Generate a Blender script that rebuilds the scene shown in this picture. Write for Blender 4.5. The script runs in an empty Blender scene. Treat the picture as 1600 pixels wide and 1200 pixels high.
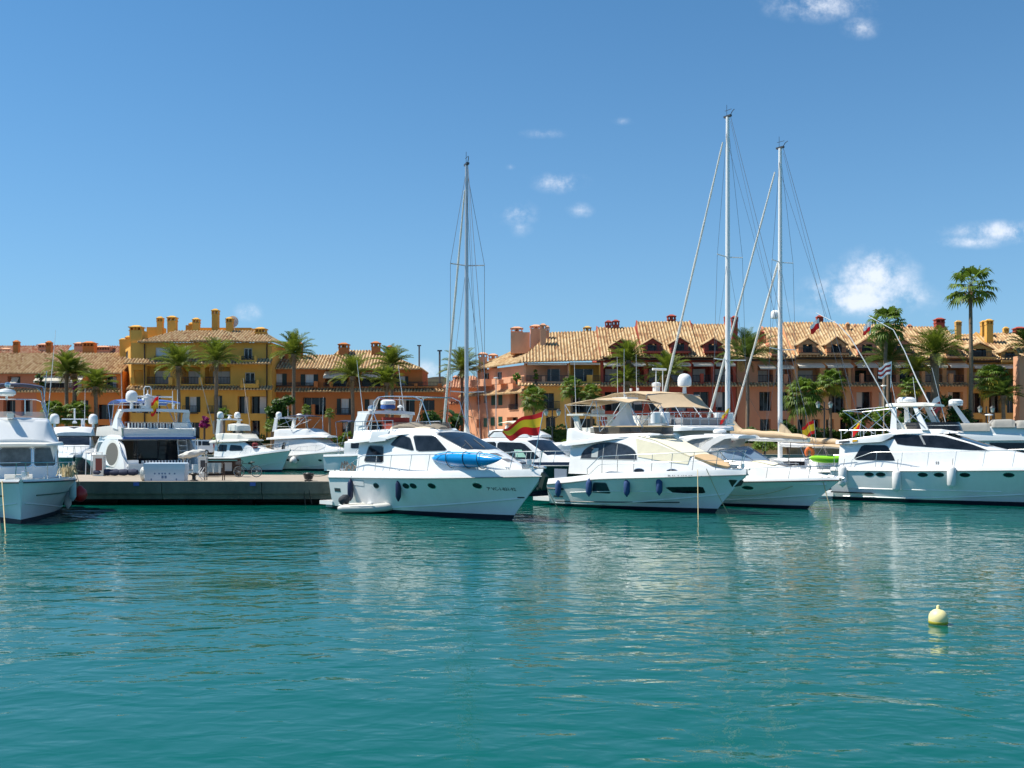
import bpy, bmesh, math, random
import numpy as np
from mathutils import Vector, Matrix
R = math.radians
rnd = random.Random(7)
# ------------------------------------------------------------------ camera, sky, sun
scn = bpy.context.scene
COL = scn.collection
F = 1600*35/36.0          # focal length in photo pixels
H = 4.0                   # eye height over the water
YH = 680.0                # photo row of the horizon
cam_d = bpy.data.cameras.new("camera"); cam_d.lens = 35; cam_d.sensor_width = 36
cam_d.shift_y = 0.05; cam_d.clip_start = 0.5; cam_d.clip_end = 4000
cam = bpy.data.objects.new("camera", cam_d); COL.objects.link(cam)
cam.location = (0, 0, H); cam.rotation_euler = (R(90), 0, 0); scn.camera = cam
SUN_EL, SUN_AZ = 58.0, -85.0        # azimuth measured from +Y clockwise; -90 = from the left
sd = Vector((math.sin(R(SUN_AZ))*math.cos(R(SUN_EL)), math.cos(R(SUN_AZ))*math.cos(R(SUN_EL)), math.sin(R(SUN_EL))))
sun_d = bpy.data.lights.new("sun", 'SUN'); sun_d.energy = 5.0; sun_d.angle = R(0.5); sun_d.color = (1.0, .95, .84)
sun = bpy.data.objects.new("sun", sun_d); COL.objects.link(sun)
sun.rotation_euler = (-sd).to_track_quat('-Z', 'Y').to_euler()
scn.view_settings.view_transform = 'Standard'; scn.view_settings.look = 'None'
scn.view_settings.exposure = 0.53; scn.view_settings.gamma = 1
scn.view_settings.use_curve_mapping = False
scn.cycles.max_bounces = 6; scn.cycles.caustics_reflective = True; scn.cycles.caustics_refractive = False
scn.cycles.sample_clamp_indirect = 4.0

wd = bpy.data.worlds.new("World"); scn.world = wd; wd.use_nodes = True
nt = wd.node_tree; nt.nodes.clear()
def N(t, **kw):
    n = nt.nodes.new(t)
    for k, v in kw.items(): setattr(n, k, v)
    return n
def LK(a, b): nt.links.new(a, b)
sky = N('ShaderNodeTexSky', sky_type='NISHITA', sun_disc=False)
sky.sun_elevation = R(SUN_EL); sky.sun_rotation = R(SUN_AZ); sky.air_density = 0.85; sky.dust_density = 0.1; sky.ozone_density = 10.0
bg = N('ShaderNodeBackground'); bg.inputs[1].default_value = 0.099
tint = N('ShaderNodeMix', data_type='RGBA', blend_type='MULTIPLY'); tint.inputs[0].default_value = 1; tint.inputs[7].default_value = (.62, 1.05, 1.03, 1)
LK(sky.outputs[0], tint.inputs[6]); LK(tint.outputs[2], bg.inputs[0])
geo = N('ShaderNodeTexCoord')
sep = N('ShaderNodeSeparateXYZ'); LK(geo.outputs['Generated'], sep.inputs[0])
def MA(op, a, b=None, c=None):
    n = N('ShaderNodeMath', operation=op)
    for i, v in enumerate((a, b, c)):
        if v is None: continue
        if isinstance(v, (int, float)): n.inputs[i].default_value = v
        else: LK(v, n.inputs[i])
    return n.outputs[0]
ysafe = MA('MAXIMUM', sep.outputs[1], 0.05)
gx = MA('DIVIDE', sep.outputs[0], ysafe); gz = MA('DIVIDE', sep.outputs[2], ysafe)
comb = N('ShaderNodeCombineXYZ'); LK(gx, comb.inputs[0]); LK(gz, comb.inputs[1])
# small fair-weather clouds of the day, by sky direction (tan azimuth, tan elevation, half sizes, strength)
CL = [(1280,6,100,30,1.5),(1345,42,36,22,1.2),(850,209,46,10,.85),(973,189,22,8,.7),(876,285,48,19,1.4),(808,335,36,24,1.2),(815,355,22,18,.95),(906,329,24,15,1.1),(798,261,10,6,.6),
      (1365,438,78,52,1.9),(1300,462,66,36,1.7),(1405,462,60,34,1.5),(1372,410,40,26,1.6),(1340,468,130,32,1.7),(1590,362,125,20,1.8),(1520,378,66,12,1.4),(388,488,26,18,1.2),(670,582,34,24,1.2),(1160,505,60,28,.5),
      (1442,495,24,16,.5),(-420,300,160,40,.8),(2050,250,150,40,.9)]
acc = None
for (px, py, rx, ry, s) in CL:
    vm = N('ShaderNodeVectorMath', operation='SUBTRACT'); LK(comb.outputs[0], vm.inputs[0]); vm.inputs[1].default_value = ((px-800)/F, (YH-py)/F, 0)
    dv = N('ShaderNodeVectorMath', operation='DIVIDE'); LK(vm.outputs[0], dv.inputs[0]); dv.inputs[1].default_value = (rx/F, ry/F, 1)
    ln = N('ShaderNodeVectorMath', operation='LENGTH'); LK(dv.outputs[0], ln.inputs[0])
    f = MA('MULTIPLY', MA('MAXIMUM', MA('SUBTRACT', 1.25, ln.outputs['Value']), 0.0), s)
    acc = f if acc is None else MA('MAXIMUM', acc, f)
nz = N('ShaderNodeTexNoise'); nz.inputs['Scale'].default_value = 24; nz.inputs['Detail'].default_value = 10; nz.inputs['Roughness'].default_value = .66
LK(comb.outputs[0], nz.inputs['Vector'])
tot = MA('MULTIPLY', acc, MA('ADD', MA('MULTIPLY', MA('SUBTRACT', nz.outputs[0], .5), 4.6), .76))
mr = N('ShaderNodeMapRange', interpolation_type='SMOOTHSTEP'); LK(tot, mr.inputs[0]); mr.inputs[1].default_value = .12; mr.inputs[2].default_value = 2.5; mr.inputs[4].default_value = .84
frontonly = MA('GREATER_THAN', sep.outputs[1], .06)
alpha = MA('MULTIPLY', mr.outputs[0], frontonly)
bgc = N('ShaderNodeBackground'); bgc.inputs[0].default_value = (.80, .84, .92, 1); bgc.inputs[1].default_value = .86
mx = N('ShaderNodeMixShader'); LK(alpha, mx.inputs[0]); LK(bg.outputs[0], mx.inputs[1]); LK(bgc.outputs[0], mx.inputs[2])
# thin pale haze lying along the horizon
hz = MA('MULTIPLY', MA('POWER', 2.718, MA('MULTIPLY', MA('MAXIMUM', sep.outputs[2], 0.0), -5.5)), .9)
bgh = N('ShaderNodeBackground'); bgh.inputs[0].default_value = (.255, .36, .475, 1); bgh.inputs[1].default_value = 1.0
mh = N('ShaderNodeMixShader'); LK(hz, mh.inputs[0]); LK(bg.outputs[0], mh.inputs[1]); LK(bgh.outputs[0], mh.inputs[2]); LK(mh.outputs[0], mx.inputs[1])
wo = N('ShaderNodeOutputWorld'); LK(mx.outputs[0], wo.inputs[0])

def at(px, D): return (px-800)*D/F
def zat(py, D): return H+(YH-py)*D/F
def wat(px, py):
    D = F*H/(py-YH); return Vector(((px-800)*D/F, D, 0))

# ------------------------------------------------------------------ materials
MATS = {}
def mat(name, col, rough=.6, spec=.5, metal=0, var=0.0, vscale=3.0, coat=0, trans=0, island=0.0, alpha=1, stretch=None, bump=0, bscale=20, sheen=0):
    if name in MATS: return MATS[name]
    m = bpy.data.materials.new(name); m.use_nodes = True; MATS[name] = m
    t = m.node_tree; b = t.nodes['Principled BSDF']
    b.inputs['Base Color'].default_value = (*col, 1); b.inputs['Roughness'].default_value = rough
    b.inputs['Specular IOR Level'].default_value = spec; b.inputs['Metallic'].default_value = metal
    b.inputs['Coat Weight'].default_value = coat; b.inputs['Alpha'].default_value = alpha
    if coat: b.inputs['Coat Roughness'].default_value = .06
    tc = t.nodes.new('ShaderNodeTexCoord')
    vec = tc.outputs['Object']
    if stretch:
        mp = t.nodes.new('ShaderNodeMapping'); mp.inputs['Scale'].default_value = stretch
        t.links.new(vec, mp.inputs[0]); vec = mp.outputs[0]
    if var or island:
        hsv = t.nodes.new('ShaderNodeHueSaturation'); hsv.inputs['Color'].default_value = (*col, 1)
        val = None
        if var:
            n = t.nodes.new('ShaderNodeTexNoise'); n.inputs['Scale'].default_value = vscale; n.inputs['Detail'].default_value = 6; n.inputs['Roughness'].default_value = .65
            t.links.new(vec, n.inputs['Vector'])
            mr = t.nodes.new('ShaderNodeMapRange'); mr.inputs[1].default_value = .25; mr.inputs[2].default_value = .75
            mr.inputs[3].default_value = 1-var; mr.inputs[4].default_value = 1+var
            t.links.new(n.outputs[0], mr.inputs[0]); val = mr.outputs[0]
        if island:
            g = t.nodes.new('ShaderNodeNewGeometry')
            mr2 = t.nodes.new('ShaderNodeMapRange'); mr2.inputs[3].default_value = 1-island; mr2.inputs[4].default_value = 1+island
            t.links.new(g.outputs['Random Per Island'], mr2.inputs[0])
            if val is None: val = mr2.outputs[0]
            else:
                mm = t.nodes.new('ShaderNodeMath'); mm.operation = 'MULTIPLY'; t.links.new(val, mm.inputs[0]); t.links.new(mr2.outputs[0], mm.inputs[1]); val = mm.outputs[0]
            mr3 = t.nodes.new('ShaderNodeMapRange'); mr3.inputs[3].default_value = .485; mr3.inputs[4].default_value = .515
            t.links.new(g.outputs['Random Per Island'], mr3.inputs[0]); t.links.new(mr3.outputs[0], hsv.inputs['Hue'])
        t.links.new(val, hsv.inputs['Value']); t.links.new(hsv.outputs[0], b.inputs['Base Color'])
    if trans:
        tr = t.nodes.new('ShaderNodeBsdfTranslucent'); tr.inputs[0].default_value = (*[min(1, c*1.6) for c in col], 1)
        ms = t.nodes.new('ShaderNodeMixShader'); ms.inputs[0].default_value = trans
        out = t.nodes['Material Output']
        t.links.new(b.outputs[0], ms.inputs[1]); t.links.new(tr.outputs[0], ms.inputs[2]); t.links.new(ms.outputs[0], out.inputs[0])
    if bump:
        n = t.nodes.new('ShaderNodeTexNoise'); n.inputs['Scale'].default_value = bscale; n.inputs['Detail'].default_value = 5
        t.links.new(vec, n.inputs['Vector'])
        bp = t.nodes.new('ShaderNodeBump'); bp.inputs['Strength'].default_value = bump; bp.inputs['Distance'].default_value = .05
        t.links.new(n.outputs[0], bp.inputs['Height']); t.links.new(bp.outputs[0], b.inputs['Normal'])
    return m
WHITE = mat('gelcoat_white', (.80, .80, .79), .22, .5, var=.06, vscale=1.6, coat=.3, stretch=(1, 1, .35))
CREAMW = mat('gelcoat_cream', (.78, .75, .67), .25, .5, var=.03, vscale=.8, coat=.3)
DECKM = mat('deck_nonskid', (.74, .73, .69), .6, var=.05, vscale=4)
BOOT = mat('bottom_paint', (.012, .016, .03), .5, var=.2)
NAVY = mat('navy_hull_paint', (.012, .016, .03), .12, coat=.4)
RUB = mat('rub_rail_grey', (.30, .31, .31), .4)
BLACKR = mat('black_rubber', (.012, .012, .013), .5)
GLASS = mat('tinted_window_glass', (.013, .016, .022), .04, .34, var=.85, vscale=1.4)
GLASSB = mat('blue_tinted_glass', (.032, .042, .058), .04, .35, var=.6, vscale=1.6)
PLEXI = mat('smoked_plexiglass', (.10, .085, .07), .08, .5, alpha=.62)
CLEARP = mat('clear_plastic_screen', (.45, .46, .45), .12, .5, alpha=.45)
STEEL = mat('stainless_steel', (.62, .63, .64), .22, metal=.9)
ALU = mat('mast_aluminium', (.48, .50, .52), .35, metal=.45, var=.08, vscale=1)
MASTW = mat('mast_white_paint', (.76, .76, .75), .3)
WIRE = mat('rigging_wire', (.20, .21, .22), .4, metal=.5)
TAN = mat('tan_canvas', (.60, .46, .30), .85, var=.07, vscale=2.5, bump=.35, bscale=3, trans=.18)
CREAMC = mat('cream_canvas', (.80, .73, .55), .85, var=.04, vscale=3, bump=.3, bscale=3)
TEAKPAD = mat('tan_sun_pad', (.58, .40, .22), .85, var=.06, vscale=3, bump=.2, bscale=4)
GREYC = mat('grey_canvas', (.30, .29, .265), .85, var=.08, vscale=3, bump=.4, bscale=4)
NAVYC = mat('navy_canvas', (.018, .026, .07), .8, var=.1)
BLUEC = mat('blue_canvas', (.03, .10, .34), .75, var=.1)
SAILC = mat('furled_sailcloth', (.68, .66, .60), .8, var=.08, vscale=5, bump=.5, bscale=9)
FENW = mat('white_fender_vinyl', (.76, .74, .72), .35, var=.05)
FENN = mat('navy_fender_vinyl', (.012, .016, .06), .4)
FENB = mat('blue_fender_cover', (.03, .075, .20), .8, var=.15, vscale=8)
REDF = mat('red_vinyl', (.45, .02, .015), .4)
ORANGE = mat('orange_buoy', (.80, .16, .03), .5)
ROPE = mat('mooring_rope', (.52, .42, .24), .9, var=.2, vscale=30)
ROPED = mat('dark_rope', (.05, .045, .04), .9)
RED = mat('flag_red', (.62, .012, .012), .7, trans=.3); YEL = mat('flag_yellow', (.85, .48, .02), .7, trans=.3)
FWHITE = mat('flag_white', (.75, .75, .75), .7, trans=.3); FBLUE = mat('flag_blue', (.02, .05, .30), .7)
LIME = mat('lime_plastic', (.30, .66, .03), .3); CYAN = mat('kayak_blue', (.006, .27, .66), .22, var=.25, vscale=1.2, coat=.4)
CYANL = mat('kayak_pale_blue', (.10, .50, .78), .25, coat=.3)
DINGHY = mat('grey_inflatable', (.55, .54, .50), .5, var=.06); DARKGREY = mat('dark_grey_plastic', (.05, .05, .055), .4)
WOODD = mat('dark_brown_wood', (.06, .028, .014), .6, var=.2)
DARKIN = mat('dark_interior', (.012, .010, .009), .8)
STRIPE = None

# ------------------------------------------------------------------ mesh building
class MB:
    def __init__(s): s.v = []; s.f = []; s.mi = []; s.uv = None; s.cur = 0
    def add(s, pts, faces):
        o = len(s.v); s.v.extend([tuple(p) for p in pts])
        for f in faces: s.f.append(tuple(i+o for i in f)); s.mi.append(s.cur)
        return s
    def box(s, c, d, rz=0, ry=0, taper=1.0):
        hx, hy, hz = d[0]/2, d[1]/2, d[2]/2
        M = Matrix.Translation(c) @ Matrix.Rotation(rz, 4, 'Z') @ Matrix.Rotation(ry, 4, 'Y')
        P = []
        for z in (-hz, hz):
            k = taper if z > 0 else 1
            for (x, y) in ((-hx, -hy), (hx, -hy), (hx, hy), (-hx, hy)): P.append(M @ Vector((x*k, y*k, z)))
        return s.add(P, [(3, 2, 1, 0), (4, 5, 6, 7), (0, 1, 5, 4), (1, 2, 6, 5), (2, 3, 7, 6), (3, 0, 4, 7)])
    def bb(s, x0, x1, y0, y1, z0, z1): return s.box(((x0+x1)/2, (y0+y1)/2, (z0+z1)/2), (abs(x1-x0), abs(y1-y0), abs(z1-z0)))
    def tube(s, pts, r, n=6, r2=None, cap=True):
        pts = [Vector(p) for p in pts]; m = len(pts); P = []
        up = None
        for i, p in enumerate(pts):
            t = (pts[min(i+1, m-1)]-pts[max(i-1, 0)])
            if t.length < 1e-9: t = Vector((0, 0, 1))
            t.normalize()
            if up is None:
                a = Vector((0, 0, 1)) if abs(t.z) < .9 else Vector((1, 0, 0))
                up = t.cross(a).normalized()
            up = (up-t*up.dot(t))
            if up.length < 1e-6: up = t.orthogonal()
            up.normalize(); w = t.cross(up)
            rr = r if r2 is None else r+(r2-r)*i/(m-1)
            if isinstance(r, (list, tuple)): rr = r[i]
            for k in range(n):
                a = 2*math.pi*k/n; P.append(p+up*(rr*math.cos(a))+w*(rr*math.sin(a)))
        Fc = []
        for i in range(m-1):
            for k in range(n):
                k2 = (k+1) % n; Fc.append((i*n+k, i*n+k2, (i+1)*n+k2, (i+1)*n+k))
        if cap: Fc += [tuple(range(n-1, -1, -1)), tuple((m-1)*n+k for k in range(n))]
        return s.add(P, Fc)
    def lathe(s, prof, c=(0, 0, 0), n=16, axis='z', sc=(1, 1, 1)):
        P = []; c = Vector(c)
        for (r, h) in prof:
            for k in range(n):
                a = 2*math.pi*k/n; x, y = r*math.cos(a), r*math.sin(a)
                q = Vector((x, y, h)) if axis == 'z' else (Vector((h, x, y)) if axis == 'x' else Vector((x, h, y)))
                P.append(c+Vector((q.x*sc[0], q.y*sc[1], q.z*sc[2])))
        Fc = []; m = len(prof)
        for i in range(m-1):
            for k in range(n):
                k2 = (k+1) % n; Fc.append((i*n+k, i*n+k2, (i+1)*n+k2, (i+1)*n+k))
        Fc += [tuple(range(n-1, -1, -1)), tuple((m-1)*n+k for k in range(n))]
        return s.add(P, Fc)
    def grid(s, rows, close_u=False, flip=False):
        n = len(rows[0]); P = [p for r in rows for p in r]; Fc = []
        for i in range(len(rows)-1):
            for k in range(n if close_u else n-1):
                k2 = (k+1) % n; q = (i*n+k, i*n+k2, (i+1)*n+k2, (i+1)*n+k)
                Fc.append(q[::-1] if flip else q)
        return s.add(P, Fc)
    def prism(s, poly, y0, y1, fn=None):
        """poly in (x,z) swept between y0 and y1"""
        n = len(poly); P = [(a, y0, b) for a, b in poly]+[(a, y1, b) for a, b in poly]
        if fn: P = [fn(*p) for p in P]
        Fc = [tuple(range(n)), tuple(range(2*n-1, n-1, -1))]
        for i in range(n):
            j = (i+1) % n; Fc.append((i, j, n+j, n+i)[::-1])
        return s.add(P, Fc)
    def sheet(s, rows, th=.03):
        """thick sheet from a grid of points (thickness downward)"""
        n = len(rows[0]); m = len(rows)
        s.grid(rows); low = [[(p[0], p[1], p[2]-th) for p in r] for r in rows]; s.grid(low, flip=True)
        s.grid([rows[0], low[0]], flip=True); s.grid([rows[-1], low[-1]])
        s.grid([[r[0] for r in rows], [r[0] for r in low]]); s.grid([[r[-1] for r in rows], [r[-1] for r in low]], flip=True)
        return s
    def build(s, name, m, parent=None, smooth=True, org=None, ang=38, label=None):
        me = bpy.data.meshes.new(name)
        V = s.v if org is None else [(p[0]-org[0], p[1]-org[1], p[2]-org[2]) for p in s.v]
        me.from_pydata(V, [], s.f); me.validate()
        for k in (m if isinstance(m, (list, tuple)) else [m]): me.materials.append(k)
        if isinstance(m, (list, tuple)): me.polygons.foreach_set('material_index', s.mi[:len(me.polygons)])
        if s.uv is not None:
            ul = me.uv_layers.new(name='UVMap'); li = np.empty(len(me.loops), np.int32); me.loops.foreach_get('vertex_index', li)
            ul.data.foreach_set('uv', np.array(s.uv, np.float32)[li].ravel())
        bm = bmesh.new(); bm.from_mesh(me); bmesh.ops.recalc_face_normals(bm, faces=bm.faces); bm.to_mesh(me); bm.free()
        if smooth:
            me.polygons.foreach_set('use_smooth', [True]*len(me.polygons)); me.set_sharp_from_angle(angle=R(ang))
        o = bpy.data.objects.new(name, me); COL.objects.link(o)
        if parent: o.parent = parent
        if label: o['label'] = label
        return o
def thing(name, label, cat, loc=(0, 0, 0), rz=0, group=None):
    o = bpy.data.objects.new(name, None); COL.objects.link(o); o.location = loc; o.rotation_euler = (0, 0, rz)
    o.empty_display_size = .3; o['label'] = label; o['category'] = cat
    if group: o['group'] = group
    return o
def tag(o, label, cat, group=None):
    o['label'] = label; o['category'] = cat
    if group: o['group'] = group
    return o
def struct(o, kind='structure'): o['kind'] = kind; return o
def dup(root, loc, rz, label, sc=1.0):
    r = root.copy(); COL.objects.link(r); r.location = loc; r.rotation_euler = (0, 0, rz); r['label'] = label; r.scale = (sc, sc, sc)
    for ch in root.children:
        c = ch.copy(); COL.objects.link(c); c.parent = r
        for g in ch.children:
            d = g.copy(); COL.objects.link(d); d.parent = c
    return r
def arc(p, q, sag, n=10):
    p, q = Vector(p), Vector(q)
    return [p.lerp(q, i/n)-Vector((0, 0, sag*4*(i/n)*(1-i/n))) for i in range(n+1)]
def sm(a): a = max(0., min(1., a)); return a*a*(3-2*a)
def scan(poly, fn, off=.012, na=14, nb=5, nrm=None):
    """patch conforming to a surface: polygon in (a,b) -> fn(a,b) 3D, raised along the normal, with a skirt"""
    aa = [p[0] for p in poly]; a0, a1 = min(aa), max(aa); e = (a1-a0)*.002
    knots = sorted(set([a0+e, a1-e]+[min(max(p[0], a0+e), a1-e) for p in poly]))
    A = []
    for i in range(len(knots)-1):
        k = max(1, int(round(na*(knots[i+1]-knots[i])/(a1-a0))))
        for j in range(k): A.append(knots[i]+(knots[i+1]-knots[i])*j/k)
    A.append(knots[-1]); top = []; low = []
    for a in A:
        bs = []
        for i in range(len(poly)):
            (x0, y0), (x1, y1) = poly[i], poly[(i+1) % len(poly)]
            if abs(x1-x0) > 1e-9 and min(x0, x1)-1e-9 <= a <= max(x0, x1)+1e-9: bs.append(y0+(y1-y0)*(a-x0)/(x1-x0))
        b0, b1 = min(bs), max(bs); r = []; l = []
        for j in range(nb+1):
            b = b0+(b1-b0)*j/nb; p = Vector(fn(a, b)); h = .02
            da = Vector(fn(a+h, b))-Vector(fn(a-h, b)); db = Vector(fn(a, b+h))-Vector(fn(a, b-h)); nn = da.cross(db)
            if nn.length < 1e-9: nn = Vector((0, 0, 1))
            nn.normalize()
            if nrm and nn.dot(Vector(nrm)) < 0: nn = -nn
            r.append(p+nn*off); l.append(p-nn*.03)
        top.append(r); low.append(l)
    m = MB(); m.grid(top); m.grid(low, flip=True); m.grid([top[0], low[0]]); m.grid([top[-1], low[-1]], flip=True)
    m.grid([[r[0] for r in top], [r[0] for r in low]]); m.grid([[r[-1] for r in top], [r[-1] for r in low]], flip=True)
    return m
def grow(poly, k):
    cx = sum(p[0] for p in poly)/len(poly); cz = sum(p[1] for p in poly)/len(poly)
    w = max(p[0] for p in poly)-min(p[0] for p in poly); h = max(p[1] for p in poly)-min(p[1] for p in poly)
    sx, sz = 1+2*k/w, 1+2*k/h
    return [(cx+(p[0]-cx)*sx, cz+(p[1]-cz)*sz) for p in poly]
def window(parent, poly, fn, nrm, glass=None, frame=None, fk=.05, name='window', na=14, nb=5):
    w = scan(poly, fn, .014, na, nb, nrm).build(name, glass or GLASS, parent)
    if frame: scan(grow(poly, fk), fn, .007, na, nb, nrm).build('window_frame', frame, w)
    return w
# ------------------------------------------------------------------ water, land, quay
def water_mat():
    m = bpy.data.materials.new('harbour_water'); m.use_nodes = True; t = m.node_tree; b = t.nodes['Principled BSDF']
    b.inputs['Base Color'].default_value = (.0002, .080, .064, 1); b.inputs['Roughness'].default_value = .02; b.inputs['IOR'].default_value = 1.33
    tc = t.nodes.new('ShaderNodeTexCoord')
    def noise(sx, sy, rot, scale, detail, dist=0):
        mp = t.nodes.new('ShaderNodeMapping'); mp.inputs['Scale'].default_value = (sx, sy, 1); mp.inputs['Rotation'].default_value = (0, 0, R(rot))
        t.links.new(tc.outputs['Object'], mp.inputs[0])
        n = t.nodes.new('ShaderNodeTexNoise'); n.inputs['Scale'].default_value = scale; n.inputs['Detail'].default_value = detail; n.inputs['Distortion'].default_value = dist
        t.links.new(mp.outputs[0], n.inputs['Vector']); return n.outputs[0]
    def mul(a, k):
        n = t.nodes.new('ShaderNodeMath'); n.operation = 'MULTIPLY'; t.links.new(a, n.inputs[0]); n.inputs[1].default_value = k; return n.outputs[0]
    def add(a, b_):
        n = t.nodes.new('ShaderNodeMath'); n.operation = 'ADD'; t.links.new(a, n.inputs[0]); t.links.new(b_, n.inputs[1]); return n.outputs[0]
    h = add(add(mul(noise(.75, 1.25, 8, .62, 2, .6), .125), mul(noise(.8, 1.3, -14, 1.7, 2, .4), .055)), mul(noise(1, 1.25, 20, 5.2, 3), .007))
    # wind patches: ruffled and calmer water
    pt = noise(.6, 1.6, 5, .05, 4)
    mr = t.nodes.new('ShaderNodeMapRange'); mr.inputs[1].default_value = .35; mr.inputs[2].default_value = .65; mr.inputs[3].default_value = .35; mr.inputs[4].default_value = 1.35
    t.links.new(pt, mr.inputs[0])
    # the breeze ruffles the open left half of the basin more than the lee of the yachts on the right
    sx = t.nodes.new('ShaderNodeSeparateXYZ'); t.links.new(tc.outputs['Object'], sx.inputs[0]); mr2 = t.nodes.new('ShaderNodeMapRange'); t.links.new(sx.outputs[0], mr2.inputs[0])
    mr2.inputs[1].default_value = -16; mr2.inputs[2].default_value = 4; mr2.inputs[3].default_value = 4.0; mr2.inputs[4].default_value = .72
    sy = t.nodes.new('ShaderNodeMapRange'); t.links.new(sx.outputs[1], sy.inputs[0]); sy.inputs[1].default_value = 20; sy.inputs[2].default_value = 42; sy.inputs[3].default_value = 0; sy.inputs[4].default_value = 1
    mxw = t.nodes.new('ShaderNodeMix'); t.links.new(sy.outputs[0], mxw.inputs[0]); mxw.inputs[2].default_value = .95; t.links.new(mr2.outputs[0], mxw.inputs[3])
    m0 = t.nodes.new('ShaderNodeMath'); m0.operation = 'MULTIPLY'; t.links.new(mr.outputs[0], m0.inputs[0]); t.links.new(mxw.outputs[0], m0.inputs[1])
    hm = t.nodes.new('ShaderNodeMath'); hm.operation = 'MULTIPLY'; t.links.new(h, hm.inputs[0]); t.links.new(m0.outputs[0], hm.inputs[1])
    bp = t.nodes.new('ShaderNodeBump'); bp.inputs['Strength'].default_value = 1; bp.inputs['Distance'].default_value = .62
    t.links.new(hm.outputs[0], bp.inputs['Height']); t.links.new(bp.outputs[0], b.inputs['Normal'])
    return m
w = MB(); w.add([(-400, -40, 0), (400, -40, 0), (400, 119, 0), (-400, 119, 0)], [(0, 1, 2, 3)])
struct(w.build('water', water_mat(), smooth=False))
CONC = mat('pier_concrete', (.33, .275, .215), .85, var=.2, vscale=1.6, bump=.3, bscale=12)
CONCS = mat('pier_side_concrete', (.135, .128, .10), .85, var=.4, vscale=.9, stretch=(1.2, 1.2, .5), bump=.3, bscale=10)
PAVE = mat('promenade_paving', (.46, .38, .28), .85, var=.12, vscale=.6)
struct(MB().bb(-260, 260, 118.5, 420, -1, 1.6).build('promenade', PAVE, smooth=False))
struct(MB().bb(-260, 260, 117.9, 118.496, -1, 1.72).build('quay_edge', CONC, smooth=False))
STONE = mat('stone_retaining_wall', (.42, .30, .16), .9, var=.3, vscale=2.2, bump=.5, bscale=4)
tag(MB().bb(-120, 120, 126.2, 127.0, 1.6, 2.95).build('retaining_wall', STONE, smooth=False), 'low tan stone retaining wall under the clipped hedge along the promenade', 'wall')
# far soft hills behind the roofs
hl = MB(); rows = []
for j, dz in enumerate((0, 1)):
    rows.append([(x, 700, (8 + 6*math.sin(x*.006)+3*math.sin(x*.021+1))*dz-1) for x in range(-700, 701, 25)])
rows.append([(x, 780, -1) for x in range(-700, 701, 25)])
hl.grid(rows); struct(hl.build('hills', mat('hill_scrub', (.10, .11, .08), .95, var=.25, vscale=.02)))
# the pier: deck slab over a recessed dark foot
PY0, PY1, PX0, PX1, PZ = 56.9, 66.4, -60.0, -8.6, 1.36
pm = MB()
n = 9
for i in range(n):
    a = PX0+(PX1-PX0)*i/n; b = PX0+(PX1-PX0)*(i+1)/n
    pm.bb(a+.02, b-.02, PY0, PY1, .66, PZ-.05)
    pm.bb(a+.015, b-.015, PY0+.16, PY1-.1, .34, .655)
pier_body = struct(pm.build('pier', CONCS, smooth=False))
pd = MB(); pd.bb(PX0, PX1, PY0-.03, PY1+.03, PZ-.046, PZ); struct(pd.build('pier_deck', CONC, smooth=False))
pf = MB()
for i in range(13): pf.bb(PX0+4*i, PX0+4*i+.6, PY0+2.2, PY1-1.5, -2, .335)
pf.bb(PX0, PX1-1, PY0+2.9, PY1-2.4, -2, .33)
struct(pf.build('pier_foot', mat('gap_shade_concrete', (.02, .02, .02), .6), smooth=False))  # shade of the open underside put into the foot's near-black colour

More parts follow.
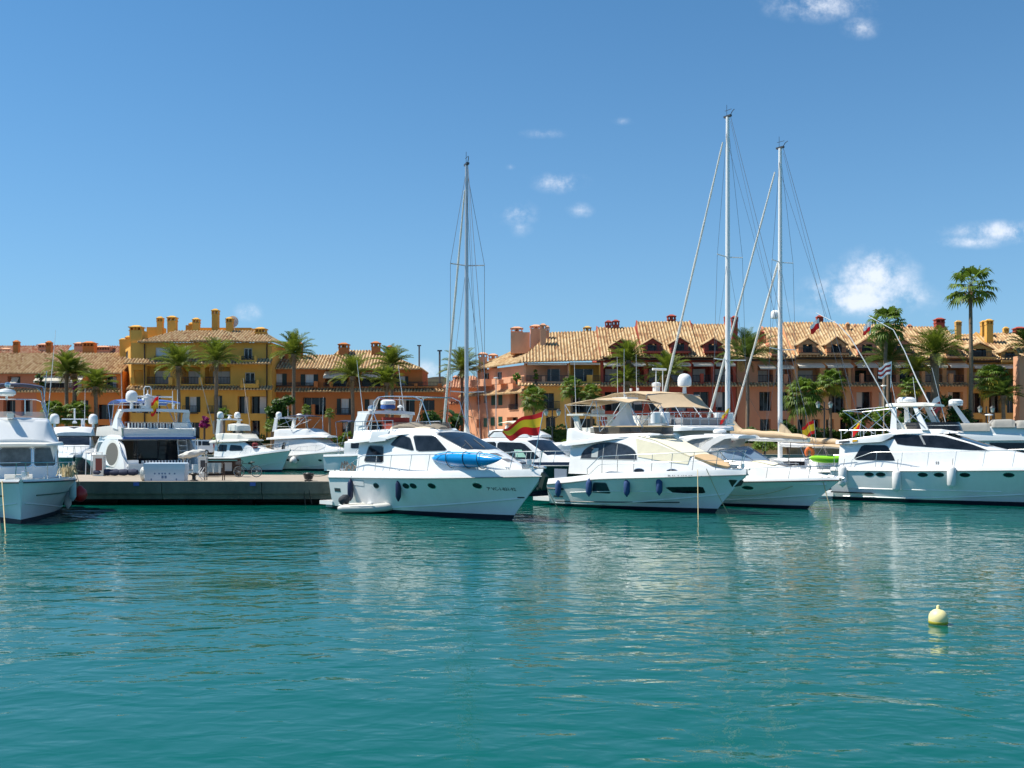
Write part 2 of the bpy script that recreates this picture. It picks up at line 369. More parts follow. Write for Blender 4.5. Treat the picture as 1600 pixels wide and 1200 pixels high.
# ------------------------------------------------------------------ boats: hull, cabin and fittings
def pl(u, u0, p): return 1.0 if u <= u0 else max(0.0, 1-((u-u0)/(1-u0))**p)
class Hull:
    def __init__(s, x0, L, tip, B, sheer, bul=.28, u0=.42, p=2.3, stern=.93, entry=1.75):
        s.x0, s.L, s.tip, s.B, s.sheer, s.bul, s.u0, s.p, s.st, s.en = x0, L, tip, B, sheer, bul, u0, p, stern, entry
    def zd(s, u):
        a = s.sheer
        return float(np.interp(u, [q[0] for q in a], [q[1] for q in a]))
    def yd(s, u): return max(.09, s.B/2*pl(u, s.u0, s.p)*(s.st+(1-s.st)*sm(u/.4)))
    def yw(s, u): return s.B/2*.83*pl(u, s.u0*.40, s.en*.80)*(s.st+(1-s.st)*sm(u/.4))
    def pt(s, u, t, side):
        xw = s.x0+u*(s.L-s.x0); xd = s.x0+u*(s.tip-s.x0); tt = max(t, -.4)
        if tt < 0: x = xw+(xd-xw)*tt*.5; y = s.yw(u)*(1+tt*.7)
        else:
            x = xw+(xd-xw)*tt**1.1; y = s.yw(u)+(s.yd(u)-s.yw(u))*tt**(.8+1.0*u*u)
        return (x, side*y, tt*s.zd(u))
    def at(s, x, z, side, off=0):
        lo, hi = 0.0, 1.0
        for _ in range(26):
            u = (lo+hi)/2; p = s.pt(u, z/s.zd(u), side)
            if p[0] < x: lo = u
            else: hi = u
        return (x, p[1]+side*off, z)
    def fn(s, side): return lambda x, z: s.at(x, z, side)
    def ux(s, x): return max(0., min(1., (x-s.x0)/(s.tip-s.x0)))
    def edge(s, x, side, dz=0, inset=.1):
        u = s.ux(x); return (x, side*max(.02, s.yd(u)-s.bul*.3-inset), s.zd(u)+s.bul+dz)
    def build(s, root, topside=WHITE, deck=DECKM, boot=BOOT, rub=RUB, gun=WHITE, chine=True, bz=.2, n=30):
        us = [sm(i/n)*.35+(i/n)*.65 for i in range(n+1)]
        ts = [bz/1.9, .12, .22, .34, .48, .62, .76, .88, 1.0]
        m = MB()
        for sd_ in (-1, 1): m.grid([[s.pt(u, t, sd_) for t in ts] for u in us])
        m.add([s.pt(0, t, -1) for t in ts]+[s.pt(0, t, 1) for t in ts[::-1]], [tuple(range(2*len(ts)))])
        s.pt(1, 1, 1)
        m.grid([[s.pt(1, t, -1) for t in ts], [s.pt(1, t, 1) for t in ts]])
        hull = m.build('hull', topside, root, ang=50)
        m = MB(); tb = [-.35, -.15, 0, bz/1.9]
        for sd_ in (-1, 1): m.grid([[s.pt(u, t, sd_) for t in tb] for u in us])
        m.add([s.pt(0, t, -1) for t in tb]+[s.pt(0, t, 1) for t in tb[::-1]], [tuple(range(2*len(tb)))])
        m.build('bottom_paint', boot, root, ang=50)
        m = MB(); ks = (-1, -.6, 0, .6, 1)
        m.grid([[(s.pt(u, 1, 1)[0]-.02, k*max(.02, s.yd(u)-.06), s.zd(u)+.03+.05*(1-k*k)) for k in ks] for u in us])
        m.build('deck', deck, root)
        # gunwale: raised band leaning inboard, its cap and inner face
        m = MB(); bl = s.bul
        for sd_ in (-1, 1):
            rows = []
            for u in us:
                x = s.pt(u, 1, 1)[0]; y = s.yd(u); z = s.zd(u); k = bl*.3
                rows.append([(x, sd_*y, z-.01), (x, sd_*max(.03, y-k*.5), z+bl*.7), (x, sd_*max(.025, y-k), z+bl), (x, sd_*max(.02, y-k-.09), z+bl), (x, sd_*max(.015, y-k-.10), z)])
            m.grid(rows)
        m.build('gunwale', gun, root, ang=45)
        m = MB()
        for sd_ in (-1, 1): m.tube([Vector(s.pt(u, 1, sd_))+Vector((0, sd_*.015, -.015)) for u in us], .038, 6)
        m.tube([Vector(s.pt(0, 1, -1)), Vector(s.pt(0, 1, 1))], .038, 6)
        m.build('rub_rail', rub, root)
        if chine:
            m = MB()
            for sd_ in (-1, 1): m.tube([Vector(s.pt(u, .13+.58*max(0, u-.3)**1.25, sd_))+Vector((0, sd_*.01, 0)) for u in us[2:-1]], .035, 5)
            m.build('spray_rail', topside, root)
        return hull
class Cabin:
    """lofted superstructure given by tables along x"""
    def __init__(s, xs, z0, z1, w0, w1, r=.12, camber=.08, smooth=2, n=64):
        X = np.linspace(xs[0], xs[-1], n); s.X = X
        def tb(v):
            if isinstance(v, (int, float)): v = [v]*len(xs)
            a = np.interp(X, xs, v)
            for _ in range(smooth): a[1:-1] = (a[:-2]+2*a[1:-1]+a[2:])/4
            return a
        s.z0, s.z1, s.w0, s.w1 = tb(z0), tb(z1), tb(w0), tb(w1); s.r, s.cam = r, camber
    def q(s, x): return [float(np.interp(x, s.X, a)) for a in (s.z0, s.z1, s.w0, s.w1)]
    def side(s, sd_):
        def f(x, z):
            z0, z1, w0, w1 = s.q(x); t = (z-z0)/max(.05, z1-z0); return (x, sd_*(w0+(w1-w0)*t), z)
        return f
    def top(s, x, y):
        z0, z1, w0, w1 = s.q(x); k = min(1., abs(y)/max(.05, w1)); return (x, y, z1+s.cam*(1-k*k))
    def build(s, root, m_, name='superstructure'):
        rows = []
        for i, x in enumerate(s.X):
            z0, z1, w0, w1 = s.z0[i], s.z1[i], s.w0[i], s.w1[i]; r = min(s.r, (z1-z0)*.4, w1*.5)
            t = 1-r/max(.05, z1-z0); wr = w0+(w1-w0)*t
            half = [(w0, z0), ((w0+wr)/2, (z0+z1-r)/2), (wr, z1-r), (w1-r*.12, z1-r*.3), (w1-r*.55, z1+.0), (w1*.55, z1+s.cam*.7), (0, z1+s.cam)]
            rows.append([(x, -a, b) for a, b in half]+[(x, a, b) for a, b in half[::-1][1:]])
        m = MB(); m.grid(rows); k = len(rows[0])
        m.add(rows[0], [tuple(range(k))]); m.add(rows[-1], [tuple(range(k))])
        return m.build(name, m_, root, ang=40)
def polyx(pts, n=3):
    """smooth a closed polygon outline (Chaikin) for rounded windows"""
    for _ in range(n):
        q = []
        for i in range(len(pts)):
            a, b = pts[i], pts[(i+1) % len(pts)]
            q += [(a[0]*.91+b[0]*.09, a[1]*.91+b[1]*.09), (a[0]*.09+b[0]*.91, a[1]*.09+b[1]*.91)]
        pts = q
    return pts
def rail(root, hull, x0, x1, h, n, lean=.05, mid=False, close=True, r=.02, hb=None, name='guard_rail', sides=(-1, 1)):
    m = MB(); tops = {}
    for sd_ in sides:
        T = []; K = 40
        for i in range(K+1):
            x = x0+(x1-x0)*i/K; b = hull.edge(x, sd_); hh = h*min(1, (hb or 1)+(i/K)*6 if hb else 1)
            T.append((x+.12*(i/K), b[1]-sd_*lean*h, b[2]+hh))
        m.tube(T, r, 6); tops[sd_] = T
        if mid: m.tube([(p[0]-.04, p[1], p[2]-h*.48) for p in T], r*.6, 5)
        for i in range(n):
            k = int(round(i*K/(n-1))); x = x0+(x1-x0)*k/K; m.tube([hull.edge(x-.08, sd_, -.02), T[k]], r*.9, 5)
    if close and len(sides) == 2: m.tube([tops[-1][-1], (tops[-1][-1][0]+.12, 0, tops[-1][-1][2]+.02), tops[1][-1]], r, 6)
    return m.build(name, STEEL, root)
def dome(root, c, r, h=None, name='radar_dome', m_=None, post=0):
    h = h or r*2.1
    p = [(r*.62, 0), (r*.95, h*.06), (r, h*.2), (r, h*.5), (r*.93, h*.7), (r*.72, h*.88), (r*.4, h*.97), (.01, h)]
    m = MB(); m.lathe(p, c, 16)
    if post: m.lathe([(r*.3, -post), (r*.25, 0.02)], c, 8)
    return m.build(name, m_ or WHITE, root)
def whip(root, p, q, r=.022, name='antenna', m_=None): return MB().tube([p, q], r, 6, r2=r*.45).build(name, m_ or WHITE, root)
def open_radar(root, c, L=1.3, rz=0.5):
    m = MB(); m.lathe([(.20, 0), (.2, .16), (.1, .24), (.06, .34)], c, 12); m.box((c[0], c[1], c[2]+.4), (.12, L, .11), rz=rz); return m.build('open_array_radar', WHITE, root)
def fender(x, z, hull, root, side, label, m_, r=.15, L=.75, top=None, group=None, rope=None, off=.0):
    b = hull.at(x, z, side); M_ = Matrix.Translation(root.location) @ Matrix.Rotation(root.rotation_euler.z, 4, 'Z')
    c = M_ @ Vector((x, b[1]+side*(r+off+.02), z)); t = thing('fender', label, 'fender', c, root.rotation_euler.z, group)
    p = [(.03, -L/2-.08), (.06, -L/2-.02), (r*.75, -L/2+.06), (r, -L/2+.16), (r, L/2-.16), (r*.75, L/2-.06), (.06, L/2+.02), (.03, L/2+.08)]
    MB().lathe(p, (0, 0, 0), 14).build('fender_body', m_, t)
    e = hull.edge(x, side, .02 if top is None else top); loc = Vector(e)-Vector((x, b[1]+side*(r+off+.02), z))
    MB().tube([(0, 0, L/2+.05), (loc.x*.3, loc.y*.2, hull.zd(hull.ux(x))-z+.03), loc], .014, 5).build('lanyard', rope or ROPED, t)
    return t
def canopy(root, x0, x1, w, z0, z1, crown=.18, sag=0, m_=TAN, name='bimini_top', th=.035, n=14, k=8, droop=.12, wave=.02):
    rows = []
    for i in range(n+1):
        a = i/n; x = x0+(x1-x0)*a; z = z0+(z1-z0)*a+crown*math.sin(math.pi*a)
        rows.append([(x, w*(2*j/k-1), z+droop*(1-(2*j/k-1)**2)+wave*math.sin(a*18)*math.cos(j*1.7)) for j in range(k+1)])
    return MB().sheet(rows, th).build(name, m_, root)
def frame_tubes(root, segs, r=.02, name='bimini_frame', m_=None):
    m = MB()
    for s_ in segs: m.tube(s_, r, 5)
    return m.build(name, m_ or STEEL, root)
def arch(root, prof, w, bar, m_=WHITE, name='radar_arch', th=.16, splay=0, zt=None, hi=.16):
    """side legs: polygon prof (x,z) thick th at y=+-w, and a crossbar from bar=(x0,x1,z)"""
    m = MB()
    for sd_ in (-1, 1):
        zmin = min(p[1] for p in prof); zmax = max(p[1] for p in prof)
        f = lambda x, y, z: (x, y-sd_*splay*(z-zmin)/(zmax-zmin), z)
        m.prism(prof, sd_*w-th/2, sd_*w+th/2, f)
    ww = w-splay; rows = []
    for j in range(9):
        a = 2*j/8-1; zc = bar[2]+.06*(1-a*a); rows.append([(bar[0], a*(ww+.06), zc), (bar[0]+.03, a*(ww+.06), zc+hi), (bar[1], a*(ww+.06), zc+hi), (bar[1]+.03, a*(ww+.06), zc)])
    m.grid(rows, close_u=True); m.add(rows[0], [(0, 1, 2, 3)]); m.add(rows[-1], [(0, 1, 2, 3)])
    return m.build(name, m_, root, ang=35)
def portholes(hull_o, hull, xs, z, side, w=.2, h=.12, zslope=0):
    for x in xs:
        pz = z+zslope*(x-xs[0])
        poly = [(x+w*math.cos(a*math.pi/8), pz+h*math.sin(a*math.pi/8)) for a in range(16)]
        window(hull_o, poly, hull.fn(side), (0, side, 0), GLASS, STEEL, .03, name='porthole', na=8, nb=2)
def reg_text(root, hull, txt, x, z, side, size=.3, m_=None, name='registration_number', fn=None):
    cu = bpy.data.curves.new('t', 'FONT'); cu.body = txt; cu.size = size; cu.extrude = .004; cu.resolution_u = 2
    o = bpy.data.objects.new('t', cu); COL.objects.link(o); dg = bpy.context.evaluated_depsgraph_get()
    me = bpy.data.meshes.new_from_object(o.evaluated_get(dg)); bpy.data.objects.remove(o); me.name = name
    f = fn or (lambda a, b: hull.at(a, b, side, .012))
    for v in me.vertices:
        e = v.co.z
        p = f(x+(v.co.x if side < 0 else -v.co.x), z+v.co.y); v.co = (p[0], p[1]+side*e, p[2])
    me.materials.clear(); me.materials.append(m_ or BLACKR)
    q = bpy.data.objects.new(name, me); COL.objects.link(q); q.parent = root; return q
def boat(name, label, stern, ang, cat='boat', group=None):
    return thing(name, label, cat, (stern[0], stern[1], 0), R(ang), group)
def cleat(root, x, hull, side):
    e = hull.edge(x, side, .0); m = MB(); m.tube([(x-.16, e[1], e[2]+.1), (x+.16, e[1], e[2]+.1)], .025, 6); m.tube([(x-.06, e[1], e[2]-.02), (x-.06, e[1], e[2]+.1)], .025, 6); m.tube([(x+.06, e[1], e[2]-.02), (x+.06, e[1], e[2]+.1)], .025, 6)
    return m.build('cleat', STEEL, root)
def world(root, p): return (Matrix.Translation(root.location) @ Matrix.Rotation(root.rotation_euler.z, 4, 'Z')) @ Vector(p)
def flag(label, base, tip, flyvec, size, stripes, cat='flag', wave=.10, group=None, droop=0.0, staff=True, taper=0.0):
    """stripes: list of (width fraction, material) from the top; flyvec = horizontal direction of the fly"""
    base = Vector(base); tip = Vector(tip); t = thing('flag', label, cat, base, 0, group); fv = Vector(flyvec).normalized()
    up = (tip-base).normalized(); L, Hh = size
    if staff: MB().tube([(0, 0, 0), tip-base], .02, 6).build('flagstaff', STEEL, t)
    m = MB(); n = 26; lat = fv.cross(Vector((0, 0, 1))); mats = []; v0 = 0.0
    for (k, mt) in stripes:
        if mt not in mats: mats.append(mt)
        m.cur = mats.index(mt); rows = []
        for i in range(n+1):
            a = i/n; row = []
            for j in range(4):
                b = v0+k*j/3
                p = (tip-base)-up*(b*Hh*(1-taper*a**1.4)+.06*Hh*math.sin(a*9+b*2)*a)+fv*(a*L)+lat*(wave*L*math.sin(a*7+b*1.6)*a**.6)-Vector((0, 0, 1))*(droop*L*a**1.3+(.05+wave*.35)*L*math.sin(a*8.5+.5+b*1.2)*a*(.4+.6*b))
                row.append(p)
            rows.append(row)
        m.grid(rows); v0 += k
    m.build('flag_cloth', mats, t, ang=180)
    return t
# ------------------------------------------------------------------ hero boat: white flybridge yacht with the blue kayak
MG = 'motor yachts moored in the marina'
def basin():
    pass
YK = boat('motor_yacht', 'white flybridge motor yacht with a blue kayak on its side deck and grey dinghy alongside', (-10.09, 57.08), -44.6, group=MG)
hY = Hull(2.3, 14.17, 16.2, 4.6, [(0, 1.72), (.25, 1.80), (.6, 1.93), (1, 2.12)], bul=.34)
ho = hY.build(YK)
m = MB(); m.bb(1.2, 2.4, -1.95, 1.95, .22, .42); m.bb(1.3, 1.9, -1.6, 1.6, .05, .21); m.build('swim_platform', WHITE, YK)
cY = Cabin([4.4, 5.2, 6.6, 7.6, 9.7, 12.2, 13.2, 15.0], 2.0, [3.7, 3.74, 3.95, 4.16, 4.16, 3.28, 2.95, 2.38], [1.86, 1.86, 1.86, 1.84, 1.76, 1.5, 1.3, .6], [1.62, 1.6, 1.52, 1.44, 1.36, 1.26, 1.05, .35], r=.10)
sc_ = cY.build(YK, WHITE)
for s_ in (-1, 1):
    f = cY.side(s_); n_ = (0, s_, .2)
    window(sc_, polyx([(5.0, 2.62), (6.6, 2.60), (6.42, 3.42), (5.28, 3.44)], 1), f, n_, GLASS, RUB, .05)
    window(sc_, polyx([(6.95, 3.50), (8.85, 3.22), (8.42, 3.86), (7.62, 4.03)], 1), f, n_, GLASS, RUB, .04)
    window(sc_, polyx([(9.05, 3.20), (11.15, 3.26), (10.15, 3.96), (8.62, 3.97)], 1), f, n_, GLASS, RUB, .04)
window(sc_, polyx([(9.95, -1.12), (12.15, -1.14), (12.4, 0), (12.15, 1.14), (9.95, 1.12)], 1), cY.top, (0, 0, 1), GLASS, RUB, .05, name='windscreen')
m = MB(); m.tube([Vector(cY.top(12.2, .1))+Vector((0, 0, .03)), Vector(cY.top(11.0, .5))+Vector((0, 0, .05))], .015, 4); m.tube([Vector(cY.top(12.2, -.7))+Vector((0, 0, .03)), Vector(cY.top(11.2, -.3))+Vector((0, 0, .05))], .015, 4); m.build('wiper', BLACKR, sc_)
for x_ in (13.1, 13.9):
    window(sc_, polyx([(x_-.22, -.25), (x_+.22, -.25), (x_+.22, .25), (x_-.22, .25)], 1), cY.top, (0, 0, 1), PLEXI, WHITE, .05, name='deck_hatch', nb=2)
# flybridge deck overhang, coaming, vent
fl = Cabin([3.7, 4.4, 7.0, 7.9], [3.60, 3.58, 3.80, 4.05], [3.78, 3.78, 4.05, 4.18], [1.9, 1.98, 1.8, 1.45], [1.86, 1.94, 1.76, 1.4], r=.07, camber=.03).build(YK, WHITE, 'flybridge_deck')
fc = Cabin([4.05, 5.0, 7.4, 9.0, 9.7], [3.74, 3.75, 4.0, 4.1, 4.12], [4.28, 4.26, 4.34, 4.36, 4.28], [1.82, 1.84, 1.62, 1.3, .8], [1.66, 1.68, 1.46, 1.12, .6], r=.08, camber=-.05, smooth=1).build(YK, WHITE, 'flybridge_coaming')
vent = Cabin([5.7, 6.9], [3.62, 3.72], [4.2, 4.22], [1.98, 1.86], [1.76, 1.62], r=.03).build(YK, mat('grey_vent_panel', (.42, .47, .50), .35), 'air_intake_panel')
arch(YK, [(3.95, 3.72), (5.6, 3.74), (5.0, 4.2), (4.75, 4.6), (5.0, 5.12), (4.2, 5.16), (3.95, 4.7)], 1.62, (4.1, 5.15, 5.1), splay=.14)
m = MB(); m.lathe([(.36, 0), (.40, .05), (.40, .16), (.36, .2)], (4.9, -.1, 5.42), 16); m.build('radar', BLUEC, YK)
MB().lathe([(.34, .19), (.40, .24), (.40, .4), (.3, .48), (.01, .5)], (4.9, -.1, 5.42), 16).build('radar', WHITE, YK)
MB().lathe([(.2, 0), (.2, .04)], (4.9, -.1, 5.33), 10).build('radar_foot', WHITE, YK)
m = MB(); m.lathe([(.03, 0), (.03, .2), (.16, .22), (.16, .28), (.05, .34)], (4.7, .9, 5.3), 10); m.build('gps_antenna', WHITE, YK)
m = MB(); m.lathe([(.13, 0), (.18, .04), (.18, .3), (.1, .36)], (4.7, -1.15, 5.42), 10, axis='x'); m.lathe([(.03, 0), (.03, .2)], (4.85, -1.15, 5.25), 6); m.build('searchlight', STEEL, YK)
whip(YK, (4.4, -1.4, 5.25), (4.0, -1.5, 8.0)); whip(YK, (4.5, 1.35, 5.25), (4.1, 1.25, 7.9)); whip(YK, (4.6, 1.0, 5.25), (4.5, 1.0, 6.1), .03)
# smoked fly screen, folded canvas, stainless bimini hoops
m = MB(); rows = []
for i in range(21):
    a = -1+2*i/20; x = 9.55-2.6*abs(a)**2.2; y = 1.42*math.copysign(abs(a)**.75, a)
    rows.append([(x, y*.98, 4.2), (x-.22, y*.93, 4.66)])
m.grid(rows); m.build('flybridge_screen', PLEXI, YK)
m = MB(); rng = random.Random(3)
for (cx, cy, rx, ry, rz) in ((7.2, -.55, 1.15, .75, .42), (8.35, -.65, .95, .5, .26), (7.6, .55, 1.2, .7, .36), (6.7, .1, .6, 1.2, .3)):
    rows = []
    for i in range(9):
        th = math.pi*i/8; rows.append([(cx-rx*math.cos(th), cy+ry*math.cos(2*math.pi*j/14)*math.sin(th)**.55*(1+.07*math.sin(5*j+i)), 4.22+max(0, rz*math.sin(2*math.pi*j/14))*math.sin(th)**.5*(1+.14*math.sin(i*2.1+j))) for j in range(14)])
    m.grid(rows, close_u=True)
m.build('folded_canvas_cover', mat('beige_canvas', (.50, .43, .33), .85, var=.08, vscale=4, bump=.5, bscale=6), YK)
sg = []
for (xa, xt, zt) in ((5.3, 5.6, 5.95), (8.6, 8.0, 5.9)):
    pass
hoop = [(5.35, -1.6, 4.25), (5.6, -1.58, 5.75), (5.85, -1.5, 5.98), (6.4, -1.42, 6.02), (8.5, -1.3, 5.95), (9.1, -1.28, 5.75), (9.7, -1.2, 4.5)]
sg = [hoop, [(a, -b, c) for a, b, c in hoop], [(6.4, -1.42, 6.02), (6.4, 1.42, 6.02)], [(5.75, -1.55, 5.9), (5.75, 1.55, 5.9)], [(5.95, -1.5, 5.95), (5.0, -1.6, 4.3)], [(5.95, 1.5, 5.95), (5.0, 1.6, 4.3)], [(5.5, -1.55, 5.2), (6.1, -1.6, 4.3)], [(8.5, -1.3, 5.95), (8.5, 1.3, 5.95)]]
frame_tubes(YK, sg, .026)
m = MB()
for s_ in (-1, 1):
    T = [(4.2, s_*1.75, 4.72), (7.2, s_*1.6, 4.75)]; m.tube(T, .02, 6); m.tube([(4.2, s_*1.75, 4.5), (7.2, s_*1.6, 4.52)], .013, 5)
    for i in range(6): x = 4.2+.6*i; m.tube([(x, s_*(1.75-.03*i), 4.2), (x, s_*(1.75-.03*i), 4.74)], .016, 5)
m.build('flybridge_rail', STEEL, YK)
m = MB(); m.bb(5.4, 6.6, -.9, .9, 4.26, 4.62); m.bb(5.3, 5.5, -.9, .9, 4.6, 4.95); m.build('flybridge_seat', mat('red_cushion', (.30, .05, .03), .8), YK)
rail(YK, hY, 3.6, 16.0, .80, 10, hb=.3)
for x_ in (3.3, 8.3, 14.6):
    for s_ in (-1, 1): cleat(YK, x_, hY, s_)
m = MB(); m.box((15.2, 0, 2.55), (.5, .3, .2)); m.lathe([(.14, 0), (.14, .22), (.09, .26)], (15.25, .05, 2.6), 10); m.tube([(15.4, 0, 2.6), (16.35, 0, 2.52)], .06, 6); m.build('anchor_windlass', STEEL, YK)
m = MB(); m.prism([(16.2, 2.3), (16.42, 2.1), (16.2, 1.5), (15.95, 1.55), (16.05, 2.0)], -.13, .13); m.tube([(16.1, -.3, 1.55), (16.1, .3, 1.55)], .07, 6); m.build('anchor', mat('dark_green_iron', (.02, .03, .022), .5), YK)
portholes(ho, hY, [6.55, 8.85, 9.35, 10.55, 13.05], 1.42, -1, .21, .12, .03); portholes(ho, hY, [7, 9, 11, 13], 1.42, 1, .21, .12, .03)
reg_text(YK, hY, '7ª VC-1-831-92', 13.45, 1.40, -1, .21)
window(ho, [(2.75, .98), (3.25, .98), (3.25, 1.14), (2.75, 1.14)], hY.fn(-1), (0, -1, 0), DARKGREY, STEEL, .03, name='exhaust_grille', nb=2)
window(ho, [(4.55, 1.38), (5.5, 1.36), (5.55, 1.62), (4.6, 1.64)], hY.fn(-1), (0, -1, 0), WHITE, RUB, .02, name='boarding_hatch', nb=2)
window(ho, [(14.7, 1.05), (15.05, 1.06), (15.05, 1.12), (14.7, 1.11)], hY.fn(-1), (0, -1, 0), DARKGREY, None, name='drain', nb=2)
# gear heaped in the cockpit quarter
m = MB(); rng = random.Random(5)
for i in range(6): a = (2.7+.22*i, -1.7+.1*rng.random(), 2.05); m.tube([a, (a[0]+.1, a[1]+.05, 2.35+.25*rng.random()), (a[0]+.25, a[1]+.1, 2.2)], .05, 6)
m.build('coiled_lines', mat('grey_line', (.28, .25, .22), .9), YK)
fender(4.45, 1.12, hY, YK, -1, 'long navy fender hanging at the stern quarter above the grey dinghy', FENN, .15, 1.0, group='navy fenders on the kayak yacht')
fender(8.35, 1.25, hY, YK, -1, 'navy fender hanging amidships between the portholes of the yacht with the kayak', FENN, .14, .95, group='navy fenders on the kayak yacht')
# kayak
kp = world(YK, (12.5, -1.60, 2.82)); KY = thing('kayak', 'bright blue sit-on-top kayak lying along the side deck of a white yacht', 'kayak', kp, YK.rotation_euler.z+R(1.5))
rows = []; rd = []
for i in range(25):
    a = -1+2*i/24; w_ = .37*max(0, 1-abs(a)**2.2)**.85+.012; h_ = .24*max(0, 1-abs(a)**4)**.6+.02; k = .16*a*a
    rows.append([(2.35*a, w_*math.cos(t)*(1 if math.sin(t) < 0 else .93), k+h_*(math.sin(t) if math.sin(t) < 0 else .55*math.sin(t))) for t in [2*math.pi*j/18 for j in range(18)]])
m = MB(); m.grid(rows, close_u=True); kb = m.build('kayak_hull', CYAN, KY)
m = MB()
for s_ in (-1, 1): m.tube([(2.3*a, s_*(.37*max(0, 1-abs(a)**2.6)**.8), .16*a*a+.09) for a in [-1+2*i/20 for i in range(21)]], .035, 6)
m.build('kayak_gunwale', CYANL, KY)
m = MB()
for a in (-.35, .35): m.lathe([(.26, .13), (.22, .17), (.18, .15)], (a*2.2, 0, .02), 14, sc=(1.5, 1, 1))
m.build('kayak_seat', CYANL, KY); m = MB()
for x_ in (-.9, .25, 1.2): m.tube([(x_, .43*math.cos(q), .03+.30*math.sin(q)) for q in [2*math.pi*j/16 for j in range(17)]], .018, 5, cap=False)
m.build('deck_strap', DARKGREY, KY); m = MB(); m.tube([(-.05, -.5, .1), (.12, -.62, .45)], .02, 5); m.build('paddle_holder', DARKGREY, KY); KY.rotation_euler.x = R(-58)
# grey inflatable dinghy beside the yacht
dp = wat(578, 801); DI = thing('inflatable_dinghy', 'grey inflatable dinghy with a covered outboard tied beside the white kayak yacht', 'dinghy', (dp.x, dp.y, 0), R(-8))
m = MB()
def dtube(s_): return [(-1.5, s_*.58, .22), (-1.2, s_*.6, .24), (.3, s_*.6, .27), (1.0, s_*.48, .33), (1.45, s_*.22, .42), (1.58, 0, .45)]
for s_ in (-1, 1): m.tube(dtube(s_), [.12, .21, .22, .22, .22, .21], 12)
m.build('air_tube', DINGHY, DI)
m = MB(); m.grid([[(-1.3, -.5, .16), (-1.3, .5, .16)], [(.6, -.5, .18), (.6, .5, .18)], [(1.3, -.15, .3), (1.3, .15, .3)]]); m.build('floor', mat('dinghy_floor', (.4, .4, .38), .7), DI)
MB().bb(-1.34, -1.27, -.45, .45, .08, .5).build('transom', DARKGREY, DI)
MB().bb(-.25, .0, -.56, .56, .42, .46).build('thwart', WHITE, DI)
m = MB(); rows = []
for i in range(9):
    a = i/8; r_ = .24*math.sin(math.pi*(.12+.8*a))**.6; rows.append([(-1.42+.1*a+1.25*r_*math.cos(t)*(1+.1*math.sin(3*t+i)), .85*r_*math.sin(t), .42+.50*a) for t in [2*math.pi*j/12 for j in range(12)]])
m.grid(rows, close_u=True); m.add(rows[-1], [tuple(range(12))]); ob = m.build('outboard_cover', mat('dark_canvas_cover', (.035, .04, .05), .8, var=.3, vscale=9, bump=.6, bscale=12), DI)
MB().bb(-1.5, -1.38, -.06, .06, -.3, .45).build('outboard_leg', DARKGREY, ob)
m = MB(); m.tube([(-.9, -.75, .46), (-.3, -.79, .5), (.4, -.78, .5)], .015, 5); m.build('grab_line', ROPED, DI)
# Spanish flag at the bow rail of the kayak yacht
b_ = world(YK, (15.7, -.25, 2.3)); tp = Vector((at(849, b_.y), b_.y, zat(643, b_.y)))
flag('large red and yellow Spanish flag streaming from a leaning bow staff beside the white bow', b_, tp, (-1, .05, 0), (1.85, 1.12), [(.23, RED), (.40, YEL), (.37, RED)], wave=.19, droop=.40, taper=.60)
# mooring line pile / red-brown growth at bow foot is left to the water

# ------------------------------------------------------------------ centre yacht with tan biminis
CY = boat('motor_yacht', 'white flybridge yacht with tan biminis, arched dark side window and four blue fenders', (2.36, 59.26), -43.9, group=MG)
hC = Hull(1.5, 11.3, 13.15, 4.5, [(0, 1.22), (.15, 1.38), (.32, 1.62), (.5, 1.74), (1, 2.02)], bul=.30, stern=.95)
ho = hC.build(CY)
m = MB(); m.bb(.3, 1.55, -1.95, 1.95, .25, .45); m.build('swim_platform', WHITE, CY)
cC = Cabin([2.9, 3.6, 4.6, 5.8, 7.3, 8.4, 10.4, 11.2, 12.4], 1.85, [3.45, 3.5, 3.75, 3.9, 3.98, 3.72, 2.92, 2.62, 2.25], [1.85, 1.86, 1.86, 1.85, 1.8, 1.7, 1.35, 1.1, .5], [1.62, 1.6, 1.56, 1.5, 1.42, 1.32, 1.05, .85, .3], r=.22)
sc_ = cC.build(CY, WHITE)
for s_ in (-1, 1):
    ap = [(3.72, 2.72)]+[(3.72+3.75*(1-math.cos(math.pi*i/14))/2, 2.72+.88*math.sin(math.pi*i/14)**.8) for i in range(1, 14)]+[(7.47, 2.72)]
    w_ = window(sc_, ap, cC.side(s_), (0, s_, .2), GLASSB, RUB, .05, nb=7)
    for x_ in (5.25, 6.15): scan([(x_-.02, 2.73), (x_+.02, 2.73), (x_+.02, 3.5), (x_-.02, 3.5)], cC.side(s_), .02, 2, 3, (0, s_, .2)).build('window_mullion', RUB, w_)
    scan([(4.45, 2.78), (4.9, 2.78), (4.9, 3.3), (4.6, 3.28), (4.45, 3.1)], cC.side(s_), .017, 4, 4, (0, s_, .2)).build('pale_curtain', mat('pale_curtain', (.42, .45, .45), .6), w_)
    for x_ in (7.7, 9.6):
        hl_ = [(x_+.3*math.cos(a*math.pi/8), 2.12+.11*math.sin(a*math.pi/8)) for a in range(16)]
        window(sc_, hl_, cC.side(s_), (0, s_, .2), GLASS, STEEL, .03, name='coachroof_window', nb=2)
cv = scan([(7.2, -1.38), (10.45, -1.04), (10.55, 0), (10.45, 1.04), (7.2, 1.38)], cC.top, .03, 16, 8, (0, 0, 1)).build('windscreen_canvas', CREAMC, CY)
cs = scan([(7.55, 2.85), (9.2, 2.62), (10.4, 2.5), (10.45, 2.86), (8.6, 3.56), (7.3, 3.84)], cC.side(-1), .025, 14, 5, (0, -1, .3)).build('windscreen_canvas', CREAMC, CY)
